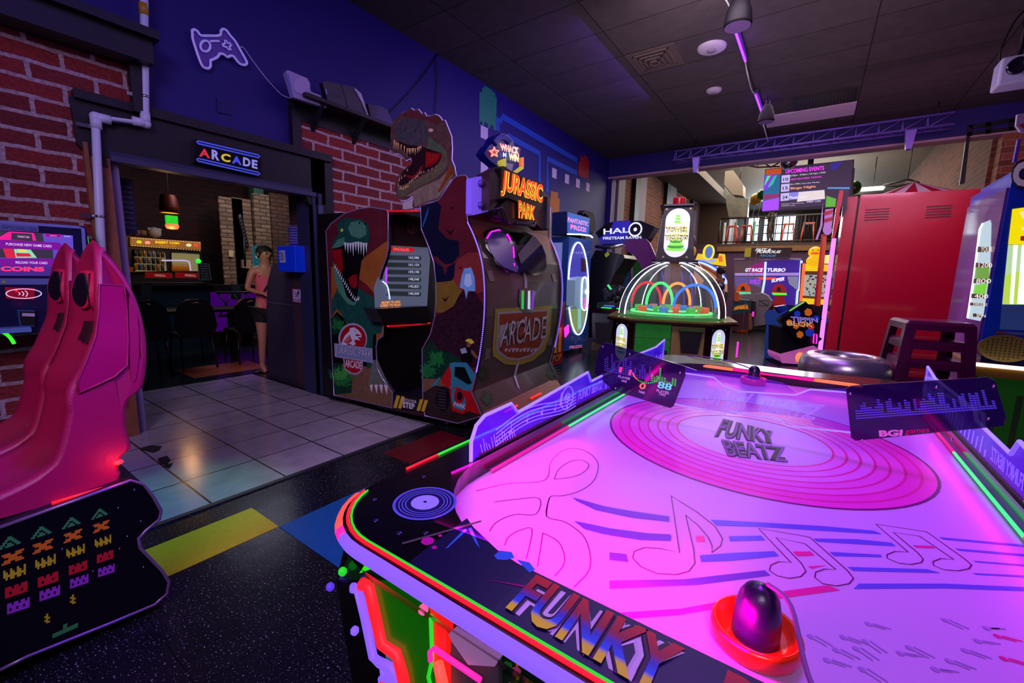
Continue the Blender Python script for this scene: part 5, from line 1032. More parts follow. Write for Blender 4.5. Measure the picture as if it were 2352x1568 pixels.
b = MB(); b.pxp(KP, k4([(165, 955), (330, 960), (330, 1112), (190, 1110)]), 0, .03, mat('slot_surround', (60, 90, 150), .3)); b.pxp(KP, k4([(182, 968), (330, 972), (330, 1100), (200, 1100)]), .0, .034, BLACK); b.pxp(KP, k4([(210, 985), (330, 988), (330, 1018), (210, 1014)]), .03, .038, mat('slot_label', (170, 150, 190), .4, em=(120, 100, 150), es=.3)); b.build('card_slot', K)
b = MB(); u_ = KP.uv(*k4([(270, 1120)])[0]); b.rect(KP, -1.0, u_[1]-.02, u_[0], u_[1]+.01, -.1, .10, mat('kiosk_ledge', (110, 150, 220), .3)); b.build('ledge', K)
b = MB(); b.tube([KP.P(*KP.uv(*p), -.02) for p in k4([(830, 260), (850, 420), (870, 560)])], .006, glow('kiosk_led_green', (70, 230, 20), 1.2)); b.build('led_strip', K)
b = MB(); b.tube([KP.P(*KP.uv(*p), .02) for p in smooth_open(k4([(-60, 1150), (10, 1160), (60, 1185), (100, 1225), (130, 1272)]), 5)], .009, glow('neon_green', (40, 255, 30), 2.2)); tag(b.build('neon_tube'), 'curved green neon tube glowing below the card kiosk ledge', 'neon light')

# white conduit
CP = PX(-4.295); b = MB(); mp_ = mat('conduit_white', (200, 205, 235), .4)
pp = [CP.P(CP.uv(331, 0)[0], 4.2), CP.P(*CP.uv(331, 0)), CP.P(*CP.uv(332, 120)), CP.P(*CP.uv(335, 284)), CP.P(*CP.uv(219, 268)), CP.P(*CP.uv(228, 480)), CP.P(*CP.uv(234, 600)), CP.P(CP.uv(234, 600)[0], .3)]
PC = thing('conduit_pipe', 'white plastic conduit bending over the black door frame beside the bare timber', 'pipe', (CP.o.x, 1.1, .3))
b.tube(pp, .026, mp_, 12); b.build('pipe', PC)
for i, p in enumerate(((335, 284), (219, 268))):
    b = MB(); c = CP.P(*CP.uv(*p)); b.sphere(c, .034, mp_, 12); b.tube([c, c+Vector((0, .08*(-1 if i == 0 else 1), -.0))], .032, mp_, 12); b.tube([c, c+Vector((0, 0, .08*(1 if i == 0 else -1)))], .032, mp_, 12); b.build('elbow_joint', PC)
for p in ((333, 222), (222, 292), (229, 497)):
    b = MB(); c = CP.P(*CP.uv(*p)); b.tube([c-Vector((0, 0, .008)), c+Vector((0, 0, .008))], .030, CHROME, 12); b.box((c.x-.03, c.y-.10, c.z-.012), (c.x-.02, c.y, c.z+.012), CHROME); b.build('pipe_clamp', PC)
b = MB(); c = CP.P(*CP.uv(330, 22)); b.tube([c-Vector((0, 0, .04)), c+Vector((0, 0, .04))], .029, mat('tape_yellow', (180, 140, 30), .5), 12); b.build('yellow_label', PC)
# dark shape on the upper left ledge
b = MB(); b.box((-4.42, -1.2, 3.06), (-4.1, .62, 3.55), BLACK); b.box((-4.1, -.2, 3.15), (-4.09, .5, 3.45), mat('speaker_grille', (20, 20, 24), .6, bump=.5, bscale=200)); tag(b.build('ledge_speaker'), 'black boxy speaker on the dark upper left ledge', 'speaker')
# neon game controller (unlit)
GC = thing('neon_controller_sign', 'unlit white neon tube outline of a game controller on clear acrylic', 'neon sign', (-4.4, 1.8, 3.1))
NP = PX(-4.40); n1 = lambda pts: zz(0, 0, 3.357, pts)
co = n1([(1480, 260), (1478, 240), (1495, 230), (1520, 245), (1545, 275), (1600, 278), (1690, 275), (1700, 240), (1720, 226), (1745, 240), (1775, 280), (1810, 320), (1850, 390), (1890, 460), (1900, 490), (1880, 503), (1840, 490), (1800, 440), (1775, 432), (1750, 442), (1720, 420), (1690, 418), (1675, 440), (1640, 460), (1620, 470), (1620, 510), (1600, 530), (1560, 515), (1530, 450), (1500, 360), (1482, 300)])
b = MB(); b.prism(NP, ribs([NP.uv(*p) for p in co], 3), -.01, -.003, glass('controller_acrylic', (110, 70, 190), .45)); b.build('acrylic_back', GC)
mn = mat('neon_tube_off', (200, 195, 240), .3, em=(140, 130, 230), es=.25)
b = MB(); b.tube([NP.P(u, v, .01) for u, v in ribs([NP.uv(*p) for p in co], 3)], .010, mn, 8, closed=True); b.build('tube_outline', GC)
b = MB(); b.tube([NP.P(u, v, .01) for u, v in [NP.uv(*p) for p in n1(circ(1580, 358, 38, 42, 20))]], .009, mn, 8, closed=True); b.build('tube_circle', GC)
b = MB(); b.tube([NP.P(*NP.uv(*p), .01) for p in n1([(1730, 315), (1745, 318), (1748, 335), (1770, 335), (1780, 350), (1765, 362), (1775, 385), (1758, 385), (1742, 365), (1715, 358), (1712, 345), (1730, 338)])], .008, mn, 8, closed=True); b.build('tube_cross', GC)
b = MB(); b.tube([NP.P(*NP.uv(*p), .01) for p in n1([(1618, 320), (1688, 319)])], .008, mn, 8); b.build('tube_bar', GC)
b = MB(); b.tube([NP.P(*NP.uv(*p), .0) for p in smooth_open(n1([(1850, 365), (1880, 370), (1950, 470), (2050, 600), (2130, 690), (2180, 735), (2240, 758)]), 4)], .004, mat('cable_white', (200, 190, 230), .5), 6); tag(b.build('sign_cable'), 'thin white cable looping from the controller sign to the shelf', 'cable')
b = MB(); q = n1([(1672, 752), (1775, 775), (1788, 885), (1680, 865)]); b.pxp(W, q, 0, .012, m_blue)
for x, y in ((1705, 790), (1755, 800), (1708, 830), (1758, 840)): b.prism(W, [W.uv(*p) for p in n1(circ(x, y, 14, 14, 12))], .012, .016, mat('plate_blue_dark', (16, 12, 80), .5))
tag(b.build('outlet_plate'), 'blue painted square wall plate between the controller sign and the door header', 'outlet')
# shelf with old game consoles
z2_ = lambda pts: zz(600, 100, 4.704, pts)
SH = thing('console_shelf', 'long black wall shelf on brackets above the brick patch', 'shelf', (-4.3, 3.1, 2.9))
u0, v0 = W.uv(670, 230); u1_, v1_ = W.uv(900, 305)
b = MB(); b.rect(W, 2.42, 3.0, 4.4, 3.035, 0, .30, DARK); b.build('shelf_board', SH)
for y in (2.62, 3.1, 3.9): b = MB(); b.prism(Plane((0, y, 0), (1, 0, 0)), [(-4.44, 2.76), (-4.40, 2.76), (-4.18, 3.0), (-4.24, 3.0), (-4.40, 2.85), (-4.40, 3.0), (-4.44, 3.0)], -.02, .02, DARK); b.build('bracket', SH)
CPl = PX(-4.2)
m_ps = mat('console_grey', (150, 140, 185), .45); m_cb = mat('console_black', (22, 20, 28), .4, coat=.2)
t = thing('game_console', 'light grey disc game console leaning at the left end of the shelf', 'game console', (-4.25, 2.6, 3.035), 'old game consoles on the shelf')
b = MB(); b.pxp(CPl, z2_([(265, 315), (285, 285), (500, 375), (540, 520), (640, 560), (705, 695), (345, 580)]), -.05, 0, m_ps); b.build('case', t)
b = MB(); b.prism(CPl, [CPl.uv(*p) for p in z2_(circ(435, 455, 90, 92, 28))], 0, .006, mat('console_lid', (160, 150, 196), .4)); b.build('disc_lid', t)
b = MB(); b.pxp(CPl, z2_([(268, 318), (300, 330), (350, 580), (338, 575)]), 0, .004, mat('console_side', (90, 110, 190), .4)); b.build('vent_side', t)
for q, lab, nm in (([(660, 420), (690, 405), (860, 440), (950, 760), (740, 690)], 'black slab game console leaning beside the grey one', 'a'), ([(865, 440), (1010, 470), (1060, 520), (1190, 850), (960, 765)], 'black slab game console in the shelf middle with a glossy clear edge', 'b'), ([(1150, 650), (1300, 680), (1360, 710), (1430, 870), (1390, 900), (1200, 860)], 'low dark game console at the right end of the shelf', 'c')):
    cc_ = [sum(CPl.uv(*p)[0] for p in z2_(q))/len(q), 3.035]
    t = thing('game_console', lab, 'game console', (-4.25, cc_[0], 3.035), 'old game consoles on the shelf'); b = MB(); b.pxp(CPl, z2_(q), -.06, 0, m_cb); b.build('case', t)
    if nm == 'a': b = MB(); b.pxp(CPl, z2_([(692, 490), (705, 490), (714, 545), (703, 545)]), 0, .004, mat('label_blue', (120, 140, 220), .4)); b.text(CPl, '2000', z2_([(750, 525), (870, 570), (870, 590), (750, 545)]), .004, mat('letter_dim', (70, 64, 84), .4)); b.build('front_logo', t)
    if nm == 'b': b = MB(); b.pxp(CPl, z2_([(1005, 490), (1020, 486), (1080, 540), (1110, 620), (1170, 800), (1160, 810), (1090, 640), (1040, 540)]), 0, .01, mat('glossy_clear_edge', (150, 150, 170), .15, .3)); b.build('clear_edge', t)
for p0, p1 in (((1010, 122), (893, 262)), ((1003, 125), (1001, 258))):
    b = MB(); b.tube([NP.P(*NP.uv(*p), -.02) for p in smooth_open([p0, ((p0[0]+p1[0])/2+4, (p0[1]+p1[1])/2+4), p1], 5)], .006, mat('cable_black', (8, 6, 20), .5), 6)
    tag(b.build('hanging_cable'), 'dark cable running slantwise down the blue wall to the shelf end' if p1[0] < 950 else 'dark cable hanging straight down behind the dinosaur head cutout', 'cable')
# illuminated ARCADE sign over the doorway
AP = PX(-4.30); A1 = lambda pts: zz(0, 0, 3.357, pts)
AS = thing('arcade_sign', 'black sign reading ARCADE in neon coloured letters above the doorway', 'sign', (-4.32, 1.85, 2.25))
b = MB(); b.pxp(AP, A1([(1495, 1072), (2010, 1190), (2008, 1355), (1500, 1250)]), -.04, 0, mat('sign_black', (8, 8, 16), .25, coat=.3)); b.build('sign_board', AS)
nb = glow('neon_sign_blue', (70, 80, 220), .75)
for y0 in (1088, 1222):
    b = MB(); P = [(1515, y0+8), (1525, y0), (1990, y0+108), (2000, y0+118), (1990, y0+128), (1525, y0+20)]; b.tube([AP.P(*AP.uv(*p), .008) for p in A1(P)], .006, nb, 6, closed=True); b.build('neon_border', AS)
for ch_, q, m in (('A', [(1540, 1138), (1615, 1158), (1620, 1222), (1535, 1204)], glow('neon_sign_red', (210, 40, 60), .8)), ('R', [(1632, 1150), (1695, 1168), (1692, 1240), (1632, 1226)], glow('neon_sign_lilac', (140, 140, 225), .8)), ('C', [(1705, 1178), (1778, 1192), (1776, 1254), (1704, 1240)], glow('neon_sign_yellow', (200, 180, 40), .9)), ('A', [(1790, 1198), (1860, 1214), (1864, 1274), (1788, 1258)], glow('neon_sign_deepblue', (60, 70, 220), .9)), ('D', [(1875, 1210), (1932, 1224), (1930, 1290), (1873, 1276)], glow('neon_sign_lilac', (140, 140, 225), .8)), ('E', [(1942, 1228), (1986, 1238), (1985, 1304), (1942, 1292)], glow('neon_sign_lilac', (140, 140, 225), .8))):
    b = MB(); b.text(AP, ch_, A1(q), .006, m, bold=.04); b.build('sign_letter', AS)

# ---- doorway right side: kiosk cabinet, box, notices
z3 = lambda pts: zz(240, 520, 4.126, pts)
b = MB(); P27 = PY(2.62)
t = thing('dark_arcade_cabinet', 'tall dark grey cabinet standing just inside the doorway', 'cabinet', (-5.3, 2.66, 0))
b = MB(); q = [P27.uv(*p) for p in z3([(1600, 360), (1720, 350), (1745, 460), (1790, 1500), (1600, 1420), (1575, 1200), (1530, 700), (1560, 520)])]; q = [(-5.75, 0), (-5.78, .9), (-5.62, 1.25), (-5.55, 1.55), (-5.48, 1.6), (-5.2, 1.6), (-4.98, 1.55), (-4.98, 0)]
q = [(u+.0, v) for u, v in q]; b.prism(PY(2.61), [(-5.62, 0), (-5.56, .9), (-5.5, 1.2), (-5.36, 1.42), (-5.3, 1.44), (-5.04, 1.44), (-4.92, 1.36), (-4.92, 0)], -.35, 0, mat('cabinet_grey', (46, 42, 62), .5, noise=.2, bump=.2)); b.build('cabinet_side', t)
b = MB(); b.box((-5.6, 2.605, .96), (-4.92, 2.609, .968), mat('seam_grey', (90, 86, 110), .4)); b.build('seam_trim', t)
PB = PY(2.60)
t = thing('blue_drop_box', 'bright blue metal drop box with a white label by the doorway', 'box', (-4.78, 2.55, 1.33))
b = MB(); bb_ = [PY(2.45).uv(*p) for p in z3([(1672, 212), (1808, 212), (1815, 445), (1680, 450)])]
b.box((-4.88, 2.44, 1.34), (-4.52, 2.60, 1.62), mat('box_blue', (10, 60, 220), .4, em=(0, 30, 170), es=.18)); b.build('box_body', t, bevel=.006)
b = MB(); b.box((-4.83, 2.435, 1.44), (-4.72, 2.44, 1.57), mat('label_white', (190, 200, 230), .5)); P4 = PY(2.434)
for k, s in enumerate(('Place', 'SUPPLIES', 'HERE')): b.trect(P4, s, -4.815, 1.53-.033*k, -4.735, 1.555-.033*k, .001, mat('label_ink', (20, 30, 110), .5), bold=.01)
b.build('label', t)
b = MB(); b.pxp(PB, z3([(1742, 2), (1850, 0), (1866, 188), (1752, 188)]), 0, .004, mat('notice_blue', (40, 44, 150), .5, em=(20, 20, 110), es=.15))
for k in range(7): b.pxf(PB, z3([(1756, 8+k*24), (1836, 6+k*24), (1836, 12+k*24), (1756, 15+k*24)]), .005, mat('notice_ink', (170, 170, 220), .5))
b.text(PB, 'GAME CENTER RULES', z3([(1748, -12), (1850, -14), (1850, -4), (1748, 0)]), .0055, mat('notice_ink'))
tag(b.build('rules_notice'), 'blue paper notice with white print above the blue drop box', 'notice')
b = MB(); b.pxp(PB, z3([(1776, 588), (1888, 594), (1892, 730), (1784, 716)]), 0, .004, mat('notice_red_edge', (180, 30, 50), .5)); b.pxf(PB, z3([(1782, 594), (1882, 600), (1886, 722), (1790, 710)]), .005, mat('notice_white', (190, 190, 235), .5))
b.text(PB, 'NO RUNNING', z3([(1792, 686), (1882, 694), (1884, 714), (1794, 706)]), .006, mat('ink_black', (14, 14, 30), .5), bold=.02)
ik = mat('ink_black'); b.pxf(PB, z3([(1832, 604), (1842, 604), (1842, 616), (1832, 614)]), .006, ik); b.pxf(PB, z3([(1828, 618), (1846, 618), (1838, 648), (1826, 646)]), .006, ik)
b.ribbon(PB, [PB.uv(*p) for p in z3([(1836, 645), (1846, 655), (1840, 670)])], .008, .006, ik); b.ribbon(PB, [PB.uv(*p) for p in z3([(1828, 645), (1822, 664), (1812, 666)])], .008, .006, ik); b.ribbon(PB, [PB.uv(*p) for p in z3([(1842, 622), (1852, 632)])], .006, .006, ik); b.ribbon(PB, [PB.uv(*p) for p in z3([(1830, 622), (1820, 634)])], .006, .006, ik)
b.ribbon(PB, [PB.uv(*p) for p in z3([(1784, 598), (1884, 716)])], .008, .0075, mat('notice_red_edge')); tag(b.build('no_running_sign'), 'white NO RUNNING sign with red border on the brown panel', 'sign')
# ---- bar
BPf = PX(-8.3)
t = thing('bar_counter', 'dark teal fronted bar counter seen through the doorway', 'bar counter', (-8.5, 2.6, 0))
b = MB(); b.box((-8.8, .4, 0), (-8.3, 3.0, 1.08), mat('bar_front_teal', (10, 50, 66), .5, noise=.2)); b.build('counter_body', t)
b = MB(); b.box((-8.9, .4, 1.08), (-8.24, 3.02, 1.12), BLACK); b.build('counter_top', t); b = MB(); b.box((-8.24, .4, 1.085), (-8.235, 3.02, 1.10), mat('top_edge', (90, 80, 90), .3, .5)); b.build('edge_trim', t)
b = MB(); b.box((-8.6, 3.02, .98), (-8.2, 4.6, 1.09), BLACK); tag(b.build('dark_rail_counter'), 'narrow black counter ledge behind the person', 'counter')
F9 = PX(-9.0); t = thing('drinks_fridge', 'lit glass door bar fridge with orange header reading INSERT COIN', 'fridge', (-9.4, 2.65, 0))
fb = [F9.uv(*p) for p in z3([(240, 90), (925, 140), (925, 520), (240, 520)])]
b = MB(); b.prism(F9, [(2.06, 0), (3.17, 0), (3.17, 1.80), (2.06, 1.84)], -.6, -.02, BLACK); b.build('fridge_body', t)
b = MB(); b.pxp(F9, z3([(250, 100), (912, 146), (914, 220), (252, 182)]), -.02, .03, glow('header_orange', (150, 92, 26), .75))
gy2 = glow('header_yellow', (250, 200, 30), 1.1); b.text(F9, 'INSERT COIN', z3([(482, 135), (708, 148), (708, 170), (484, 160)]), .032, gy2, bold=.03); b.text(F9, 'ARCADE - BAR', z3([(520, 172), (676, 182), (676, 194), (520, 184)]), .032, glow('header_gold', (220, 130, 20), .9), bold=.02)
for x, y, c in ((322, 146, (210, 210, 20)), (402, 152, (250, 150, 140)), (792, 176, (220, 220, 170)), (860, 178, (230, 70, 50))): b.prism(F9, [F9.uv(*p) for p in z3([(x-28, y), (x-14, y-14), (x+14, y-13), (x+28, y+2), (x+16, y+16), (x-16, y+14)])], .031, .034, glow('header_badge_%d' % x, c, .9))
for k in range(26):
    for dy in (0, 76): x = 258+k*25.5; y = 104+k*1.85+dy*.98; b.pxf(F9, z3([(x, y), (x+13, y+1), (x+13, y+5), (x, y+4)]), .033, glow('header_dash', (250, 220, 170), .9))
b.build('header_sign', t)
gf = glow('fridge_inside', (150, 140, 90), .55)
for i, q in enumerate(([(272, 222), (578, 242), (595, 424), (288, 430)], [(630, 242), (905, 258), (905, 428), (640, 426)])):
    b = MB(); b.pxp(F9, z3(q), -.018, -.01, gf); b.build('lit_interior', t)
    b = MB(); b.tube([F9.P(*F9.uv(*p), .0) for p in z3(q)], .012, BLACK, 6, closed=True); b.build('door', t)
for r_ in range(3): b = MB(); b.pxp(F9, z3([(278, 288+68*r_), (580, 298+60*r_), (580, 304+60*r_), (278, 296+68*r_)]), -.01, .03, mat('wire_shelf', (170, 160, 120), .3, .5)); b.build('shelf', t)
cans = [(40, 44, 60), (70, 54, 34), (150, 110, 40), (60, 70, 100), (120, 110, 90)]
rc = random.Random(9)
for r_ in range(3):
    for k in range(7):
        x = 292+k*43; y = 284+r_*64+k*1.5; p = F9.P(*F9.uv(*z3([(x, y)])[0]), .01); cm = mat('can_%d' % ((k+r_) % 5), cans[(k+r_) % 5], .3, .4)
        b = MB(); b.lathe([(0, 0), (.024, 0), (.026, .01), (.026, .09), (.02, .1), (0, .1)], p, cm, 12); tag(b.build('drink_can'), 'drink can standing in the left half of the lit bar fridge', 'can', 'cans in the fridge')
for k in range(9):
    x = 650+k*20; y = 425; p = F9.P(*F9.uv(*z3([(x, y)])[0]), .015); bm_ = mat('bottle_amber', (170, 100, 20), .15, em=(150, 80, 10), es=.25)
    b = MB(); b.lathe([(0, 0), (.02, 0), (.02, .07), (.008, .095), (.008, .125), (0, .125)], p, bm_, 10); tag(b.build('amber_bottle'), 'small amber bottle in the right half of the bar fridge', 'bottle', 'amber bottles in the fridge')
b = MB(); b.tube([F9.P(*F9.uv(*p), .05) for p in smooth_open(z3([(530, 322), (700, 322), (770, 326), (795, 345), (806, 420)]), 4)], .012, glow('fridge_tube_light', (190, 170, 220), .9)); tag(b.build('curved_tube_light'), 'curved pale tube light in front of the fridge doors', 'light')
F82 = PX(-8.4)
for x0, x1, lab in ((385, 645, 'left red bar mat with white lettering on the bar edge'), (672, 885, 'right red bar mat with white lettering beside the age notice')):
    t = thing('bar_mat', lab, 'bar mat', (-8.4, F82.uv(*z3([((x0+x1)/2, 460)])[0])[0], 1.12), 'red bar mats'); b = MB(); b.pxp(F82, z3([(x0, 432), (x1, 440), (x1, 490), (x0, 486)]), 0, .012, mat('mat_red', (170, 20, 24), .4, em=(110, 8, 10), es=.3)); b.build('mat', t)
    b = MB(); b.text(F82, 'FIREBALL', z3([(x0+90, 452), (x0+195, 455), (x0+195, 476), (x0+90, 472)]), .014, mat('mat_letter', (230, 200, 190), .4, em=(160, 130, 120), es=.4), bold=.02); b.build('lettering', t)
b = MB(); b.pxp(PX(-8.2), z3([(886, 350), (990, 352), (1015, 510), (896, 506)]), 0, .02, mat('notice_grey_edge', (110, 116, 120), .5)); P82 = PX(-8.18); b.pxf(P82, z3([(892, 356), (985, 358), (1008, 504), (902, 500)]), .001, mat('chalk_black', (12, 18, 20), .5))
for k, s in enumerate(('NO ONE', 'UNDER THE', 'AGE OF 21', 'ALLOWED', 'IN BAR', 'THANK YOU')): b.text(P82, s, z3([(905+k*3, 368+k*23), (975+k*3, 370+k*23), (975+k*3, 383+k*23), (905+k*3, 381+k*23)]), .002, mat('chalk_ink', (130, 140, 140), .5))
tag(b.build('age_notice'), 'black notice about the age of 21 standing on the bar end', 'notice')
# pendant lamp, hanging burger ornament
t = thing('pendant_lamp', 'copper brown bucket pendant lamp glowing orange underneath', 'pendant lamp', (-8.2, 2.55, 2.1)); LP = at_x(388, 468, -8.2)
b = MB(); b.lathe([(.09, .13), (.11, .07), (.12, -.04), (.125, -.14), (.118, -.14), (.11, .0), (.09, .12), (.0, .13)], LP, mat('lamp_copper', (120, 44, 22), .4, .4), 24); b.build('lamp_shade', t)
b = MB(); b.lathe([(0, -.13), (.115, -.13)], LP, glow('lamp_inner', (255, 150, 50), 2.2), 24); b.build('bulb', t); b = MB(); b.tube([LP+Vector((0, 0, .18)), LP+Vector((0, .02, 1.2))], .006, mat('cord_pale', (120, 110, 110), .5)); b.build('cord', t)
t = thing('burger_ornament', 'small green and red lit burger shaped ornament hanging over the bar', 'ornament', (-8.3, 2.5, 1.9)); p = at_x(395, 515, -8.3)
b = MB(); b.box(p+Vector((-.04, -.07, .0)), p+Vector((.04, .07, .13)), glow('ornament_green', (20, 200, 40), 1.0)); b.build('ornament_top', t); b = MB(); b.lathe([(0, 0), (.08, 0), (.09, -.03), (.07, -.07), (0, -.08)], p, glow('ornament_orange', (250, 120, 60), 1.0), 16); b.build('ornament_bun', t)
# beer light left
b = MB(); b.pxp(PX(-7.6), z3([(90, -60), (115, -60), (118, 40), (102, 40)]), 0, .05, ramp_mat('amber_light', 2, [(1.6, (255, 90, 20)), (2.1, (255, 200, 60))], .4, em=1.2)); tag(b.build('amber_bar_light'), 'narrow amber light strip at the left edge of the doorway', 'light')
# ghostlike white plush shapes on fridge become plain round ornaments
for x, y, rr_, c, lab in ((475, 60, .085, (150, 140, 130), 'large round pale plush on top of the bar fridge'), (300, 60, .05, (110, 60, 70), 'small reddish round plush on the left of the fridge top'), (365, 62, .045, (110, 80, 50), 'small brown round plush in the middle of the fridge top')):
    p = at_x(*z3([(x, y)])[0], -9.15); b = MB(); b.sphere(p, rr_*1.1, mat('plush_%d' % x, c, .9), 14); b.sphere(p+Vector((0, rr_*.8, rr_*.6)), rr_*.4, mat('plush_%d' % x), 8); b.sphere(p+Vector((0, -rr_*.8, rr_*.6)), rr_*.4, mat('plush_%d' % x), 8); tag(b.build('plush_toy'), lab, 'plush toy')
b = MB(); b.pxp(PX(-8.3), z3([(228, 385), (275, 385), (270, 432), (238, 432)]), -.1, 0, mat('cup_orange', (180, 70, 24), .5, em=(120, 40, 10), es=.3)); tag(b.build('orange_cup'), 'orange paper cup on the bar counter left of the red mats', 'cup')
# menu boards on bar front, chairs, tv menu, wall fittings
for x0, x1, lab in ((340, 448, 'left dark menu board hanging on the teal bar front'), (1200, 1292, 'right dark menu board below the rail counter')):
    b = MB(); mp8 = PX(-8.15); b.pxp(mp8, z3([(x0, 545), (x1, 548), (x1+2, 690), (x0+4, 690)]), 0, .01, mat('menu_slate', (26, 34, 44), .5))
    for k in range(6): b.pxf(mp8, z3([(x0+14, 560+k*20), (x1-14, 562+k*20), (x1-14, 566+k*20), (x0+14, 564+k*20)]), .011, mat('menu_ink', (80, 90, 96), .5))
    tag(b.build('menu_board'), lab, 'menu board')
def bchair(x, y, lab, h=.95):
    t = thing('banquet_chair', lab, 'chair', (x, y, 0), 'black chairs at the bar room table')
    m = mat('chair_black', (12, 12, 15), .35); P = Plane((x+.22, y, 0), (0, 1, 0))
    b = MB(); q = [(-.2, .5), (-.22, .7), (-.19, .85), (-.1, h-.01), (0, h), (.1, h-.01), (.19, .85), (.22, .7), (.2, .5)]; b.prism(P, ribs(q, 2), -.03, .02, m); b.build('backrest', t)
    b = MB(); b.tube([P.P(-.06, h-.06, .03), P.P(0, h-.04, .04), P.P(.06, h-.06, .03)], .01, mat('chair_handle', (150, 120, 110), .2, .8)); b.build('handle_rim', t)
    b = MB(); b.box((x-.22, y-.21, .44), (x+.22, y+.21, .5), m); b.build('seat', t, bevel=.02)
    for sx, sy in ((1, 1), (1, -1), (-1, 1), (-1, -1)): b = MB(); b.tube([(x+.17*sx, y+.17*sy, .45), (x+.24*sx, y+.2*sy, 0)], .013, m); b.build('leg', t)
bchair(-6.9, 2.23, 'black banquet chair in the middle of the doorway view'); bchair(-6.9, 2.91, 'black banquet chair nearest the standing person in pink'); bchair(-6.9, 1.72, 'black banquet chair half hidden behind the red racing seat')
t = thing('pub_table', 'long dark table behind the black banquet chairs', 'table', (-7.55, 2.4, 0)); b = MB(); b.box((-7.9, 1.5, .72), (-7.2, 3.3, .76), BLACK); b.build('tabletop', t)
for y in (1.8, 3.0): b = MB(); b.box((-7.6, y-.04, 0), (-7.5, y+.04, .72), BLACK); b.build('leg', t)
b = MB(); PM = PX(-7.4); b.pxp(PM, z3([(1408, 178), (1530, 176), (1540, 400), (1420, 420)]), -.03, 0, glow('menu_screen', (20, 90, 110), .6))
rm = random.Random(2)
for k in range(44): x = rm.uniform(1425, 1515); y = rm.uniform(190, 395); b.pxf(PM, z3([(x, y), (x+rm.uniform(5, 22), y+1), (x+8, y+rm.uniform(3, 9))]), .002+.0003*k, glow('menu_c%d' % (k % 4), [(40, 230, 110), (60, 190, 220), (220, 110, 50), (190, 220, 60)][k % 4], 1))
tag(b.build('lit_menu_board'), 'glowing green and blue menu board behind the standing person', 'menu board')
b = MB(); P9 = PX(-8.97); b.pxp(P9, z3([(1178, 222), (1222, 226), (1222, 290), (1180, 286)]), 0, .01, mat('paper_cream', (190, 170, 130), .6)); tag(b.build('small_notice'), 'small cream notice on the cream column', 'notice')
b = MB(); b.pxp(P9, z3([(1312, 312), (1390, 312), (1390, 400), (1312, 392)]), 0, .08, mat('box_cream', (150, 120, 100), .6)); tag(b.build('wall_box'), 'cream wall box beside the green pillar', 'box')
t = thing('metal_wall_lantern', 'dark twisted metal fixture on the green pillar', 'wall fixture', (-8.9, 4.1, 1.9)); b = MB()
for k in range(9): p = at_x(552+k*2, 500+k*8, -8.9); b.sphere(p, .05-.002*k, BLACK, 7, sx=.6, sz=1.6)
b.build('fixture_body', t); b = MB(); b.tube([at_x(560, 540, -8.88), at_x(563, 610, -8.88)], .02, BLACK); b.build('fixture_stem', t)
t = thing('high_barrier', 'crossed black truss railing glowing violet behind the chairs', 'railing', (-8.1, 3.5, 0)); b = MB(); gvv = mat('rail_black', (10, 10, 14), .4)
for k in range(7): y = 3.05+k*.22; b.tube([(-8.1, y, .6), (-8.1, y+.2, .95)], .012, gvv); b.tube([(-8.1, y+.2, .6), (-8.1, y, .95)], .012, gvv)
b.build('lattice', t); b = MB(); b.tube([(-8.1, 3.02, .97), (-8.1, 4.6, .97)], .02, gvv); b.tube([(-8.1, 3.02, .58), (-8.1, 4.6, .58)], .02, gvv); b.build('rail', t)
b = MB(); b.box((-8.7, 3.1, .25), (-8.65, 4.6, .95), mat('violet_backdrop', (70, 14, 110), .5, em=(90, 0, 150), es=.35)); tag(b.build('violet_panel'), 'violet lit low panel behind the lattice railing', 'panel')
b = MB(); b.tube([at_x(*z3([(1000, 420)])[0], -8.3)]*1+[at_x(*z3([(1001, 421)])[0], -8.3)], .01, BLACK)
p = at_x(*z3([(890, 328)])[0], -8.5); b = MB(); b.sphere(p, .04, glow('green_orb', (30, 220, 60), 1.3), 12); tag(b.build('green_light'), 'small green glowing light above the age notice', 'light')
b = MB(); P76 = PX(-7.3)
for q in ([(200, 170), (215, 172)],): pass
b.box((-4.62, 1.07, 1.62), (-4.60, 1.18, 2.05), mat('notice_dark', (30, 24, 60), .5))
for k in range(9): b.box((-4.60, 1.08, 1.66+k*.04), (-4.598, 1.17, 1.67+k*.04), mat('menu_ink'))
tag(b.build('jamb_notice'), 'narrow dark notice hanging at the left door jamb top', 'notice')
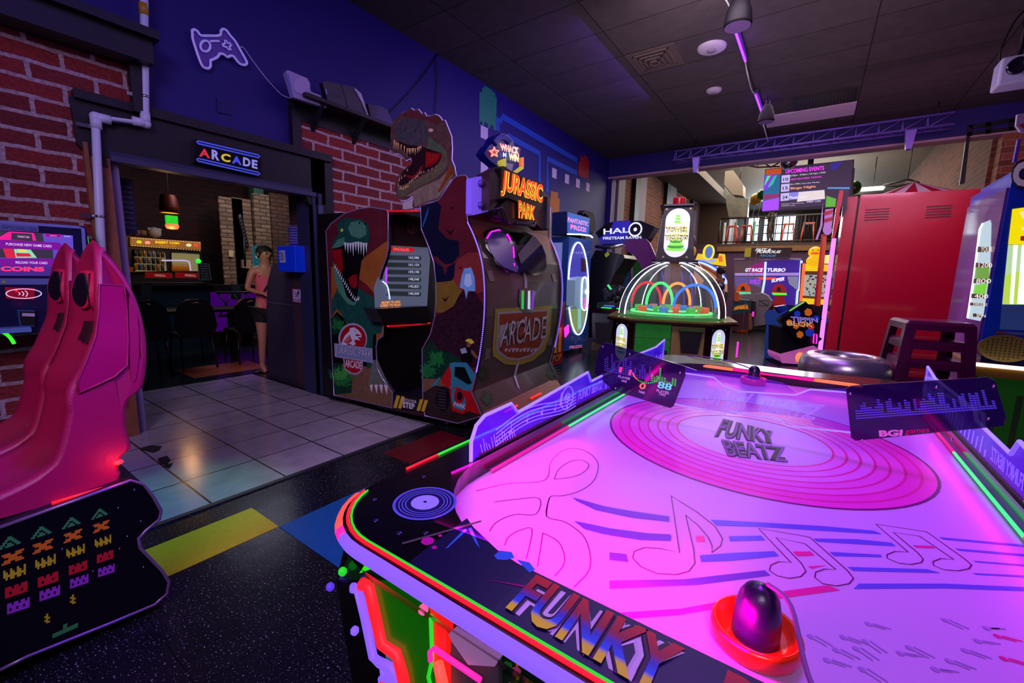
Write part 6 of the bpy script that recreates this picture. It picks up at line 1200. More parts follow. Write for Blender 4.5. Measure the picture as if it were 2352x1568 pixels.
# ================================================================ PEOPLE
def skin_mesh(name, parent, joints, edges, mt, sub=2, root=0):
    o0 = wloc(parent); me = bpy.data.meshes.new(name); me.from_pydata([Vector(j[0])-o0 for j in joints], edges, [])
    o = bpy.data.objects.new(name, me); COL.objects.link(o); o.parent = parent; me.materials.append(mt)
    sk = o.modifiers.new('skin', 'SKIN'); sk.use_smooth_shade = True
    for i, j in enumerate(joints):
        r_ = j[1] if isinstance(j[1], tuple) else (j[1], j[1]); me.skin_vertices[0].data[i].radius = r_; me.skin_vertices[0].data[i].use_root = (i == root)
    s = o.modifiers.new('sub', 'SUBSURF'); s.levels = sub; s.render_levels = sub; return o
def person(label, base, head_deg, H, skin, hair, wear, arm_l, arm_r, look=0.0, longhair=False, stride=.0):
    """local frame: x right, y forward, z up; arms: shoulder->elbow->wrist offsets"""
    t = thing('person', label, 'person', base); a = math.radians(head_deg); s = H/1.68
    def L(x, y, z): return Vector(base)+Vector((x*math.cos(a)-y*math.sin(a), x*math.sin(a)+y*math.cos(a), z))*s
    J_ = []; E_ = []
    def j(x, y, z, r_): J_.append((L(x, y, z), r_*s if not isinstance(r_, tuple) else (r_[0]*s, r_[1]*s))); return len(J_)-1
    pel = j(0, 0, .90, .125); wai = j(0, .01, 1.05, .112); che = j(0, .0, 1.24, .125); nb_ = j(0, 0, 1.38, .07); nk = j(0, .01, 1.44, .05); hd = j(0, .03, 1.52, .075); hc = j(0, .035, 1.59, .088); ht = j(0, .02, 1.64, .06)
    E_ += [(pel, wai), (wai, che), (che, nb_), (nb_, nk), (nk, hd), (hd, hc), (hc, ht)]
    hands = []
    for sd, arm in ((-1, arm_l), (1, arm_r)):
        hip = j(.085*sd, 0, .82, .095); kn = j(.095*sd, .03+stride*sd*.5, .47, .056); an = j(.10*sd, -.02+stride*sd, .08, .036); fo = j(.11*sd, .06+stride*sd, .035, .036); to = j(.12*sd, .15+stride*sd, .025, .026); E_ += [(pel, hip), (hip, kn), (kn, an), (an, fo), (fo, to)]
        sh = j(.155*sd, 0, 1.36, .052); el = j(*arm[0], .038); wr = j(*arm[1], .025); pm = j(*[w_+(w_-e_)*.25 for w_, e_ in zip(arm[1], arm[0])], .03); E_ += [(nb_, sh), (sh, el), (el, wr), (wr, pm)]; hands.append((arm[0], arm[1]))
        d_ = (Vector(arm[1])-Vector(arm[0])).normalized(); side = d_.cross(Vector((0, 0, 1))).normalized() if abs(d_.z) < .9 else Vector((0, 1, 0)); base_ = Vector(arm[1])+d_*.075
        for k in range(4):
            q = base_+side*(-.024+.016*k); f1 = j(*q, .009); f2 = j(*(q+d_*.035+Vector((0, 0, -.008))), .008); f3 = j(*(q+d_*(.055+.006*(k in (1, 2)))+Vector((0, 0, -.022))), .007); E_ += [(pm, f1), (f1, f2), (f2, f3)]
        q = Vector(arm[1])+d_*.04-side*.035*sd; f1 = j(*q, .010); f2 = j(*(q+d_*.03-side*.012*sd), .009); E_ += [(pm, f1), (f1, f2)]
    sm = mat('skin_%s' % label[:9], skin, .5, noise=.08)
    skin_mesh('body', t, J_, E_, sm)
    # face
    ca = a+look
    def Hd(x, y, z): return L(0, .035, 1.58)+Vector((x*math.cos(ca)-y*math.sin(ca), x*math.sin(ca)+y*math.cos(ca), z))*s
    b = MB()
    for sd in (-1, 1): b.sphere(Hd(.032*sd, .088, .01), .011*s, mat('eye_white', (210, 205, 200), .3), 10); b.sphere(Hd(.032*sd, .096, .01), .006*s, mat('eye_iris', (30, 22, 18), .2), 8); b.sphere(Hd(.032*sd, .093, .03), .013*s, mat('hair_%s' % label[:9], hair, .7), 8, sz=.25)
    b.build('eye', t); b = MB(); b.sphere(Hd(0, .104, -.015), .014*s, sm, 10, sz=1.5); b.build('nose', t); b = MB(); b.sphere(Hd(0, .088, -.05), .022*s, mat('lips', (130, 60, 60), .4), 10, sz=.3, sy=.5); b.build('mouth', t)
    b = MB(); [b.sphere(Hd(.088*sd, .0, -.005), .02*s, sm, 8, sx=.4, sz=1.4) for sd in (-1, 1)]; b.build('ear', t)
    hm = mat('hair_%s' % label[:9]); b = MB(); b.sphere(Hd(0, -.034, .026), .104*s, hm, 18, sz=1.0, sx=.93); b.sphere(Hd(0, -.11, .01 if not longhair else -.08), .05*s, hm, 12, sz=1.0 if not longhair else 2.2)
    if longhair: b.sphere(Hd(.0, -.06, -.06), .085*s, hm, 14, sz=1.5)
    b.build('hair', t)
    wear(t, L, s); return t
def wear_tank(t, L, s):
    m = mat('tank_pink', (206, 92, 110), .8, noise=.2); J_ = [(L(0, 0, .80), .150*s), (L(0, .01, .98), .150*s), (L(0, .01, 1.05), .135*s), (L(0, 0, 1.22), .143*s), (L(0, 0, 1.33), .10*s), (L(-.09, 0, 1.385), .035*s), (L(.09, 0, 1.385), .035*s)]
    skin_mesh('tank_top', t, J_, [(0, 1), (1, 2), (2, 3), (3, 4), (4, 5), (4, 6)], m)
    m = mat('shorts_black', (12, 12, 16), .8); skin_mesh('shorts', t, [(L(0, 0, .88), .152*s), (L(-.088, 0, .80), .108*s), (L(-.095, .02, .62), .092*s), (L(.088, 0, .80), .108*s), (L(.095, .02, .62), .092*s)], [(0, 1), (1, 2), (0, 3), (3, 4)], m)
    for sd in (-1, 1): b = MB(); b.sphere(L(.115*sd, .05, .016), .13*s, mat('sandal_dark', (24, 16, 16), .5), 12, sx=.36, sy=1, sz=.12); b.build('sandal', t)
    b = MB(); b.tube([L(-.10, .05, 1.40), L(-.02, .14, 1.25), L(.10, .14, 1.05)], .012*s, mat('strap_black', (14, 12, 16), .6)); b.build('bag_strap', t)
person('woman like figure in pink tank top and black shorts standing in the doorway to the bar'.replace('woman like figure', 'person'), (-5.98, 2.82, 0), -98, 1.66, (176, 120, 96), (26, 16, 14), wear_tank, [(-.23, -.02, 1.14), (-.16, .20, 1.06)], [(.23, .0, 1.12), (.14, .22, 1.08)], look=.1)
def wear_dress(t, L, s):
    m = mat('dress_print', (20, 26, 60), .8); nt = m.node_tree; N = nt.nodes.new; v = N('ShaderNodeTexNoise'); v.inputs['Scale'].default_value = 11; v.inputs['Detail'].default_value = 1; tc_ = N('ShaderNodeTexCoord'); nt.links.new(tc_.outputs['Object'], v.inputs['Vector'])
    rp_ = N('ShaderNodeValToRGB'); rp_.color_ramp.interpolation = 'CONSTANT'; rp_.color_ramp.elements[0].color = (*lin((18, 24, 58)), 1); rp_.color_ramp.elements[1].position = .52; rp_.color_ramp.elements[1].color = (*lin((190, 190, 205)), 1); nt.links.new(v.outputs['Fac'], rp_.inputs[0]); nt.links.new(rp_.outputs[0], nt.nodes['Principled BSDF'].inputs['Base Color'])
    skin_mesh('dress', t, [(L(0, 0, .62), .235*s), (L(0, 0, .78), .20*s), (L(0, 0, .95), .165*s), (L(0, .01, 1.08), .15*s), (L(0, 0, 1.24), .155*s), (L(0, 0, 1.34), .11*s)], [(0, 1), (1, 2), (2, 3), (3, 4), (4, 5)], m)
    b = MB(); c = L(-.02, .34, 1.28); b.box(c-Vector((.05, .06, .03)), c+Vector((.05, .06, .04)), BLACK); b.build('phone', t)
    for sd in (-1, 1): b = MB(); b.sphere(L(.115*sd, .05, .02), .13*s, mat('sandal_dark'), 12, sx=.36, sy=1, sz=.14); b.build('shoe', t)
person('far standing person in navy and white patterned dress holding a phone', (-2.0, 12.1, 0), 75, 1.72, (140, 96, 82), (34, 20, 16), wear_dress, [(-.22, .06, 1.12), (-.10, .30, 1.24)], [(.22, .06, 1.12), (.08, .30, 1.24)], longhair=False)
def wear_dark(t, L, s):
    skin_mesh('shirt', t, [(L(0, 0, .92), .16*s), (L(0, .01, 1.1), .15*s), (L(0, 0, 1.28), .15*s)], [(0, 1), (1, 2)], mat('shirt_dark', (24, 24, 30), .8))
    b = MB(); b.lathe([(0, .1), (.09, .08), (.11, .0), (.16, -.01), (.16, .0), (0, .1)], L(0, .04, 1.62), mat('cap_dark', (20, 20, 24), .8), 16); b.build('cap', t)
person('silhouetted person in a cap standing on the mezzanine before the window', (-1.62, 19.6, 2.78), 60, 1.55, (50, 36, 30), (16, 12, 10), wear_dark, [(-.25, .05, 1.1), (-.2, .28, 1.15)], [(.25, .05, 1.1), (.2, .28, 1.15)])
# ================================================================ MIDDLE OF THE ROOM
def led(nm, parent, pl, pts, w_, r_, m, closed=False, sm=0):
    mb = MB(); P = [pl.off(w_).uv(*p) for p in pts]
    if sm: P = smooth_open(P, sm)
    mb.tube([pl.P(u, v, w_) for u, v in P], r_, m, 8, closed); return mb.build(nm, parent)
g_wh = glow('led_white', (235, 240, 255), 2.6); g_mag = glow('led_magenta', (255, 40, 200), 1.8)
# ---- domed ticket game
TC = Vector((-1.83, 7.0, 0)); tu = Vector((.967, .253, 0)).normalized(); tv = Vector((-.253, .967, 0)).normalized()
def TL(x, y, z): return TC+tu*x+tv*y+Vector((0, 0, z))
D = thing('domed_ticket_game', 'octagonal ticket game with clear lit dome and tall light tower on top', 'arcade game', TC)
def octo(s=1.0, e=0.0): return [(-.5*s-e, -.8*s-e), (.5*s+e, -.8*s-e), (.85*s+e, -.45*s-e), (.85*s+e, .45*s+e), (.5*s+e, .8*s+e), (-.5*s-e, .8*s+e), (-.85*s-e, .45*s+e), (-.85*s-e, -.45*s-e)]
TP = Plane(TC, tu, tv)
m_brz = mat('bronze_dark', (44, 26, 22), .3, .4); m_gold = mat('cabinet_gold', (150, 124, 70), .4, noise=.15)
b = MB(); b.prism(TP, octo(.97), .06, .76, m_brz); b.build('base_cabinet', D)
b = MB(); b.prism(TP, octo(1, .05), .76, .80, mat('counter_gold', (130, 120, 50), .25, .3)); b.prism(TP, octo(1, .06), .74, .775, m_brz); b.build('counter', D)
b = MB(); b.prism(TP, [(.78*math.cos(2*PI*k/32), .78*math.sin(2*PI*k/32)) for k in range(32)], .80, .84, mat('dome_floor_green', (60, 120, 70), .4, em=(40, 160, 60), es=.3)); b.build('dome_floor', D)
b = MB(); DR = .79
b.lathe([(DR*math.cos(a), .83+DR*math.sin(a)) for a in [i*PI/2/14 for i in range(14)]]+[(.05, .83+DR)], TC, glass('dome_clear', (200, 210, 220), .10, .03), 48); b.build('dome', D)
for az in (-60, 60, -120, 120, -142, 142):
    a = math.radians(az-90)
    def mer(t, da, r_=DR+.01): q = a+da/max(.12, math.cos(t)); return TL(r_*math.cos(t)*math.cos(q), r_*math.cos(t)*math.sin(q), .83+r_*math.sin(t))
    T_ = [i*1.36/14 for i in range(15)]
    if az not in (-142, 142):
        mb = MB(); vs = []
        for t in T_:
            for da in (-.11, .11): vs.append(mer(t, da)); vs.append(mer(t, da, DR+.035))
        n_ = len(T_); fs = []
        for i in range(n_-1): o_ = i*4; fs += [[o_+1, o_+3, o_+7, o_+5], [o_, o_+4, o_+6, o_+2], [o_, o_+1, o_+5, o_+4], [o_+2, o_+6, o_+7, o_+3]]
        mb.add(vs, fs, mat('arch_dark_green', (34, 44, 36), .35)); ao = mb.build('dome_arch', D)
        for da in (-.12, .12): mb = MB(); mb.tube([mer(t, da, DR+.03) for t in T_], .011, g_wh, 8); mb.build('arch_light', ao)
    else:
        mb = MB(); mb.tube([mer(t, 0, DR-.01) for t in T_], .007, g_wh, 6); mb.build('dome_light', D)
# arches of light inside the dome
for x0, x1, y0, h, c, nm in ((-.62, -.16, .25, .42, (200, 30, 40), 'red'), (-.36, .02, -.25, .42, (60, 230, 110), 'green'), (-.12, .28, .1, .42, (255, 150, 50), 'orange'), (.04, .62, -.3, .40, (40, 110, 235), 'blue')):
    mb = MB(); mb.tube([TL((x0+x1)/2+(x1-x0)/2*math.cos(t), y0, .98+h*math.sin(t)*.8) for t in [PI*i/20 for i in range(21)]], .022, glow('arch_'+nm, c, 1.4), 8); mb.build('coloured_arch', D)
    for x in (x0, x1): mb = MB(); mb.tube([TL(x, y0, .84), TL(x, y0, .98)], .02, mat('clear_post', (180, 190, 190), .2, .3)); mb.build('arch_post', D)
rt = random.Random(6)
for k in range(16):
    a = 2*PI*k/16+.2; r_ = .50 if k % 2 else .34; c = [(210, 90, 40), (60, 180, 60), (60, 120, 190)][k % 3]
    mb = MB(); p = TL(r_*math.cos(a), r_*math.sin(a), .86); mb.lathe([(0, 0), (.065, 0), (.068, .08), (.06, .10), (0, .10)], p, mat('drum_%d' % (k % 3), c, .35, em=c, es=.6), 14); mb.lathe([(.057, .03), (.057, .055)], p, mat('drum_label', (200, 190, 150), .4), 14); mb.build('prize_drum', D)  # drums made to glow a little so they look brighter
for z, r_ in ((.87, .60), (.90, .38)): mb = MB(); mb.tube([TL(r_*math.cos(2*PI*k/40), r_*math.sin(2*PI*k/40), z) for k in range(40)], .014, glow('ring_green', (90, 255, 120), 1.6), 6, closed=True); mb.build('ring_light', D)
for x in (-.08, .22, .35): mb = MB(); mb.tube([TL(x, .5, .86), TL(x-.04, .5, 1.2), TL(x-.1, .3, 1.5)], .006, glow('cord_violet', (90, 60, 220), 1.0), 6); mb.build('violet_strip', D)
# tower column
mb = MB(); hb, ht = .27, .20; z0, z1 = 1.66, 2.44
vs = [TL(-hb, -hb, z0), TL(hb, -hb, z0), TL(hb, hb, z0), TL(-hb, hb, z0), TL(-ht, -ht, z1), TL(ht, -ht, z1), TL(ht, ht, z1), TL(-ht, ht, z1)]
mb.add(vs, [[0, 3, 2, 1], [4, 5, 6, 7], [0, 1, 5, 4], [1, 2, 6, 5], [2, 3, 7, 6], [3, 0, 4, 7]], BLACK); mb.build('tower_column', D)
for z, e in ((1.63, .33), (2.45, .26)): mb = MB(); mb.prism(TP, [(-e, -e*.8), (-e*.8, -e), (e*.8, -e), (e, -e*.8), (e, e*.8), (e*.8, e), (-e*.8, e), (-e, e*.8)], z, z+.025, mat('plate_dark_edge', (50, 50, 56), .25, .6)); mb.build('tower_plate', D)
mb = MB(); mb.lathe([(.09, 0), (.09, .11), (.085, .13), (0, .135)], TL(0, 0, 2.475), mat('beacon_red', (150, 10, 16), .25, em=(150, 8, 10), es=.3), 24); mb.build('beacon', D)
m_lit = mat('lit_panel', (210, 215, 235), .3, em=(196, 204, 235), es=.95)
lw = glow('lit_white', (250, 252, 255), 1.7); lg = glow('tower_green', (130, 230, 70), 1.1); lgd = glow('tower_green_dark', (50, 150, 40), .9); lyl = glow('letter_cream', (250, 236, 130), 1.1); lbr = mat('letter_brown', (60, 34, 20), .4)
def towerart(pl, nm, x0, x1, zb, zt, par, letters=True, fr=True):
    """rounded lit panel with striped green tower and lettering"""
    o = MB(); cx = (x0+x1)/2; hw = (x1-x0)/2; r_ = hw
    sh = [(cx+hw*math.cos(t), zt-r_+r_*math.sin(t)) for t in [PI*i/14 for i in range(15)]]+[(cx-hw*math.cos(t), zb+r_-r_*math.sin(t)) for t in [PI*i/14 for i in range(15)]]
    if fr: o.prism(pl, [(x0-.02, zb-.02), (x1+.02, zb-.02), (x1+.02, zt+.02), (x0-.02, zt+.02)], 0, .006, BLACK); [o.disc(pl, x, z, .016, .008, mat('corner_dot', (180, 180, 130), .4), 10) for x in (x0+.005, x1-.005) for z in (zb+.005, zt-.005)]
    o.flat(pl, sh, .009, m_lit); H = zt-zb
    o.flat(pl, [(cx-hw*.35, zb+H*.35), (cx+hw*.35, zb+H*.35), (cx+hw*.2, zt-H*.08), (cx-hw*.2, zt-H*.08)], .010, lw)
    for k in range(5): w_ = hw*(.78-.09*k); z_ = zb+H*(.14+.055*k); o.flat(pl, [(cx-w_, z_+H*.01), (cx-w_*.5, z_-H*.012), (cx+w_*.5, z_-H*.012), (cx+w_, z_+H*.01), (cx+w_*.95, z_+H*.05), (cx-w_*.95, z_+H*.05)], .011+.0004*k, lg if k % 2 == 0 else lgd)
    for k in range(3): w_ = hw*(.26-.05*k); z_ = zb+H*(.70+.06*k); o.flat(pl, [(cx-w_, z_), (cx+w_, z_), (cx+w_, z_+H*.05), (cx-w_, z_+H*.05)], .012, lg)
    if letters:
        for s, za, zc in (('TOWER', .50, .64), ('TICKETS', .34, .48)):
            o.trect(pl, s, cx-hw*.95, zb+H*za, cx+hw*.95, zb+H*zc, .013, lbr, tube=.09); o.trect(pl, s, cx-hw*.92, zb+H*za, cx+hw*.92, zb+H*zc, .015, lyl, bold=.02)
    o.build(nm, par)
fpl = Plane(TL(0, -hb-.002, z0), tu, (TL(0, -ht, z1)-TL(0, -hb, z0))); towerart(fpl, 'tower_sign', -.17, .17, .04, .76, D)
spl_ = Plane(TL(-hb-.002, 0, z0), -tv, (TL(-ht, 0, z1)-TL(-hb, 0, z0))); towerart(spl_, 'tower_sign', -.14, .14, .05, .74, D, False)
# base faces
FPn = Plane(TL(0, -.8*.97, 0), tu)
mb = MB(); mb.rect(FPn, -.46, .12, .03, .73, .0, .012, mat('panel_green_checker', (24, 110, 34), .4, noise=.6, nscale=12, em=(14, 110, 20), es=.3)); mb.rect(FPn, -.18, .12, .0, .36, .012, .016, mat('panel_dark_green', (10, 30, 16), .4)); mb.ribbon(FPn, [(-.46, .52), (.03, .52)], .006, .0125, BLACK); mb.build('green_panel', D)  # green panel given emission to brighten it, it is no lamp
mb = MB(); mb.rect(FPn, .04, .10, .47, .73, 0, .012, m_gold); mb.prism(FPn, [(.14, .68), (.44, .68), (.40, .36), (.18, .36)], .012, .06, mat('bin_black', (14, 14, 20), .4)); mb.prism(FPn, [(.12, .70), (.46, .70), (.44, .66), (.14, .66)], .012, .08, mat('bin_green_lip', (60, 90, 40), .3)); mb.rect(FPn, .16, .10, .36, .33, .012, .02, mat('gold_door', (140, 116, 66), .4)); mb.rect(FPn, .19, .12, .33, .28, .02, .024, mat('bin_black')); mb.build('coin_door', D)
for a_, b_ in (((-.85, -.45), (-.5, -.8)), ((.5, -.8), (.85, -.45))):
    p0, p1 = TL(a_[0]*.97, a_[1]*.97, 0), TL(b_[0]*.97, b_[1]*.97, 0); pl = Plane((p0+p1)/2, p1-p0); mb = MB(); mb.rect(pl, -.20, .10, .20, .72, 0, .012, m_brz); mb.build('corner_frame', D); towerart(pl.off(.008), 'lit_side_sign', -.13, .13, .14, .69, D)
mb = MB(); mb.tube([TL(.93, -.5, .30), TL(.93, -.5, .52)], .012, g_mag); mb.build('magenta_strip', D)
mb = MB(); mb.prism(Plane(TL(-.95, -.45, 0), tu), [(-.14, .68), (.14, .68), (.10, .34), (-.10, .34)], -.1, .1, mat('bin_black')); mb.build('ticket_bin', D)

# ---- blue prize machine
q1 = lambda pts: zz(1280, 470, 4.2375, pts)
FP_ = PX(-3.48); Pz = thing('prize_machine', 'blue prize machine with oval white lit window and glowing header sign', 'arcade game', (-3.8, 7.0, 0))
m_pb = mat('prize_blue', (32, 80, 150), .3, coat=.3, noise=.1); m_pd = mat('prize_navy', (24, 44, 90), .35)
b = MB(); b.box((-4.2, 6.6, .08), (-3.48, 7.50, 2.05), m_pb); b.build('cabinet', Pz)
slab('header_box', Pz, FP_, q1([(95, 65), (320, 130), (312, 300), (92, 280)]), -.5, .03, m_pd)
b = MB(); b.pxf(FP_, q1([(100, 72), (312, 136), (306, 288), (100, 272)]), .032, glow('header_blue', (24, 90, 190), .8))
for s, q, m in (('FANTASTIC', [(102, 118), (304, 168), (302, 212), (100, 168)], glow('header_white', (200, 215, 255), 1.3)), ('PRIZE', [(126, 188), (284, 226), (282, 268), (126, 238)], glow('header_white'))): b.text(FP_, s, q1(q), .034, m, bold=.03); b.text(FP_, s, q1(q), .037, glow('header_pink', (235, 30, 150), 1.1))
b.build('header_sign', Pz)
led('header_light', Pz, FP_, q1([(100, 284), (220, 288), (320, 300), (342, 318)]), .02, .014, g_wh)
b = MB(); ov = q1(circ(200, 815, 98, 448, 44)); b.pxf(FP_, ov, .004, glow('window_blue_violet', (70, 70, 190), .62)); b.pxf(FP_, q1([(104, 1010), (190, 1010), (275, 1000), (262, 1130), (225, 1230), (180, 1250), (130, 1180)]), .006, glow('window_lime', (150, 180, 110), .55)); b.pxf(FP_, q1([(200, 1010), (232, 1010), (232, 1200), (200, 1215)]), .008, glow('window_mint', (150, 210, 210), .7)); b.pxf(FP_, q1([(232, 515), (282, 530), (280, 655), (230, 650)]), .008, mat('hanging_prize', (70, 30, 50), .6, noise=.8, nscale=40))
b.text(FP_, 'AM RAVEN', q1([(126, 452), (268, 460), (268, 478), (126, 478)]), .008, glow('window_letter', (150, 160, 215), .8)); b.build('window', Pz)
mb = MB(); mb.tube([FP_.P(*FP_.uv(*p), .012) for p in ov], .012, g_wh, 8, closed=True); mb.build('oval_light', Pz)
slab('crane_housing', Pz, FP_, q1([(175, 735), (200, 712), (270, 700), (296, 730), (300, 850), (272, 1010), (190, 1005), (168, 980)]), .0, .16, mat('housing_pale', (150, 190, 205), .35, em=(110, 150, 170), es=.25))
mb = MB(); mb.tube([FP_.P(u, v, .17) for u, v in ribs([FP_.off(.17).uv(*p) for p in q1([(262, 705), (290, 730), (296, 860), (282, 1010), (250, 1020), (238, 960), (244, 760)])], 4)], .011, g_wh, 8, closed=True); mb.build('housing_light', Pz)
mb = MB(); mb.sphere(FP_.P(*FP_.off(.18).uv(*q1([(290, 848)])[0]), .18), .04, glow('lit_button', (250, 240, 210), 1.8), 12); mb.build('button', Pz)
led('magenta_frame', Pz, FP_, q1([(262, 925), (298, 918), (302, 985), (268, 995)]), .18, .008, g_mag, True)
b = MB(); b.text(FP_, 'PRIZES', q1([(122, 1375), (242, 1362), (242, 1388), (122, 1405)]), .006, glow('footer_letter', (230, 120, 170), .8)); [b.ring(FP_, *FP_.uv(*q1([(x, y)])[0]), .03, .036, .006, mat('scroll_white', (200, 200, 215), .4), 16) for x, y in ((175, 1330), (145, 1300), (210, 1290))]; b.build('footer_artwork', Pz)
b = MB(); b.box((-4.1, 6.595, 1.1), (-3.6, 6.60, 1.95), glow('side_window', (120, 130, 200), .6)); b.build('side_window', Pz)
b = MB(); [b.lathe([(0, 0), (.03, 0), (.03, .08), (0, .08)], (x, y, 0), mat('foot_red', (150, 30, 24), .4), 12) for x in (-4.1, -3.56) for y in (6.7, 7.42)]; b.build('foot', Pz)

# ---- whack style machine behind the cabin
Wk = thing('hammer_game', 'red based hammer game with round blue lettered sign rising behind the marquee', 'arcade game', (-3.2, 5.3, 0))
WP = PX(-3.05); w2 = lambda pts: zz(1060, 180, 4.125, pts)
b = MB(); b.box((-3.9, 4.95, .06), (-3.05, 5.75, 1.0), mat('hammer_red', (120, 14, 26), .35, noise=.3)); b.box((-3.9, 4.95, 1.0), (-3.5, 5.75, 2.3), mat('hammer_red')); b.build('cabinet', Wk)
slab('sign_disc', Wk, WP, w2([(290, 620), (320, 555), (380, 520), (440, 535), (490, 590), (500, 640), (560, 660), (545, 800), (480, 880), (370, 860), (250, 760), (215, 710), (260, 640)]), -.14, -.02, mat('sign_deep_blue', (10, 16, 90), .3, em=(6, 10, 90), es=.3))
for k in range(3): led('sign_rim', Wk, WP, w2([(300+14*k, 600+16*k), (350, 548+16*k), (410, 545+16*k), (470-10*k, 590+14*k)]), -.01, .014, mat('rim_blue', (20, 30, 120), .3, .2), sm=5)
b = MB(); hw_ = glow('whack_white', (255, 235, 225), 1.7); ho_ = glow('whack_orange', (255, 90, 40), 1.5); hy_ = glow('whack_yellow', (255, 210, 60), 1.5)
for s, q, m in (('WHACK', [(362, 612), (545, 655), (545, 725), (372, 680)], ho_), ('N', [(393, 700), (425, 706), (425, 748), (393, 742)], glow('whack_blue', (120, 190, 255), 1.5)), ('WIN', [(448, 705), (545, 725), (540, 795), (450, 770)], hy_)): b.text(WP, s, w2(q), 0, hw_, tube=.05); b.text(WP, s, w2(q), .006, m)
b.build('sign_lettering', Wk)
b = MB(); st = []; 
for k in range(10): a = PI/2+k*PI/5; r_ = 46 if k % 2 == 0 else 20; st.append((308+r_*math.cos(a), 700-r_*math.sin(a)))
b.pxp(WP, w2(st), -.02, .0, glow('star_red', (200, 40, 40), .8)); b.tube([WP.P(*WP.uv(*p), .004) for p in w2(st)], .010, glow('star_edge', (255, 150, 130), 1.3), 6, closed=True); b.build('star', Wk)
for q in ([(370, 780), (425, 755), (425, 835), (385, 835), (365, 805)], [(505, 885), (590, 820), (590, 855), (530, 895)]): slab('yellow_tag', Wk, WP, w2(q), -.02, .02, glow('tag_yellow', (190, 180, 40), .7))
slab('sign_stem', Wk, WP, w2([(425, 800), (490, 810), (480, 880), (430, 860)]), -.03, .0, mat('stem_silver', (150, 150, 170), .3, .6)); slab('mallet_toy', Wk, WP, w2([(570, 750), (590, 745), (592, 830), (572, 840)]), -.02, .02, glow('toy_orange', (240, 120, 60), .8))
b = MB(); fr_ = PX(-3.045); [b.rect(fr_, 5.45+k*.13, .25, 5.53+k*.13, .62, 0, .006, mat('stripe_gold', (180, 140, 50), .4)) for k in range(2)]; b.text(fr_, 'POP', [(5.42, .22), (5.68, .22), (5.68, .12), (5.42, .12)], .008, mat('stripe_gold'), px=False); b.build('front_stripes', Wk)
slab('magenta_frame', Wk, PX(-2.98), zz(1250, 440, 3.734, [(180, 1170), (212, 1140), (215, 1205), (185, 1250)]), 0, .02, g_mag)

# ---- sci-fi shooting pod
q3 = lambda pts: zz(1250, 440, 3.734, pts)
HP = PY(8.2); Hl = thing('scifi_shooting_pod', 'dark shooting game pod with wide marquee lettered HALO and curved purple side wing', 'arcade game', (-3.0, 8.6, 0))
slab('marquee_wing', Hl, HP, q3([(440, 350), (540, 268), (650, 250), (830, 250), (950, 300), (890, 400), (850, 440), (500, 455)]), -.3, 0, mat('pod_black', (18, 18, 24), .3, coat=.2))
b = MB(); b.pxf(HP, q3([(600, 255), (740, 250), (740, 300), (700, 440), (495, 450), (470, 400), (560, 340)]), .004, glow('marquee_blue', (40, 36, 170), .75)); b.pxf(HP, q3([(500, 390), (850, 392), (840, 430), (505, 446)]), .006, glow('marquee_indigo', (40, 40, 140), .6))
hwt = glow('halo_white', (215, 220, 235), 1.1); b.text(HP, 'HAL', q3([(508, 318), (728, 305), (728, 348), (508, 368)]), .010, hwt, bold=.02); b.text(HP, 'FIRETEAM RAVEN', q3([(505, 388), (832, 378), (832, 402), (505, 412)]), .010, hwt, bold=.02)
o0 = HP.uv(*q3([(782, 324)])[0]); b.ring(HP, o0[0], o0[1], .105, .135, .010, hwt, 28); b.disc(HP, o0[0], o0[1], .035, .010, hwt, 14); b.build('marquee', Hl)
led('chrome_bar', Hl, HP, q3([(440, 470), (560, 476), (680, 458)]), .02, .035, CHROME)
slab('curved_side', Hl, PY(8.0), q3([(400, 580), (440, 500), (680, 540), (690, 570), (640, 650), (590, 720), (565, 800), (560, 940), (560, 1260), (380, 1250), (385, 800)]), -.7, 0, mat('pod_black'))
slab('purple_wing', Hl, PY(7.85), q3([(680, 428), (740, 405), (870, 403), (905, 440), (950, 540), (985, 640), (960, 700), (850, 700), (820, 620), (770, 545), (690, 500)]), -.04, 0, mat('wing_purple', (92, 34, 98), .35, noise=.3, nscale=8, coat=.3))
b = MB(); b.box((-3.35, 7.6, .80), (-2.72, 8.0, .92), mat('console_dark', (20, 20, 26), .3)); b.build('control_console', Hl)
for x0, x1, c in ((-3.25, -3.05, (30, 220, 90)), (-2.95, -2.78, (40, 230, 80)), (-3.2, -3.0, (50, 90, 255))): b = MB(); b.tube([(x0, 7.59, .82 if c[0] != 50 else .86), (x1, 7.59, .82 if c[0] != 50 else .86)], .010, glow('console_led_%d' % c[0], c, 1.4)); b.build('console_light', Hl)
slab('front_panel', Hl, PY(7.55), q3([(410, 1040), (560, 1050), (545, 1265), (410, 1270)]), -.1, 0, mat('panel_steel', (64, 62, 70), .45, .3, noise=.5))
b = MB(); b.box((-3.40, 7.56, .0), (-2.72, 8.3, .14), mat('pod_floor', (90, 80, 60), .5)); b.build('floor_step', Hl)
b = MB()
for k in range(10): p = HP.off(.6).P(*HP.off(.6).uv(*q3([(520+k*14, 850+(k % 4)*22)])[0])); b.sphere(p, .05+.02*(k % 3), mat('gun_dark', (26, 28, 34), .3, .3), 7, sz=1.3, sx=1.5)
b.tube([HP.off(.65).P(*HP.off(.65).uv(*p)) for p in q3([(545, 800), (575, 840)])], .02, glow('gun_green', (60, 230, 120), 1)); b.build('mounted_gun', Hl)
slab('screen_note', Hl, PY(7.98), q3([(515, 540), (545, 512), (560, 540), (530, 565)]), 0, .01, mat('note_yellow', (150, 160, 40), .5, em=(120, 130, 20), es=.3))
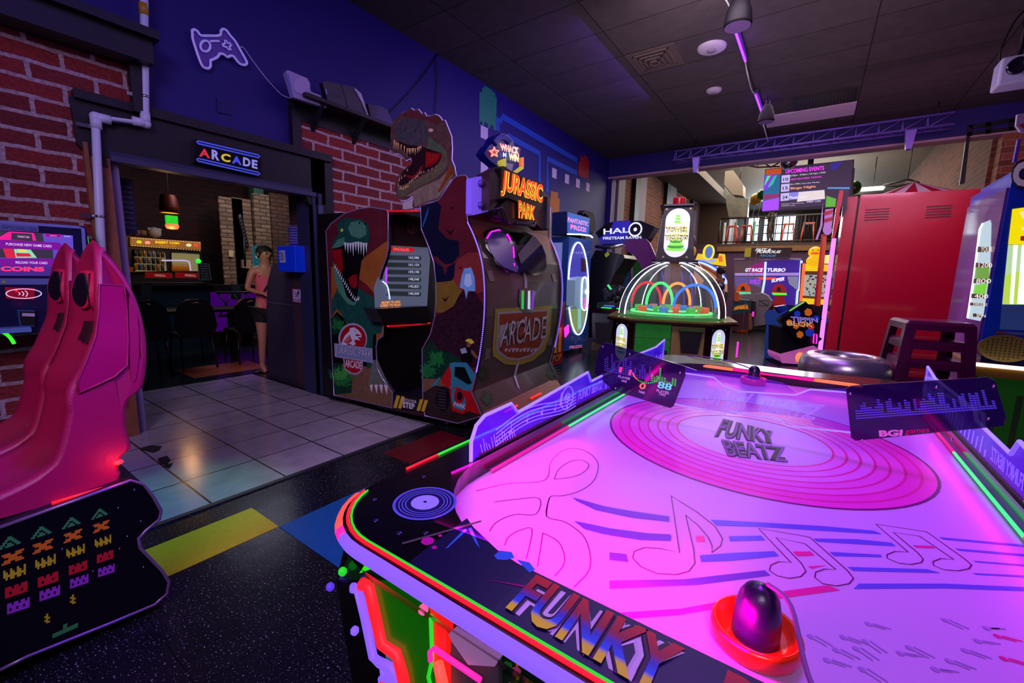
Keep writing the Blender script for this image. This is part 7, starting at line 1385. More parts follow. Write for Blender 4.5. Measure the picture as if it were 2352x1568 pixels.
# carry bag on top of prize machine
b = MB(); Pb = PX(-3.75); b.box((-3.9, 7.3, 2.05), (-3.6, 7.48, 2.2), mat('bag_black', (18, 16, 26), .7)); b.pxp(Pb, q1([(245, 80), (265, 55), (300, 60), (350, 80), (372, 160), (370, 240), (340, 290), (318, 280), (312, 135), (300, 110), (262, 80), (250, 100)]), -.12, 0, mat('bag_black', (18, 16, 26), .7)); tag(b.build('black_backpack'), 'crumpled black bag lying on top of the blue prize machine', 'bag')
# green cabinet glimpsed behind
Gc = thing('green_claw_machine', 'green cabinet with white framed window seen between pod and dome game', 'arcade game', (-2.5, 9.6, 0)); GP = PY(9.6)
slab('cabinet_side', Gc, GP, q3([(600, 560), (900, 560), (900, 1060), (600, 1060)]), -.5, -.02, mat('claw_green', (36, 100, 34), .5, em=(20, 60, 16), es=.15)); slab('window', Gc, GP, q3([(625, 650), (745, 650), (745, 830), (590, 830)]), -.02, .0, mat('window_teal', (40, 66, 90), .3, em=(30, 50, 90), es=.3))
led('window_frame', Gc, GP, q3([(660, 590), (750, 600), (745, 830)]), .01, .03, mat('frame_lilac', (150, 120, 160), .4)); led('frame_bar', Gc, GP, q3([(640, 635), (750, 645)]), .01, .03, mat('frame_lilac'))

# ---- tilting block game
q4 = lambda pts: zz(1640, 560, 5.228, pts)
B0 = Vector((-.31, 8.39, 0)); BU = Vector((.89, .45, 0)).normalized(); BF = Plane(B0, BU); BS = Plane(Vector((-.6, 8.96, 0)), Vector((.45, -.89, 0)))
Bk = thing('block_tilting_game', 'blue and black game with tilted square sign lettered BLOK', 'arcade game', (-.2, 8.9, 0))
slab('side_cabinet', Bk, BS, q4([(610, 830), (660, 790), (800, 790), (800, 1376), (600, 1370), (612, 1100), (630, 960), (606, 880)]), -.5, .02, mat('block_blue', (44, 110, 215), .35, noise=.1)); slab('side_base', Bk, BS, q4([(600, 1370), (800, 1378), (800, 1490), (585, 1470)]), -.5, .01, mat('block_base', (24, 26, 70), .5))
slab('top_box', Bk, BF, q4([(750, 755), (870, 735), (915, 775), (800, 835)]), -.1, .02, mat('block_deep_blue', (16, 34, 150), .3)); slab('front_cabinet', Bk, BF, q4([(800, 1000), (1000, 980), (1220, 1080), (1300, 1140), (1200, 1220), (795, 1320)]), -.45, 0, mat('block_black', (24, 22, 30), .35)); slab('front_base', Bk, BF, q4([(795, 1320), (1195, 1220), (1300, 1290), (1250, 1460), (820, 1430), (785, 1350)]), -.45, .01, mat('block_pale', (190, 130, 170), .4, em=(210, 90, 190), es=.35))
bs = slab('tilted_sign', Bk, BF, q4([(1100, 690), (1300, 905), (1040, 1190), (785, 915)]), .0, .14, mat('sign_dark', (14, 14, 18), .25, coat=.3))
b = MB(); OR = mat('hex_orange', (220, 130, 30), .35, em=(190, 90, 10), es=.35); HB = mat('hex_blue', (36, 70, 190), .35, em=(20, 50, 190), es=.35); RD = mat('hex_red', (210, 60, 30), .35, em=(190, 40, 20), es=.35)
for x, y, r_, m in ((1132, 820, 50, OR), (1000, 840, 42, HB), (1228, 895, 42, HB), (905, 945, 42, OR), (985, 985, 40, OR), (1165, 990, 46, RD), (1075, 965, 40, OR), (1145, 1065, 52, HB), (1033, 1088, 46, OR)):
    b.pxf(BF, q4([(x+r_*math.cos(PI*k/3+.3), y+r_*math.sin(PI*k/3+.3)) for k in range(6)]), .142, m)
for s, q, c in (('TIPPIN', [(920, 872), (1240, 890), (1250, 945), (935, 938)], (110, 90, 230)), ('BLOK', [(880, 925), (1190, 945), (1190, 1000), (885, 978)], (90, 30, 40))): b.text(BF, s, q4(q), .145, mat('tip_shadow', (30, 14, 60), .4), bold=.07); b.text(BF, s, q4(q), .149, glow('tip_%d' % c[0], (170, 140, 255) if c[0] == 110 else (255, 190, 120), 1.0), tube=.02)
b.build('sign_artwork', bs)
led('green_edge', Bk, BF, q4([(905, 805), (1000, 745), (1080, 700)]), .15, .008, glow('edge_green', (110, 230, 90), 1.0)); 
b = MB(); b.sphere(BF.P(*BF.uv(*q4([(1020, 1360)])[0]), .012), .085, glow('orange_lamp', (255, 130, 80), 1.2), 16, sy=.4); b.build('base_lamp', Bk)
led('reader_frame', Bk, BF, q4([(1200, 1080), (1235, 1085), (1230, 1195), (1192, 1190)]), .03, .010, g_mag, True); led('side_strip', Bk, BS, q4([(805, 965), (778, 1045)]), .01, .010, g_mag)

# ---- red carnival cabinet
Rc = thing('red_carnival_cabinet', 'tall plain red cabinet side with two slotted vents and striped tent top', 'arcade game', (1.1, 9.6, 0)); RP = PY(9.1); r6 = lambda pts: zz(1860, 420, 3.41, pts)
m_rc = mat('carnival_red', (176, 5, 40), .22, coat=.5, bump=.25, bscale=160)
x1r = RP.uv(2248, 434)[0]+.1
b = MB(); xl = RP.uv(1977, 447)[0]; b.prism(RP, [(xl, .05), (x1r, .05), (x1r, RP.uv(2245, 434)[1]), (xl, RP.uv(1977, 447)[1])], -1.0, 0, m_rc); b.build('side_panel', Rc)
b = MB(); xa = RP.uv(1946, 452)[0]-.02; b.prism(RP, [(xa, .05), (xl-.03, .05), (xl-.03, RP.uv(1970, 450)[1]), (xa, RP.uv(1950, 452)[1])], -1.0, .0, m_rc); b.build('door_edge', Rc)
b = MB(); b.prism(RP, [(xl-.03, .05), (xl, .05), (xl, 2.75), (xl-.03, 2.75)], -.9, -.03, BLACK); b.build('door_gap', Rc)
for q in ([(1988, 481), (2044, 478)], [(2128, 474), (2188, 470)]):
    b = MB()
    for k in range(5): u0, v0 = RP.uv(*q[0]); u1_, v1_ = RP.uv(*q[1]); b.flat(RP, [(u0, v0-.04*k-.016), (u1_, v1_-.04*k-.016), (u1_, v1_-.04*k), (u0, v0-.04*k)], .003, mat('vent_slot_dark', (60, 4, 14), .5))
    b.build('vent', Rc)
b = MB(); ap = RP.uv(2112, 422); cxp = ap[0]; N_ = 24; zt = RP.uv(2112, 440)[1]
apx = RP.P(cxp, ap[1]+.12, -.5)
for k in range(N_):
    a0, a1_ = 2*PI*k/N_, 2*PI*(k+1)/N_; f0 = lambda a: RP.P(cxp+.62*math.cos(a), 2.78, -.5)+Vector((0, .5*math.sin(a), 0)); b.poly([f0(a0), f0(a1_), apx], mat('tent_red', (170, 14, 44), .5) if k % 2 else mat('tent_white', (210, 190, 205), .5))
b.build('tent_top', Rc)
GX = PY(8.95)
slab('header_sign', Rc, GX, r6([(232, 60), (262, 55), (262, 100), (230, 250), (240, 270), (195, 430), (172, 432), (205, 200)]), -.1, .0, m_rc); slab('header_side', Rc, GX, r6([(268, 52), (296, 46), (292, 200), (250, 280), (262, 100)]), -.2, -.05, mat('header_navy', (24, 20, 50), .4))
slab('striped_fin', Rc, GX, r6([(120, 208), (185, 200), (172, 340), (108, 350)]), -.1, -.02, mat('fin_white', (190, 150, 215), .5))
for k in range(2): slab('fin_stripe', Rc, GX, r6([(116, 225+k*55), (183, 208+k*55), (178, 235+k*55), (110, 255+k*55)]), -.02, -.01, m_rc)
b = MB(); b.prism(GX, [GX.uv(*p) for p in r6(circ(138, 365, 36, 42, 20))], -.08, -.01, mat('fin_white')); b.prism(GX, [GX.uv(*p) for p in r6([(90, 250), (104, 160), (100, 330), (60, 445), (44, 440), (82, 330)])], -.06, -.03, mat('fin_white')); b.build('petal_ornament', Rc)
slab('orange_post', Rc, GX, r6([(92, 400), (135, 400), (82, 965), (34, 960)]), -.12, -.05, mat('post_orange', (196, 90, 36), .4)); slab('red_post', Rc, GX, r6([(92, 400), (104, 400), (50, 960), (32, 960)]), -.1, -.04, m_rc)
led('magenta_tube', Rc, GX, r6([(190, 435), (130, 900), (78, 1330)]), .03, .032, glow('tube_pink_violet', (235, 110, 255), 1.8))
slab('glass_door', Rc, RP, r6([(200, 440), (300, 280), (250, 900), (200, 1300), (100, 1320)]), -.3, -.28, glass('door_glass', (110, 40, 120), .35, .08))
for y, c in ((500, (120, 20, 150)), (690, (200, 200, 210)), (830, (200, 90, 40)), (1010, (220, 130, 50)), (1040, (60, 110, 220))): slab('prize_item', Rc, RP, r6([(180-y*.05, y), (232-y*.05, y), (228-y*.05, y+50), (172-y*.05, y+50)]), -.5, -.35, mat('prize_%d' % y, c, .5, em=c, es=.25))
slab('inner_dark', Rc, RP, r6([(190, 900), (240, 870), (238, 1100), (205, 1200), (150, 1190)]), -.6, -.4, mat('inner_navy', (16, 18, 44), .4))
# ---- steel bin
t = thing('steel_bin', 'round brushed steel topped bin with black body beside the tilting sign', 'bin', (.225, 3.75, 0))
b = MB(); b.lathe([(.0, .0), (.20, .0), (.215, .03), (.235, .70), (.0, .70)], (.225, 3.75, 0), BLACK, 40); b.build('bin_body', t)
b = MB(); b.lathe([(.245, .70), (.262, .72), (.264, .79), (.25, .84), (.21, .87), (.17, .875), (.15, .86), (.145, .81), (.15, .75), (.14, .73)], (.225, 3.75, 0), mat('bin_steel', (225, 215, 230), .28, .85), 48); b.build('bin_top', t)
# ---- stacked metal stools
def stool(z, lab):
    t = thing('metal_stool', lab, 'stool', (.66, 3.95, z), 'stacked purple metal stools'); m = mat('stool_purple_metal', (120, 30, 96), .3, .2, coat=.4)
    c = Vector((.66, 3.95, z)); a = math.radians(8)
    R_ = lambda x, y, h: c+Vector((x*math.cos(a)-y*math.sin(a), x*math.sin(a)+y*math.cos(a), h))
    def fr(hw, z_): return [R_(-hw, -hw, z_), R_(hw, -hw, z_), R_(hw, hw, z_), R_(-hw, hw, z_)]
    b = MB(); tp = [(.165, .745), (.17, .735), (.175, .70)]
    lo, mi_, hi = fr(.172, .70), fr(.17, .74), fr(.155, .76); b.add(lo+mi_+hi, [[0, 1, 5, 4], [1, 2, 6, 5], [2, 3, 7, 6], [3, 0, 4, 7], [4, 5, 9, 8], [5, 6, 10, 9], [6, 7, 11, 10], [7, 4, 8, 11], [8, 9, 10, 11]], m); b.build('seat', t, bevel=.008)
    for sx, sy in ((1, 1), (1, -1), (-1, 1), (-1, -1)):
        b = MB(); w_ = .055; top = [(.168, .72), (.168-w_, .72)]; hwt_, hwb = .17, .225
        p = [R_(hwt_*sx, hwt_*sy, .73), R_((hwt_-w_)*sx, hwt_*sy, .73), R_(hwt_*sx, (hwt_-w_)*sy, .73), R_(hwb*sx, hwb*sy, 0), R_((hwb-.03)*sx, hwb*sy, 0), R_(hwb*sx, (hwb-.03)*sy, 0)]
        q = [x_+Vector((-sx*.004, -sy*.004, 0)) for x_ in p]
        b.add(p, [[0, 1, 4, 3], [0, 3, 5, 2]], m); b.add(q, [[0, 3, 4, 1], [0, 2, 5, 3]], m); b.build('leg', t)
    b = MB()
    for hw, z_ in ((.205, .28),):
        for i in range(4): A_ = [R_(-hw, -hw, z_), R_(hw, -hw, z_), R_(hw, hw, z_), R_(-hw, hw, z_)]; b.tube([A_[i], A_[(i+1) % 4]], .010, m, 6)
    b.build('stretcher', t)
stool(0, 'bottom purple metal stool of the stack of four'); stool(.125, 'second purple metal stool from the bottom of the stack'); stool(.25, 'third purple metal stool just under the top of the stack'); stool(.375, 'topmost purple metal stool of the stack by the red cabinet')
# ---- blue tower prize machine at the right
r5 = lambda pts: zz(2180, 240, 2.376, pts)
YF = 4.4; BX = at_y(2285, 620, YF).x; BPn = PY(YF)
Bm = thing('blue_tower_game', 'bright blue and purple game at right edge with score window and lit wooden ledge', 'arcade game', (BX+.5, YF+.5, 0))
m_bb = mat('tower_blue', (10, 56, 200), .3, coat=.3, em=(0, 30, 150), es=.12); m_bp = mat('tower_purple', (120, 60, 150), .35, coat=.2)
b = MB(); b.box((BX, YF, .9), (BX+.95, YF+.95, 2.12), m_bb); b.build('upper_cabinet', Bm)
SP = PXN(BX); ztop = at_y(2306, 430, YF).z
b = MB(); b.rect(SP, -(YF+.95), .1, -YF-.03, ztop, -.02, .012, m_bp); b.build('side_panel', Bm)
b = MB(); q = [SP.uv(*p) for p in r5([(185, 665), (200, 645), (240, 628), (246, 650), (240, 900), (205, 1140), (185, 1182), (112, 1168), (140, 960)])]; b.flat(SP, q, .014, glow('side_window_sky', (190, 215, 225), .85)); b.flat(SP, [SP.uv(*p) for p in r5([(160, 870), (238, 880), (236, 960), (150, 950)])], .016, glow('window_green', (110, 170, 60), .8)); b.flat(SP, [SP.uv(*p) for p in r5([(158, 985), (226, 975), (215, 1040), (150, 1030)])], .016, glow('window_lime2', (120, 210, 50), .9)); br_ = mat('board_brown', (90, 56, 40), .5, em=(70, 40, 26), es=.4)
for q, s in (([(175, 775), (236, 775), (236, 805), (172, 805)], 'YOUR'), ([(162, 862), (236, 866), (234, 890), (160, 888)], '1200'), ([(150, 950), (230, 950), (228, 975), (146, 975)], '800'), ([(140, 1032), (214, 1034), (212, 1058), (138, 1056)], '400'), ([(130, 1080), (208, 1084), (206, 1100), (128, 1096)], 'TOWER BONUS'), ([(150, 1140), (200, 1144), (198, 1162), (148, 1158)], 'SPIN')):
    b.flat(SP, [SP.uv(*p) for p in r5(q)], .018, br_); b.text(SP, s, r5(q), .020, glow('board_letter', (240, 235, 225), 1.0))
b.build('score_window', Bm)
mb = MB(); mb.tube([SP.P(*SP.uv(*p), .016) for p in r5([(118, 1165), (150, 960), (185, 680), (200, 650)])], .008, glow('strip_white', (240, 240, 255), 1.4)); mb.build('window_light', Bm)
b = MB(); b.pxf(BPn, r5([(345, 570), (420, 560), (420, 765), (322, 762)]), .006, glow('yellow_card', (245, 225, 0), .95)); b.pxf(BPn, r5([(386, 585), (420, 582), (420, 625), (400, 618)]), .008, glow('card_cream', (250, 220, 190), 1)); b.pxf(BPn, r5([(390, 718), (420, 715), (420, 745), (388, 742)]), .008, glow('card_red', (170, 30, 40), .8)); b.text(BPn, 'B', r5([(398, 668), (410, 668), (410, 685), (398, 685)]), .009, glow('card_cream'), bold=.03); b.build('yellow_panel', Bm)
b = MB(); b.pxf(BPn, r5([(322, 764), (420, 766), (420, 1092), (290, 1090), (300, 980)]), .004, glow('window_sunlit', (190, 220, 170), .9)); b.pxf(BPn, r5([(305, 930), (420, 900), (420, 1090), (292, 1088)]), .005, glow('window_lime3', (190, 225, 80), .9)); b.pxf(BPn, r5([(352, 766), (375, 766), (350, 1088), (330, 1088)]), .006, glow('window_beam', (250, 255, 245), 1.4)); b.pxf(BPn, r5([(398, 766), (420, 766), (420, 1088), (372, 1088)]), .006, glow('window_beam')); b.build('main_window', Bm)
b = MB(); b.pxf(BPn, r5([(288, 1090), (420, 1098), (420, 1232), (276, 1226)]), .004, mat('lower_panel_slate', (60, 84, 150), .4, em=(40, 60, 120), es=.4)); b.text(BPn, 'BUILD BIG TOWER', r5([(298, 1104), (418, 1110), (418, 1122), (298, 1116)]), .006, mat('slate_letter', (150, 160, 200), .4)); b.pxf(BPn, r5([(258, 1235), (312, 1237), (312, 1254), (257, 1252)]), .005, mat('warning_orange', (130, 70, 60), .5)); b.pxf(BPn, r5([(316, 1237), (418, 1244), (418, 1260), (315, 1254)]), .005, mat('warning_blue', (90, 110, 190), .5)); b.build('info_panel', Bm)
b = MB(); c = BPn.uv(*r5([(304, 1330)])[0]); b.prism(BPn, [(c[0]+.135*math.cos(2*PI*k/28), c[1]+.095*math.sin(2*PI*k/28)) for k in range(28)], 0, .012, mat('speaker_gold', (150, 130, 70), .4, .4))
for i in range(-5, 6):
    for j_ in range(-4, 5):
        if (i/5.4)**2+(j_/4.4)**2 < .9: b.disc(BPn, c[0]+i*.022, c[1]+j_*.019, .005, .0135, BLACK, 6)
b.build('speaker_grille', Bm)
zl = at_y(2300, 850, YF-.12).z; b = MB(); b.box((BX-.06, YF-.16, zl-.05), (BX+1.0, YF+.6, zl+.025), mat('ledge_wood', (170, 120, 50), .35, noise=.2)); b.build('wood_ledge', Bm); b = MB(); b.tube([(BX-.05, YF-.165, zl+.03), (BX+1.0, YF-.165, zl+.03)], .013, glow('ledge_led', (255, 240, 210), 2.4)); b.build('ledge_light', Bm)
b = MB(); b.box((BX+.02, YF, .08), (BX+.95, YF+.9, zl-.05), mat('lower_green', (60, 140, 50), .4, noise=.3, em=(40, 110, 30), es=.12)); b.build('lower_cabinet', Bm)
b = MB(); b.rect(BPn, BX+.1, .1, BX+.14, .6, 0, .01, mat('bamboo_green', (120, 170, 90), .4)); b.rect(BPn, BX+.22, .2, BX+.25, .62, 0, .01, mat('bamboo_green')); b.build('bamboo_print', Bm)
b = MB(); b.box((BX, YF, 2.12), (BX+.9, YF+.7, 2.14), mat('top_edge_blue', (60, 90, 230), .3)); b.build('top_plate', Bm)
LP_ = PY(YF-.02); b = MB(); b.text(LP_, 'C', [(2322, 368), (2375, 362), (2375, 432), (2322, 438)], 0, mat('letter_dark_outline', (56, 44, 60), .4), bold=.16); b.text(LP_, 'C', [(2326, 374), (2372, 368), (2372, 426), (2326, 431)], .02, mat('letter_white', (205, 200, 210), .4, em=(150, 140, 160), es=.25), bold=.06); b.build('sign_letter', Bm)
b = MB(); b.pxp(LP_, [(2337, 262), (2380, 256), (2380, 305), (2345, 302), (2334, 288)], -.03, 0, mat('roundel_white', (200, 200, 215), .4)); b.pxf(LP_, [(2340, 288), (2380, 268), (2380, 300), (2352, 296)], .002, mat('roundel_red', (200, 40, 40), .4)); b.build('round_badge', Bm)
b = MB(); b.pxp(LP_, [(2338, 320), (2346, 318), (2336, 372), (2328, 372)], -.04, -.01, mat('strut_violet', (110, 70, 200), .4)); b.build('sign_strut', Bm)

# ================================================================ FAR HALL MACHINES
RY = PY(15.2); Rg = thing('racing_game_pair', 'twin screen racing game with blue lit frame and white lettered banner', 'arcade game', (-1.2, 15.2, 0))
m_scr = glow('race_screen_violet', (60, 30, 150), .75)
slab('screen', Rg, RY, q4([(245, 200), (625, 200), (610, 600), (240, 560)]), -.2, 0, glow('race_screen_olive', (90, 66, 80), .65)); slab('screen', Rg, RY, q4([(632, 200), (1040, 195), (1010, 560), (1000, 740), (600, 720)]), -.2, 0, m_scr)
b = MB(); b.pxf(RY, q4([(440, 260), (600, 205), (620, 380), (420, 360)]), .004, glow('race_magenta', (150, 20, 120), .8)); b.pxf(RY, q4([(250, 350), (1020, 345), (1015, 380), (250, 380)]), .006, glow('race_lilac', (160, 130, 210), .9)); b.pxf(RY, q4([(250, 390), (560, 395), (560, 520), (420, 480), (255, 520)]), .006, glow('race_blue_grey', (90, 80, 150), .8)); b.pxf(RY, q4([(880, 390), (1010, 390), (1005, 560), (900, 480)]), .006, glow('race_grey', (130, 130, 160), .8)); b.pxf(RY, q4([(510, 400), (740, 400), (760, 430), (560, 430)]), .008, glow('race_orange', (230, 70, 50), .9))
for s, q in (('GT RACE', [(375, 290), (590, 290), (590, 335), (375, 335)]), ('TURBO', [(640, 290), (860, 290), (860, 335), (640, 335)]), ('SUPER', [(680, 425), (845, 395), (845, 440), (690, 465)])): b.text(RY, s, q4(q), .010, glow('race_white', (220, 215, 245), 1.1), bold=.05, shear=.3)
b.text(RY, 'WILD', q4([(430, 430), (560, 430), (560, 480), (430, 480)]), .010, glow('race_violet_letter', (170, 60, 240), 1.0), bold=.04, shear=.3); b.build('screen_artwork', Rg)
led('frame_light', Rg, RY, q4([(620, 215), (605, 450), (580, 590)]), .08, .03, glow('led_ice_blue', (150, 170, 255), 2.0)); led('frame_light', Rg, RY, q4([(1050, 200), (1025, 540), (1003, 570), (990, 745)]), .08, .03, glow('led_ice_blue')); led('frame_top', Rg, RY, q4([(240, 190), (620, 182), (1050, 186)]), .05, .03, mat('frame_silver', (190, 180, 220), .3, .6))
slab('banner', Rg, RY, q4([(372, 50), (940, 45), (915, 160), (360, 158)]), 0, .15, mat('banner_black', (40, 32, 30), .4)); b = MB(); BR = RY.off(.16); b.pxf(BR, q4([(372, 52), (450, 48), (440, 156), (362, 156)]), 0, glow('banner_yellow', (150, 130, 20), .7))
for s, q, c in (('FAST &', [(500, 50), (690, 55), (680, 88), (490, 84)], (225, 220, 225)), ('FURIOUS', [(510, 78), (810, 78), (800, 112), (505, 112)], (225, 220, 225)), ('ARCADE', [(545, 125), (750, 128), (745, 155), (540, 153)], (60, 110, 170))): b.text(BR, s, q4(q), .004, glow('ban_%d' % c[0], c, .9), bold=.04, shear=.3)
b.build('banner_lettering', Rg)
def rseat(lab, cx, cy, c, tr):
    p = RY.off(.8); t = thing('racing_game_chair', lab, 'seat', (*p.pt(*q4([(cx, cy+200)])[0]).xy, 0), 'racing game seats in the far hall'); m = mat('rseat_%s' % lab[:6], c, .35, em=c, es=.2)
    mb = MB(); mb.pxp(p, q4([(cx-85, cy+60), (cx-80, cy+10), (cx-40, cy-45), (cx+30, cy-50), (cx+75, cy), (cx+88, cy+60), (cx+60, cy+110), (cx+80, cy+230), (cx-70, cy+200), (cx-50, cy+100)]), -.1, 0, m); mb.build('backrest', t); mb = MB(); mb.pxp(p, q4([(cx-18, cy-10), (cx+10, cy-10), (cx+28, cy+40), (cx-32, cy+40)]), 0, .01, mat('rseat_dark', (50, 14, 14), .4)); mb.build('headrest_opening', t)
    mb = MB(); mb.pxp(p, q4([(cx-90, cy+55), (cx+90, cy+60), (cx+95, cy+85), (cx-70, cy+85)]), .0, .04, glow('rseat_'+tr, (60, 220, 170) if tr == 'mint' else (90, 240, 60), 1.0)); mb.build('shoulder_light', t); mb = MB(); mb.box(p.pt(*q4([(cx-60, cy+200)])[0])+Vector((0, .4, 0)), Vector((p.pt(*q4([(cx+70, cy+200)])[0]).x, p.o.y, 0)), m); mb.build('seat_base', t)
rseat('orange racing game seat with mint light bar in the far hall', 350, 520, (220, 90, 30), 'mint'); rseat('red racing game seat with green light bar in the far hall', 780, 530, (190, 26, 26), 'green')
# white-grey side cabinet and colourful car game
GW = PY(13.9); t = thing('grey_cabinet', 'pale grey rounded cabinet side with a small crossed notice', 'cabinet', (-1.2, 14.1, 0)); slab('cabinet_side', t, GW, q4([(330, 605), (580, 590), (640, 620), (695, 690), (690, 740), (610, 830), (612, 970), (480, 990), (470, 700), (440, 660), (330, 660)]), -.5, 0, mat('cabinet_pale_grey', (150, 140, 150), .4))
b = MB(); q = q4([(542, 678), (652, 682), (650, 742), (538, 738)]); b.ribbon(GW, [GW.uv(*p) for p in q], .02, .006, mat('notice_dark2', (70, 60, 60), .5), closed=True); b.ribbon(GW, [GW.uv(*p) for p in (q[0], q[2])], .02, .006, mat('notice_dark2')); b.build('crossed_notice', t)
HW = PY(13.2); t = thing('car_themed_cabinet', 'teal and orange car themed cabinet with flame lettering behind the standing person', 'arcade game', (-1.7, 13.4, 0)); slab('cabinet_side', t, HW, q4([(230, 660), (430, 680), (440, 1030), (210, 1035), (215, 820)]), -.6, 0, mat('car_cab_teal', (30, 90, 100), .4, noise=.3)); slab('lower_print', t, HW, q4([(215, 860), (415, 810), (440, 1030), (210, 1035)]), 0, .01, mat('car_cab_maroon', (90, 40, 50), .4, noise=.4)); slab('yellow_edge', t, HW, q4([(420, 830), (455, 830), (450, 1030), (425, 1030)]), 0, .02, mat('car_cab_gold', (170, 120, 30), .4)); slab('dark_rear', t, HW, q4([(430, 670), (490, 690), (490, 830), (455, 920), (450, 830)]), -.3, -.02, BLACK)
b = MB(); b.pxf(HW, q4([(225, 790), (280, 740), (400, 725), (418, 790), (330, 770), (250, 800)]), .012, mat('flame_orange', (220, 110, 20), .4, em=(190, 90, 10), es=.3)); b.text(HW, 'WHEELS', q4([(246, 752), (408, 738), (408, 778), (246, 790)]), .015, mat('flame_letter', (240, 190, 60), .4, em=(210, 150, 30), es=.5), bold=.03, shear=.2); b.build('flame_lettering', t); led('magenta_strip', t, HW, q4([(472, 815), (468, 870)]), .03, .02, g_mag); slab('orange_seat', t, HW, q4([(245, 575), (298, 580), (296, 690), (245, 690)]), .05, .15, mat('car_seat_orange', (200, 90, 30), .4, em=(170, 60, 10), es=.25))
def plinth(t, y, x0, x1, py_, dp=.5):
    a_, c_2 = at_y(x0, py_, y), at_y(x1, py_, y); mb = MB(); mb.box((a_.x, y+.02, 0), (c_2.x, y+dp, max(a_.z, .06)), BLACK); mb.build('plinth', t)
plinth(Rg, 15.2, 1690, 1828, 690); plinth(Gc, 9.6, 1412, 1490, 722)
# duck prize machine
DP = PY(12.6); t = thing('duck_prize_machine', 'yellow lit prize machine with rubber duck topper seen left of the magenta tube', 'arcade game', (0, 13, 0)); gyl = glow('duck_yellow', (240, 200, 20), .95)
slab('cabinet', t, DP, q4([(1040, 230), (1400, 240), (1330, 740), (1020, 720)]), -.6, -.02, mat('duck_cab_gold', (130, 90, 30), .4)); slab('header_panel', t, DP, q4([(1100, 240), (1400, 250), (1395, 330), (1095, 325)]), 0, .02, gyl); slab('window', t, DP, q4([(1090, 370), (1380, 375), (1340, 640), (1065, 620)]), 0, .01, glow('duck_window', (170, 180, 170), .8)); slab('lower_panel', t, DP, q4([(1060, 650), (1335, 665), (1320, 730), (1055, 720)]), 0, .02, gyl); led('orange_tube', t, DP, q4([(1085, 235), (1040, 705)]), .05, .03, glow('tube_orange_red', (255, 100, 60), 1.3)); slab('lettered_topper', t, DP, q4([(1130, 160), (1390, 130), (1400, 235), (1130, 235)]), -.02, .02, glow('topper_cream', (250, 225, 130), 1.1))
b = MB(); rd_ = random.Random(8)
for k in range(30): x, y = rd_.uniform(1085, 1330), rd_.uniform(380, 610); b.prism(DP, [DP.uv(*p) for p in q4([(x, y), (x+rd_.uniform(10, 30), y-6), (x+22, y+14), (x+4, y+16)])], .01, .03+.002*k, mat('duck_toy_%d' % (k % 5), [(60, 150, 70), (50, 80, 200), (200, 60, 40), (220, 180, 40), (170, 60, 150)][k % 5], .4))
b.build('toys', t)
b = MB(); pd = DP.off(.1).pt(*q4([(1215, 100)])[0]); yk = glow('duck_body', (250, 190, 20), .9); b.sphere(pd, .14, yk, 14, sz=.95); b.sphere(pd+Vector((.02, 0, -.2)), .18, yk, 14, sz=.8); b.build('duck_body', t); b = MB(); b.sphere(pd+Vector((0, -.13, -.03)), .06, glow('duck_bill', (240, 90, 20), .9), 10, sx=1.4, sz=.5); b.build('duck_bill', t); b = MB(); [b.sphere(pd+Vector((sx*.05, -.125, .04)), .014, BLACK, 8) for sx in (-1, 1)]; b.build('duck_eye', t); plinth(t, 12.6, 1838, 1893, 695)
# arched toss game
YP = PY(12.9); t = thing('arched_toss_game', 'arched toss game with blue and white light arc and yellow lit header', 'arcade game', (-2.6, 13, 0))
slab('header_sign', t, YP, q3([(1318, 530), (1350, 535), (1370, 572), (1490, 572), (1500, 530), (1545, 535), (1556, 640), (1290, 600)]), -.1, 0, glow('toss_yellow', (240, 200, 30), .95)); b = MB(); b.pxf(YP, q3([(1320, 580), (1470, 575), (1460, 605), (1320, 605)]), .004, glow('toss_lilac', (170, 180, 220), .9)); b.pxf(YP, q3([(1490, 555), (1525, 548), (1535, 600), (1500, 606)]), .004, glow('toss_orange', (235, 120, 40), .9)); b.build('header_print', t)
c = YP.uv(*q3([(1408, 520)])[0]); b = MB(); b.prism(YP, [(c[0]+.14*math.cos(2*PI*k/28), c[1]+.21*math.sin(2*PI*k/28)) for k in range(28)], -.1, .04, glow('roundel_yellow', (240, 225, 40), 1.0)); b.prism(YP, [(c[0]+.02+.095*math.cos(2*PI*k/28), c[1]+.165*math.sin(2*PI*k/28)) for k in range(28)], .04, .05, glow('roundel_blue', (90, 120, 210), .9)); b.build('round_sign', t)
slab('prize_wall', t, YP, q3([(1280, 640), (1480, 640), (1560, 760), (1560, 860), (1300, 900)]), -.8, -.6, mat('prize_wall', (200, 140, 100), .5, noise=.9, nscale=14, em=(210, 150, 110), es=.45))
led('arc_light', t, YP, q3([(1270, 598), (1370, 618), (1470, 670), (1540, 740), (1560, 790)]), .02, .035, glow('arc_blue_white', (150, 180, 255), 1.8), sm=6); led('arc_inner', t, YP, q3([(1265, 612), (1360, 636), (1450, 686), (1520, 750)]), .02, .05, mat('arc_copper', (190, 110, 70), .35, em=(160, 80, 40), es=.3), sm=6); led('arc_blue', t, YP, q3([(1275, 590), (1375, 608), (1480, 660), (1552, 735)]), .0, .03, glow('arc_deep_blue', (30, 60, 220), 1.1), sm=6)
slab('side_cabinet', t, YP, q3([(1300, 800), (1480, 850), (1560, 860), (1500, 1080), (1300, 1080)]), -.5, 0, mat('toss_dark', (50, 30, 40), .5))
plinth(t, 12.9, 1598, 1655, 720)
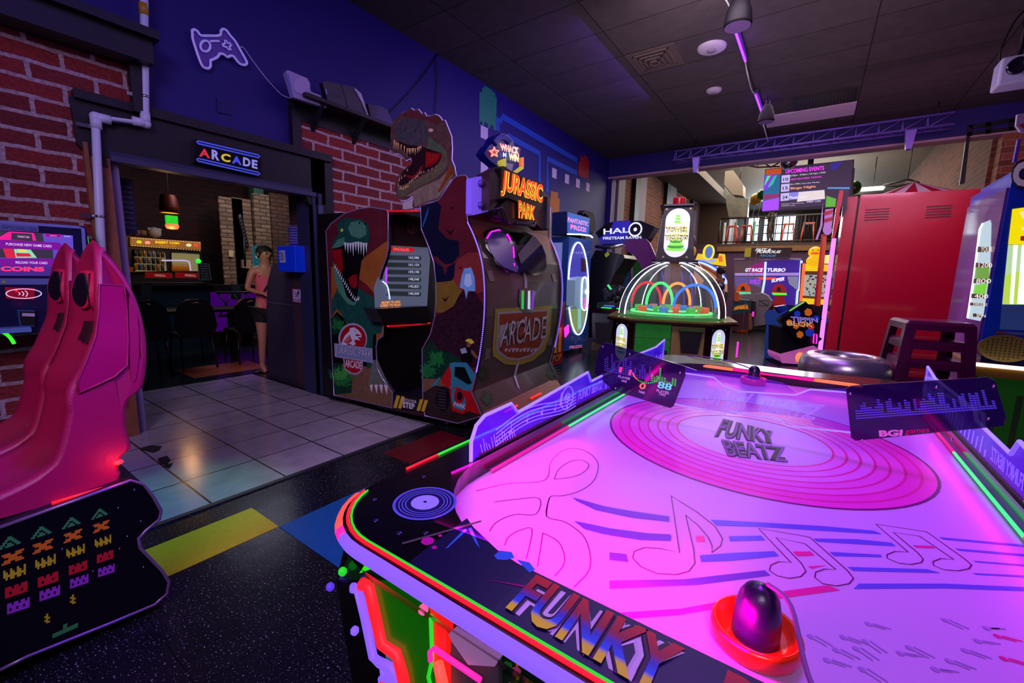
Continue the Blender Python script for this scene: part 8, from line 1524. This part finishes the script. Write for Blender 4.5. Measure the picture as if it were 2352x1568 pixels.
# balloon-ish foot topper and copper dome edge between tower and arc
t = thing('character_free_topper', 'rounded yellow and grey topper figure beside the light tower', 'topper', (-2.4, 10.6, 1.8)); b = MB(); PP_ = PY(10.6); cpt = PP_.pt(*q3([(1268, 430)])[0]); b.sphere(cpt, .09, mat('topper_grey', (110, 80, 100), .5), 12, sz=1.7); b.build('topper_cap', t); b = MB(); b.sphere(cpt-Vector((0, 0, .22)), .11, mat('topper_yellow', (200, 160, 70), .5, em=(180, 140, 50), es=.3), 12, sz=1.3); b.build('topper_body', t); t.name = 'rounded_topper'; b = MB(); b.tube([cpt-Vector((0, 0, .3)), (cpt.x, cpt.y, 0)], .03, BLACK); b.build('stand_post', t)
b = MB(); b.pxp(PY(10.8), q3([(1215, 620), (1240, 560), (1300, 590), (1340, 640), (1400, 740), (1420, 800), (1420, 1290), (1395, 1290), (1390, 800), (1360, 700), (1290, 640)]), -.1, 0, mat('copper_arch', (110, 50, 40), .35, .2)); tag(b.build('copper_arch_panel'), 'copper coloured curved panel edge behind the dome game', 'panel')
# mezzanine railing, stools, hanging things
Mz = thing('mezzanine_railing', 'long black mezzanine railing with thin balusters', 'railing', (-.8, 18.25, 2.78))
b = MB(); b.tube([(-3.2, 18.25, 3.72), (2.1, 18.25, 3.72)], .025, BLACK); b.build('top_rail', Mz); b = MB(); b.tube([(-3.2, 18.25, 2.86), (2.1, 18.25, 2.86)], .02, BLACK); b.build('bottom_rail', Mz)
for k in range(48): b = MB(); x = -3.2+k*.112; b.tube([(x, 18.25, 2.86), (x, 18.25, 3.72)], .008 if k % 8 else .025, BLACK, 6); b.build('baluster', Mz)
for i, (x, lab) in enumerate(((-2.85, 'leftmost orange red stool on the mezzanine behind the railing'), (-2.35, 'second orange red stool from the left on the mezzanine'), (-1.0, 'orange red stool right of the silhouetted person on the mezzanine'), (-.4, 'rightmost orange red stool on the mezzanine'))):
    t = thing('bar_stool', lab, 'stool', (x, 18.9, 2.78), 'orange red stools on the mezzanine'); m = mat('stool_orange_red', (190, 60, 30), .4)
    b = MB(); b.box((x-.17, 18.73, 3.48), (x+.17, 19.07, 3.52), m); b.build('seat', t)
    for sx in (-1, 1):
        for sy in (-1, 1): b = MB(); b.tube([(x+.14*sx, 18.9+.14*sy, 3.48), (x+.2*sx, 18.9+.2*sy, 2.78)], .02, m); b.build('leg', t)
for i, (x, c) in enumerate(((-3.05, (180, 200, 190)), (-2.7, (150, 60, 50)), (-2.05, (60, 150, 110)))): b = MB(); b.box((x-.03, 18.4, 2.8), (x+.03, 18.45, 3.6), mat('banner_strip_%d' % i, c, .5)); tag(b.build('hanging_strip'), ['pale strip', 'dull red strip', 'green strip'][i]+' hanging just behind the mezzanine railing', 'strip')
# events screen on a pole
TVp = PY(11.0); t = thing('events_screen', 'large hanging screen showing UPCOMING EVENTS in magenta letters', 'screen', (-.4, 11.0, 2.9)); qt = lambda pts: zz(1700, 340, 7.1286, pts)
slab('housing', t, TVp, qt([(410, 345), (1868, 185), (1862, 330), (1880, 330), (1830, 920), (1560, 975), (355, 1042)]), -.08, -.004, BLACK)
b = MB(); TL_ = lambda pts, lv, m: b.pxf(TVp, qt(pts), .001*lv, m)
TL_([(420, 352), (1850, 195), (1790, 900), (365, 1030)], 1, glow('tv_dark', (56, 42, 70), .8)); TL_([(395, 430), (660, 420), (625, 1010), (362, 1030)], 2, glow('tv_teal', (10, 90, 130), 1.2)); TL_([(420, 352), (680, 325), (675, 420), (412, 440)], 3, glow('tv_orange', (200, 80, 30), .8)); TL_([(405, 440), (620, 430), (500, 640), (380, 700)], 4, glow('tv_violet', (120, 60, 230), .9)); TL_([(440, 460), (500, 450), (410, 600), (395, 610)], 5, glow('tv_green', (70, 200, 90), 1.4)); TL_([(560, 455), (600, 450), (540, 590), (460, 650), (470, 600)], 5, glow('tv_mint', (40, 190, 150), .9)); TL_([(370, 870), (640, 810), (628, 1012), (360, 1032)], 5, glow('tv_purple', (140, 60, 240), 1.4)); TL_([(390, 760), (640, 745), (640, 800), (385, 850)], 6, glow('tv_rose', (150, 40, 110), .8))
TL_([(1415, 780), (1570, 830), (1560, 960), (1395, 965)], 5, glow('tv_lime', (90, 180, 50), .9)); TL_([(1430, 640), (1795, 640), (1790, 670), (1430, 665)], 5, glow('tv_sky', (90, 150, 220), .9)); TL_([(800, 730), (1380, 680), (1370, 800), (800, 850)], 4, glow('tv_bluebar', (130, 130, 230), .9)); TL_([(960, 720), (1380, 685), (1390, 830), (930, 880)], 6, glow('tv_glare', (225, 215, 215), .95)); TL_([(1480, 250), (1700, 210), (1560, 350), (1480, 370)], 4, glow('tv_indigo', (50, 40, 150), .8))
tvm = glow('tv_magenta_letter', (240, 50, 245), 1.6); b.text(TVp, 'UPCOMING EVENTS', qt([(745, 352), (1375, 290), (1375, 355), (748, 418)]), .008, tvm, bold=.012)
tw_ = glow('tv_white', (225, 220, 240), 1.0); b.text(TVp, '6:30pm - 8:30pm | All-Ages | FREE', qt([(825, 438), (1400, 385), (1400, 415), (825, 472)]), .008, tw_); b.text(TVp, '80S MOVIES TRIVIA', qt([(830, 500), (1340, 455), (1340, 480), (830, 528)]), .008, glow('tv_pink_letter', (210, 60, 200), 1.0), bold=.05)
b.text(TVp, '7pm | FREE | every other Monday!', qt([(820, 582), (1300, 545), (1300, 570), (820, 612)]), .008, tw_); b.text(TVp, 'Bingo Night', qt([(825, 640), (1240, 605), (1240, 655), (825, 690)]), .008, glow('tv_warm_letter', (230, 150, 110), 1.0), bold=.03); b.text(TVp, 'Pixel Party', qt([(810, 790), (1100, 770), (1100, 830), (810, 845)]), .0082, tw_, bold=.03)
b.text(TVp, 'Coming up: 5 Year Anniversary', qt([(680, 905), (1050, 888), (1050, 908), (680, 928)]), .008, tw_); b.text(TVp, 'Festivities in July!', qt([(680, 935), (900, 925), (900, 945), (680, 958)]), .008, tw_); b.text(TVp, 'INSERT COIN', qt([(1090, 862), (1320, 848), (1320, 880), (1090, 895)]), .008, glow('tv_lilac_letter', (190, 180, 230), 1.0), bold=.03)
for y, s in ((440, '10'), (585, '15'), (735, '24')):
    x = 680-(y-440)*.05; TL_([(x, y+8), (x+140, y-5), (x+130, y+120), (x-5, y+132)], 7, glow('tv_tile_lilac', (190, 180, 235), 1.0)); b.text(TVp, s, qt([(x+26, y+48), (x+112, y+40), (x+108, y+92), (x+22, y+100)]), .009, mat('tv_ink', (30, 20, 50), .5), bold=.02)
b.build('display', t)
pz_ = TVp.uv(1862, 372); b = MB(); b.box((pz_[0]-.05, 11.05, 3.7), (pz_[0]+.05, 11.12, 4.9), BLACK); b.build('mount_pole', t)
# truss, clamps
Tr = thing('lighting_truss', 'long purple painted lattice truss hanging below the header wall top', 'truss', (-.6, 9.75, 3.84)); m_tr = mat('truss_purple', (120, 96, 200), .4, .2)
for y, z in ((9.75, 4.06), (9.65, 3.86), (9.9, 3.86)): b = MB(); b.tube([(-2.72, y, z), (1.5, y, z)], .018, m_tr, 8); b.build('chord', Tr)
b = MB()
for k in range(14): x = -2.7+k*.3; b.tube([(x, 9.75, 4.06), (x, 9.65, 3.86)], .008, m_tr, 6); b.tube([(x, 9.65, 3.86), (x+.3, 9.75, 4.06)], .007, m_tr, 6); b.tube([(x, 9.65, 3.86), (x+.3, 9.9, 3.86)], .006, m_tr, 6); b.tube([(x, 9.75, 4.06), (x, 9.9, 3.86)], .007, m_tr, 6)
b.build('lattice', Tr)
for x in (-2.25, 1.0): b = MB(); b.prism(PY(9.6), [(x-.07, 3.84), (x+.07, 3.84), (x+.04, 3.55), (x-.03, 3.55)], -.1, 0, m_tr); b.build('end_bracket', Tr)
for x in (-2.3, .0, 1.3): b = MB(); b.tube([(x, 9.75, 4.06), (x, 9.75, 4.25)], .006, BLACK); b.build('hanger', Tr)
# disco ball
t = thing('mirror_ball', 'mirrored disco ball above the events screen', 'mirror ball', at_y(1812, 375, 10.78)); p = at_y(1812, 372, 10.78)
m_mb = mat('mirror_tiles', (170, 170, 160), .12, 1.0); b = MB(); n_ = 18
for i in range(n_):
    for k in range(2*n_):
        t0, t1 = PI*i/n_, PI*(i+.92)/n_; a0, a1_ = 2*PI*k/(2*n_), 2*PI*(k+.9)/(2*n_); R__ = .155*(1+.01*((i*7+k*3) % 3))
        b.poly([p+Vector((R__*math.sin(tt)*math.cos(aa), R__*math.sin(tt)*math.sin(aa), R__*math.cos(tt))) for tt, aa in ((t0, a0), (t1, a0), (t1, a1_), (t0, a1_))], m_mb)
b.sphere(p, .15, BLACK, 16); b.build('ball', t); b = MB(); b.tube([p+Vector((0, 0, .17)), (p.x, p.y, 4.9)], .006, BLACK); b.build('chain', t)
b = MB(); P11 = PY(11.6); [b.tube([P11.P(*P11.uv(*pp_), 0) for pp_ in q], .02, mat('truss_pale', (190, 140, 120), .4)) for q in ([(1690, 374), (1740, 384), (1790, 382), (1850, 362)], [(1700, 370), (1760, 366), (1850, 356)], [(1720, 380), (1745, 366), (1770, 384), (1800, 368)])]; b.tube([P11.P(*P11.uv(1740, 384)), Vector((P11.pt(1740, 384).x, 11.6, 4.9))], .008, BLACK); tag(b.build('pale_truss'), 'pale curved truss section behind the mirror ball', 'truss')
for (x, y, c, lab) in ((1750, 447, (30, 110, 20), 'small green balloon left of the events screen'), (1736, 457, (200, 150, 20), 'yellow balloon just below the small green balloon'), (1962, 431, (30, 110, 30), 'green balloon at the right edge of the events screen')):
    p = at_y(x, y, 12.5 if c[0] < 100 else 12.9); t = thing('balloon', lab, 'balloon', p-Vector((0, 0, .16)), 'balloons around the events screen'); b = MB(); b.sphere(p, .11 if c[0] < 100 and x < 1800 else .13, mat('balloon_%d' % c[1], c, .3, coat=.3), 16, sz=1.15); b.build('balloon_body', t); b = MB(); b.tube([p-Vector((0, 0, .12)), p-Vector((.03, 0, .45)), p-Vector((-.02, 0, .8)), (p.x, p.y+.1, .0)], .004, WHITE, 5); b.build('string', t)
# hall details
b = MB(); p = at_y(2015, 432, 16); b.box((p.x-.35, 15.8, p.z-.03), (p.x+.15, 16.2, p.z+.02), glow('lamp_panel_white', (250, 245, 230), 2.0)); b.tube([(p.x-.1, 16, p.z+.02), (p.x-.1, 16, 4.9)], .01, BLACK); tag(b.build('hall_pendant_light'), 'flat white pendant light hanging above the red cabinet', 'light')
b = MB(); b.tube([at_y(2030, 425, 14), at_y(2085, 412, 14), at_y(2112, 418, 14), at_y(2060, 428, 14), at_y(2030, 425, 14)], .025, mat('truss_grey', (90, 90, 90), .4, .5)); b.tube([at_y(2085, 412, 14), Vector((at_y(2085, 412, 14).x, 14, 4.9))], .008, BLACK); tag(b.build('ring_truss'), 'grey triangular hanging truss ring above the striped tent top', 'frame')
t = thing('duct_pipe', 'silver foil wrapped duct hanging in the far hall', 'duct', (-2.6, 15, 3.9)); b = MB(); P14 = PY(15.0); b.pxp(P14, zz(1380, 240, 3.92, [(1120, 600), (1190, 590), (1280, 720), (1280, 820), (1190, 810), (1110, 720)]), -.6, 0, mat('duct_grey', (120, 110, 96), .5, .2)); b.tube([P14.pt(1700, 410), Vector((P14.pt(1700, 410).x, 15, 4.9))], .01, BLACK); b.build('duct_box', t); b = MB(); b.pxp(P14, zz(1380, 240, 3.92, [(1115, 740), (1180, 830), (1330, 850), (1320, 1010), (1150, 1010), (1130, 900)]), -.3, -.05, mat('duct_foil', (150, 150, 130), .25, .7, noise=.5, nscale=6)); b.build('foil_drape', t)
# flagpole like white rod by the corner
b = MB(); b.tube([at_y(1412, 405, 10.25), at_y(1400, 520, 10.25), at_y(1385, 690, 10.25)*1.0, Vector((at_y(1385, 690, 10.25).x, 10.25, 0))], .012, mat('rod_white', (180, 170, 190), .4)); tag(b.build('corner_rod'), 'thin white leaning rod in the far left corner of the room', 'rod')
# ================================================================ CEILING
for i, (a0, a1_) in enumerate((((1687, 66), (1712, 141)), ((1735, 217), (1752, 266)))):
    p0, p1 = at_z(*a0, 4.18), at_z(*a1_, 4.18); t = thing('blacklight_tube', ['long violet tube light on the ceiling nearer the camera', 'short violet tube light on the ceiling beside the far speaker'][i], 'tube light', (p0+p1)/2, 'violet ceiling tube lights')
    b = MB(); b.tube([p0, p1], .014, glow('tube_violet', (150, 60, 255), 2.6), 10); b.build('tube', t); b = MB(); b.box((min(p0.x, p1.x)-.03, p0.y, 4.20), (max(p0.x, p1.x)+.03, p1.y, 4.245), mat('tube_fixture', (60, 40, 110), .4)); b.build('fixture', t)
    area('tube_glow', ((p0.x+p1.x)/2, (p0.y+p1.y)/2, 4.15), ((p0.x+p1.x)/2, (p0.y+p1.y)/2, 0), .05, 5, (.35, .08, 1), (p1-p0).length)
    point('tube_halo', ((p0.x+p1.x)/2+.05, (p0.y+p1.y)/2, 4.08), .8, (.35, .08, 1), .1)
b = MB(); b.tube(smooth_open([at_z(1665, -5, 4.2), at_z(1682, 30, 4.18), at_z(1687, 66, 4.18)], 4), .008, WHITE); b.tube(smooth_open([at_z(1712, 141, 4.18), at_z(1716, 165, 4.15), at_z(1726, 205, 4.17), at_z(1735, 217, 4.18)], 5), .008, WHITE); b.tube(smooth_open([at_z(1752, 283, 4.0), at_z(1757, 300, 3.95), at_z(1764, 325, 4.0)], 5), .008, WHITE); tag(b.build('light_cable'), 'white cable linking the violet ceiling tubes and speakers', 'cable')
for i, (px_, py_, zt_, s, lab) in enumerate(((1697, 28, 4.0, 1.0, 'large black pendant speaker cut by the top edge of the view'), (1761, 262, 4.0, .9, 'small black pendant speaker at the far end of the violet tube'))):
    c = at_z(px_, py_, 3.98); t = thing('pendant_speaker', lab, 'speaker', c-Vector((0, 0, .14)), 'pendant ceiling speakers')
    b = MB(); b.lathe([(.05*s, .15*s), (.075*s, .12*s), (.115*s, .0), (.13*s, -.11*s), (.125*s, -.13*s), (0, -.13*s)], c, mat('speaker_black', (7, 5, 14), .6, spec=.2), 28); b.build('speaker_shell', t)
    b = MB(); b.disc(Plane(c-Vector((0, 0, .131*s)), (1, 0, 0), (0, -1, 0)), 0, 0, .118*s, .002, mat('speaker_mesh', (120, 84, 150), .6, bump=.4, bscale=300)); b.build('grille', t)
    b = MB(); b.tube([c+Vector((-.03, 0, .14)), (c.x-.01, c.y, 4.25)], .005, CHROME); b.tube([c+Vector((.03, 0, .14)), (c.x+.02, c.y, 4.25)], .005, CHROME); b.build('hanger', t)
for px_, r_, lab, nm in (((1635, 108), .17, 'large round white wireless disc on the ceiling', 'wireless_access_point'), ((1640, 206), .11, 'small round white ceiling detector beyond the larger disc', 'ceiling_detector')):
    c = at_z(*px_, 4.25); t = thing(nm, lab, 'ceiling device', (c.x, c.y, 4.2)); b = MB(); b.lathe([(r_, .0), (r_*.97, -.02), (r_*.8, -.035), (0, -.045)], (c.x, c.y, 4.25), mat('disc_white', (205, 190, 215), .4), 32); b.build('disc', t); b = MB(); b.lathe([(r_*.35, -.044), (r_*.32, -.052), (0, -.054)], (c.x, c.y, 4.25), mat('disc_centre', (150, 140, 160), .4), 20); b.build('centre_cap', t)
c = at_z(1505, 135, 4.25); t = thing('ceiling_vent', 'square louvred air vent set in a brown ceiling panel', 'vent', (c.x, c.y, 4.2)); b = MB(); b.box((-2.36, 5.80, 4.238), (-1.74, 6.40, 4.249), mat('vent_panel_brown', (96, 80, 76), .5)); b.build('backing_panel', t)
for k in range(4): s = .22-.055*k; b = MB(); z_ = 4.236-.012*k; [b.box((c.x+x0*s-.008, c.y+y0*s-.008, z_-.012), (c.x+x1*s+.008, c.y+y1*s+.008, z_), mat('vent_slat', (120, 104, 100), .4, .2)) for x0, y0, x1, y1 in ((-1, -1, 1, -1), (1, -1, 1, 1), (-1, 1, 1, 1), (-1, -1, -1, 1))]; b.build('louvre', t)
b = MB(); b.box((-1.05, 9.08, 4.236), (.24, 9.71, 4.249), mat('white_tile_bright', (235, 205, 235), .5)); tag(b.build('white_ceiling_tile'), 'single bright white ceiling tile near the truss', 'ceiling tile')
t = thing('return_air_grille', 'black rectangular grille in the ceiling beside the white tile', 'vent', (-.1, 8.7, 4.2)); b = MB(); b.box((-.6, 8.45, 4.238), (.22, 9.05, 4.249), mat('grille_black', (22, 18, 22), .5)); b.build('frame', t); b = MB(); [b.box((-.56+k*.04, 8.48, 4.230), (-.545+k*.04, 9.02, 4.238), mat('grille_fin', (46, 38, 46), .5)) for k in range(19)]; b.build('fin', t)
t = thing('projector', 'white ceiling projector with round lens at the right edge of the view', 'projector', at_y(2345, 155, 6.5)); c = at_y(2352, 152, 6.5); b = MB(); b.box((c.x-.16, 6.5, c.z-.14), (c.x+.3, 6.75, c.z+.12), mat('projector_white', (190, 185, 225), .4, noise=.05)); b.build('projector_body', t, bevel=.02); b = MB(); b.lathe([(.0, .02), (.05, .02), (.07, .04), (.075, -.01)], (c.x-.05, 6.49, c.z+.01), mat('lens_dark', (30, 28, 50), .1, .3, coat=.8), 20, ax=(0, -1, 0)); b.build('lens', t); b = MB(); b.tube([(c.x, 6.7, c.z+.12), (c.x, 6.7, 4.25)], .02, BLACK); b.build('mount_pole', t)
b = MB(); b.tube(smooth_open([at_y(2310, 158, 6.6), at_y(2297, 150, 6.6), at_y(2300, 110, 6.6), at_y(2330, 50, 6.6), at_y(2352, 25, 6.6)], 5), .008, BLACK); tag(b.build('projector_cable'), 'black cable looping from the projector up to the ceiling', 'cable')
t = thing('perforated_bracket', 'black slotted metal bracket frame high on the right', 'bracket', at_y(2285, 300, 10.32)); b = MB(); Pk = PY(10.32)
for q in ([(2224, 288), (2345, 268), (2345, 276), (2232, 296)], [(2222, 304), (2340, 290), (2340, 298), (2222, 312)], [(2222, 288), (2234, 286), (2232, 312), (2220, 312)], [(2264, 282), (2276, 280), (2276, 306), (2264, 308)], [(2318, 274), (2330, 272), (2330, 298), (2318, 300)]): b.pxp(Pk, q, -.03, 0, BLACK)
b.build('bracket_frame', t); b = MB(); b.pxp(Pk, [(2220, 312), (2228, 312), (2216, 420), (2204, 424)], -.04, 0, BLACK); b.build('bracket_leg', t)
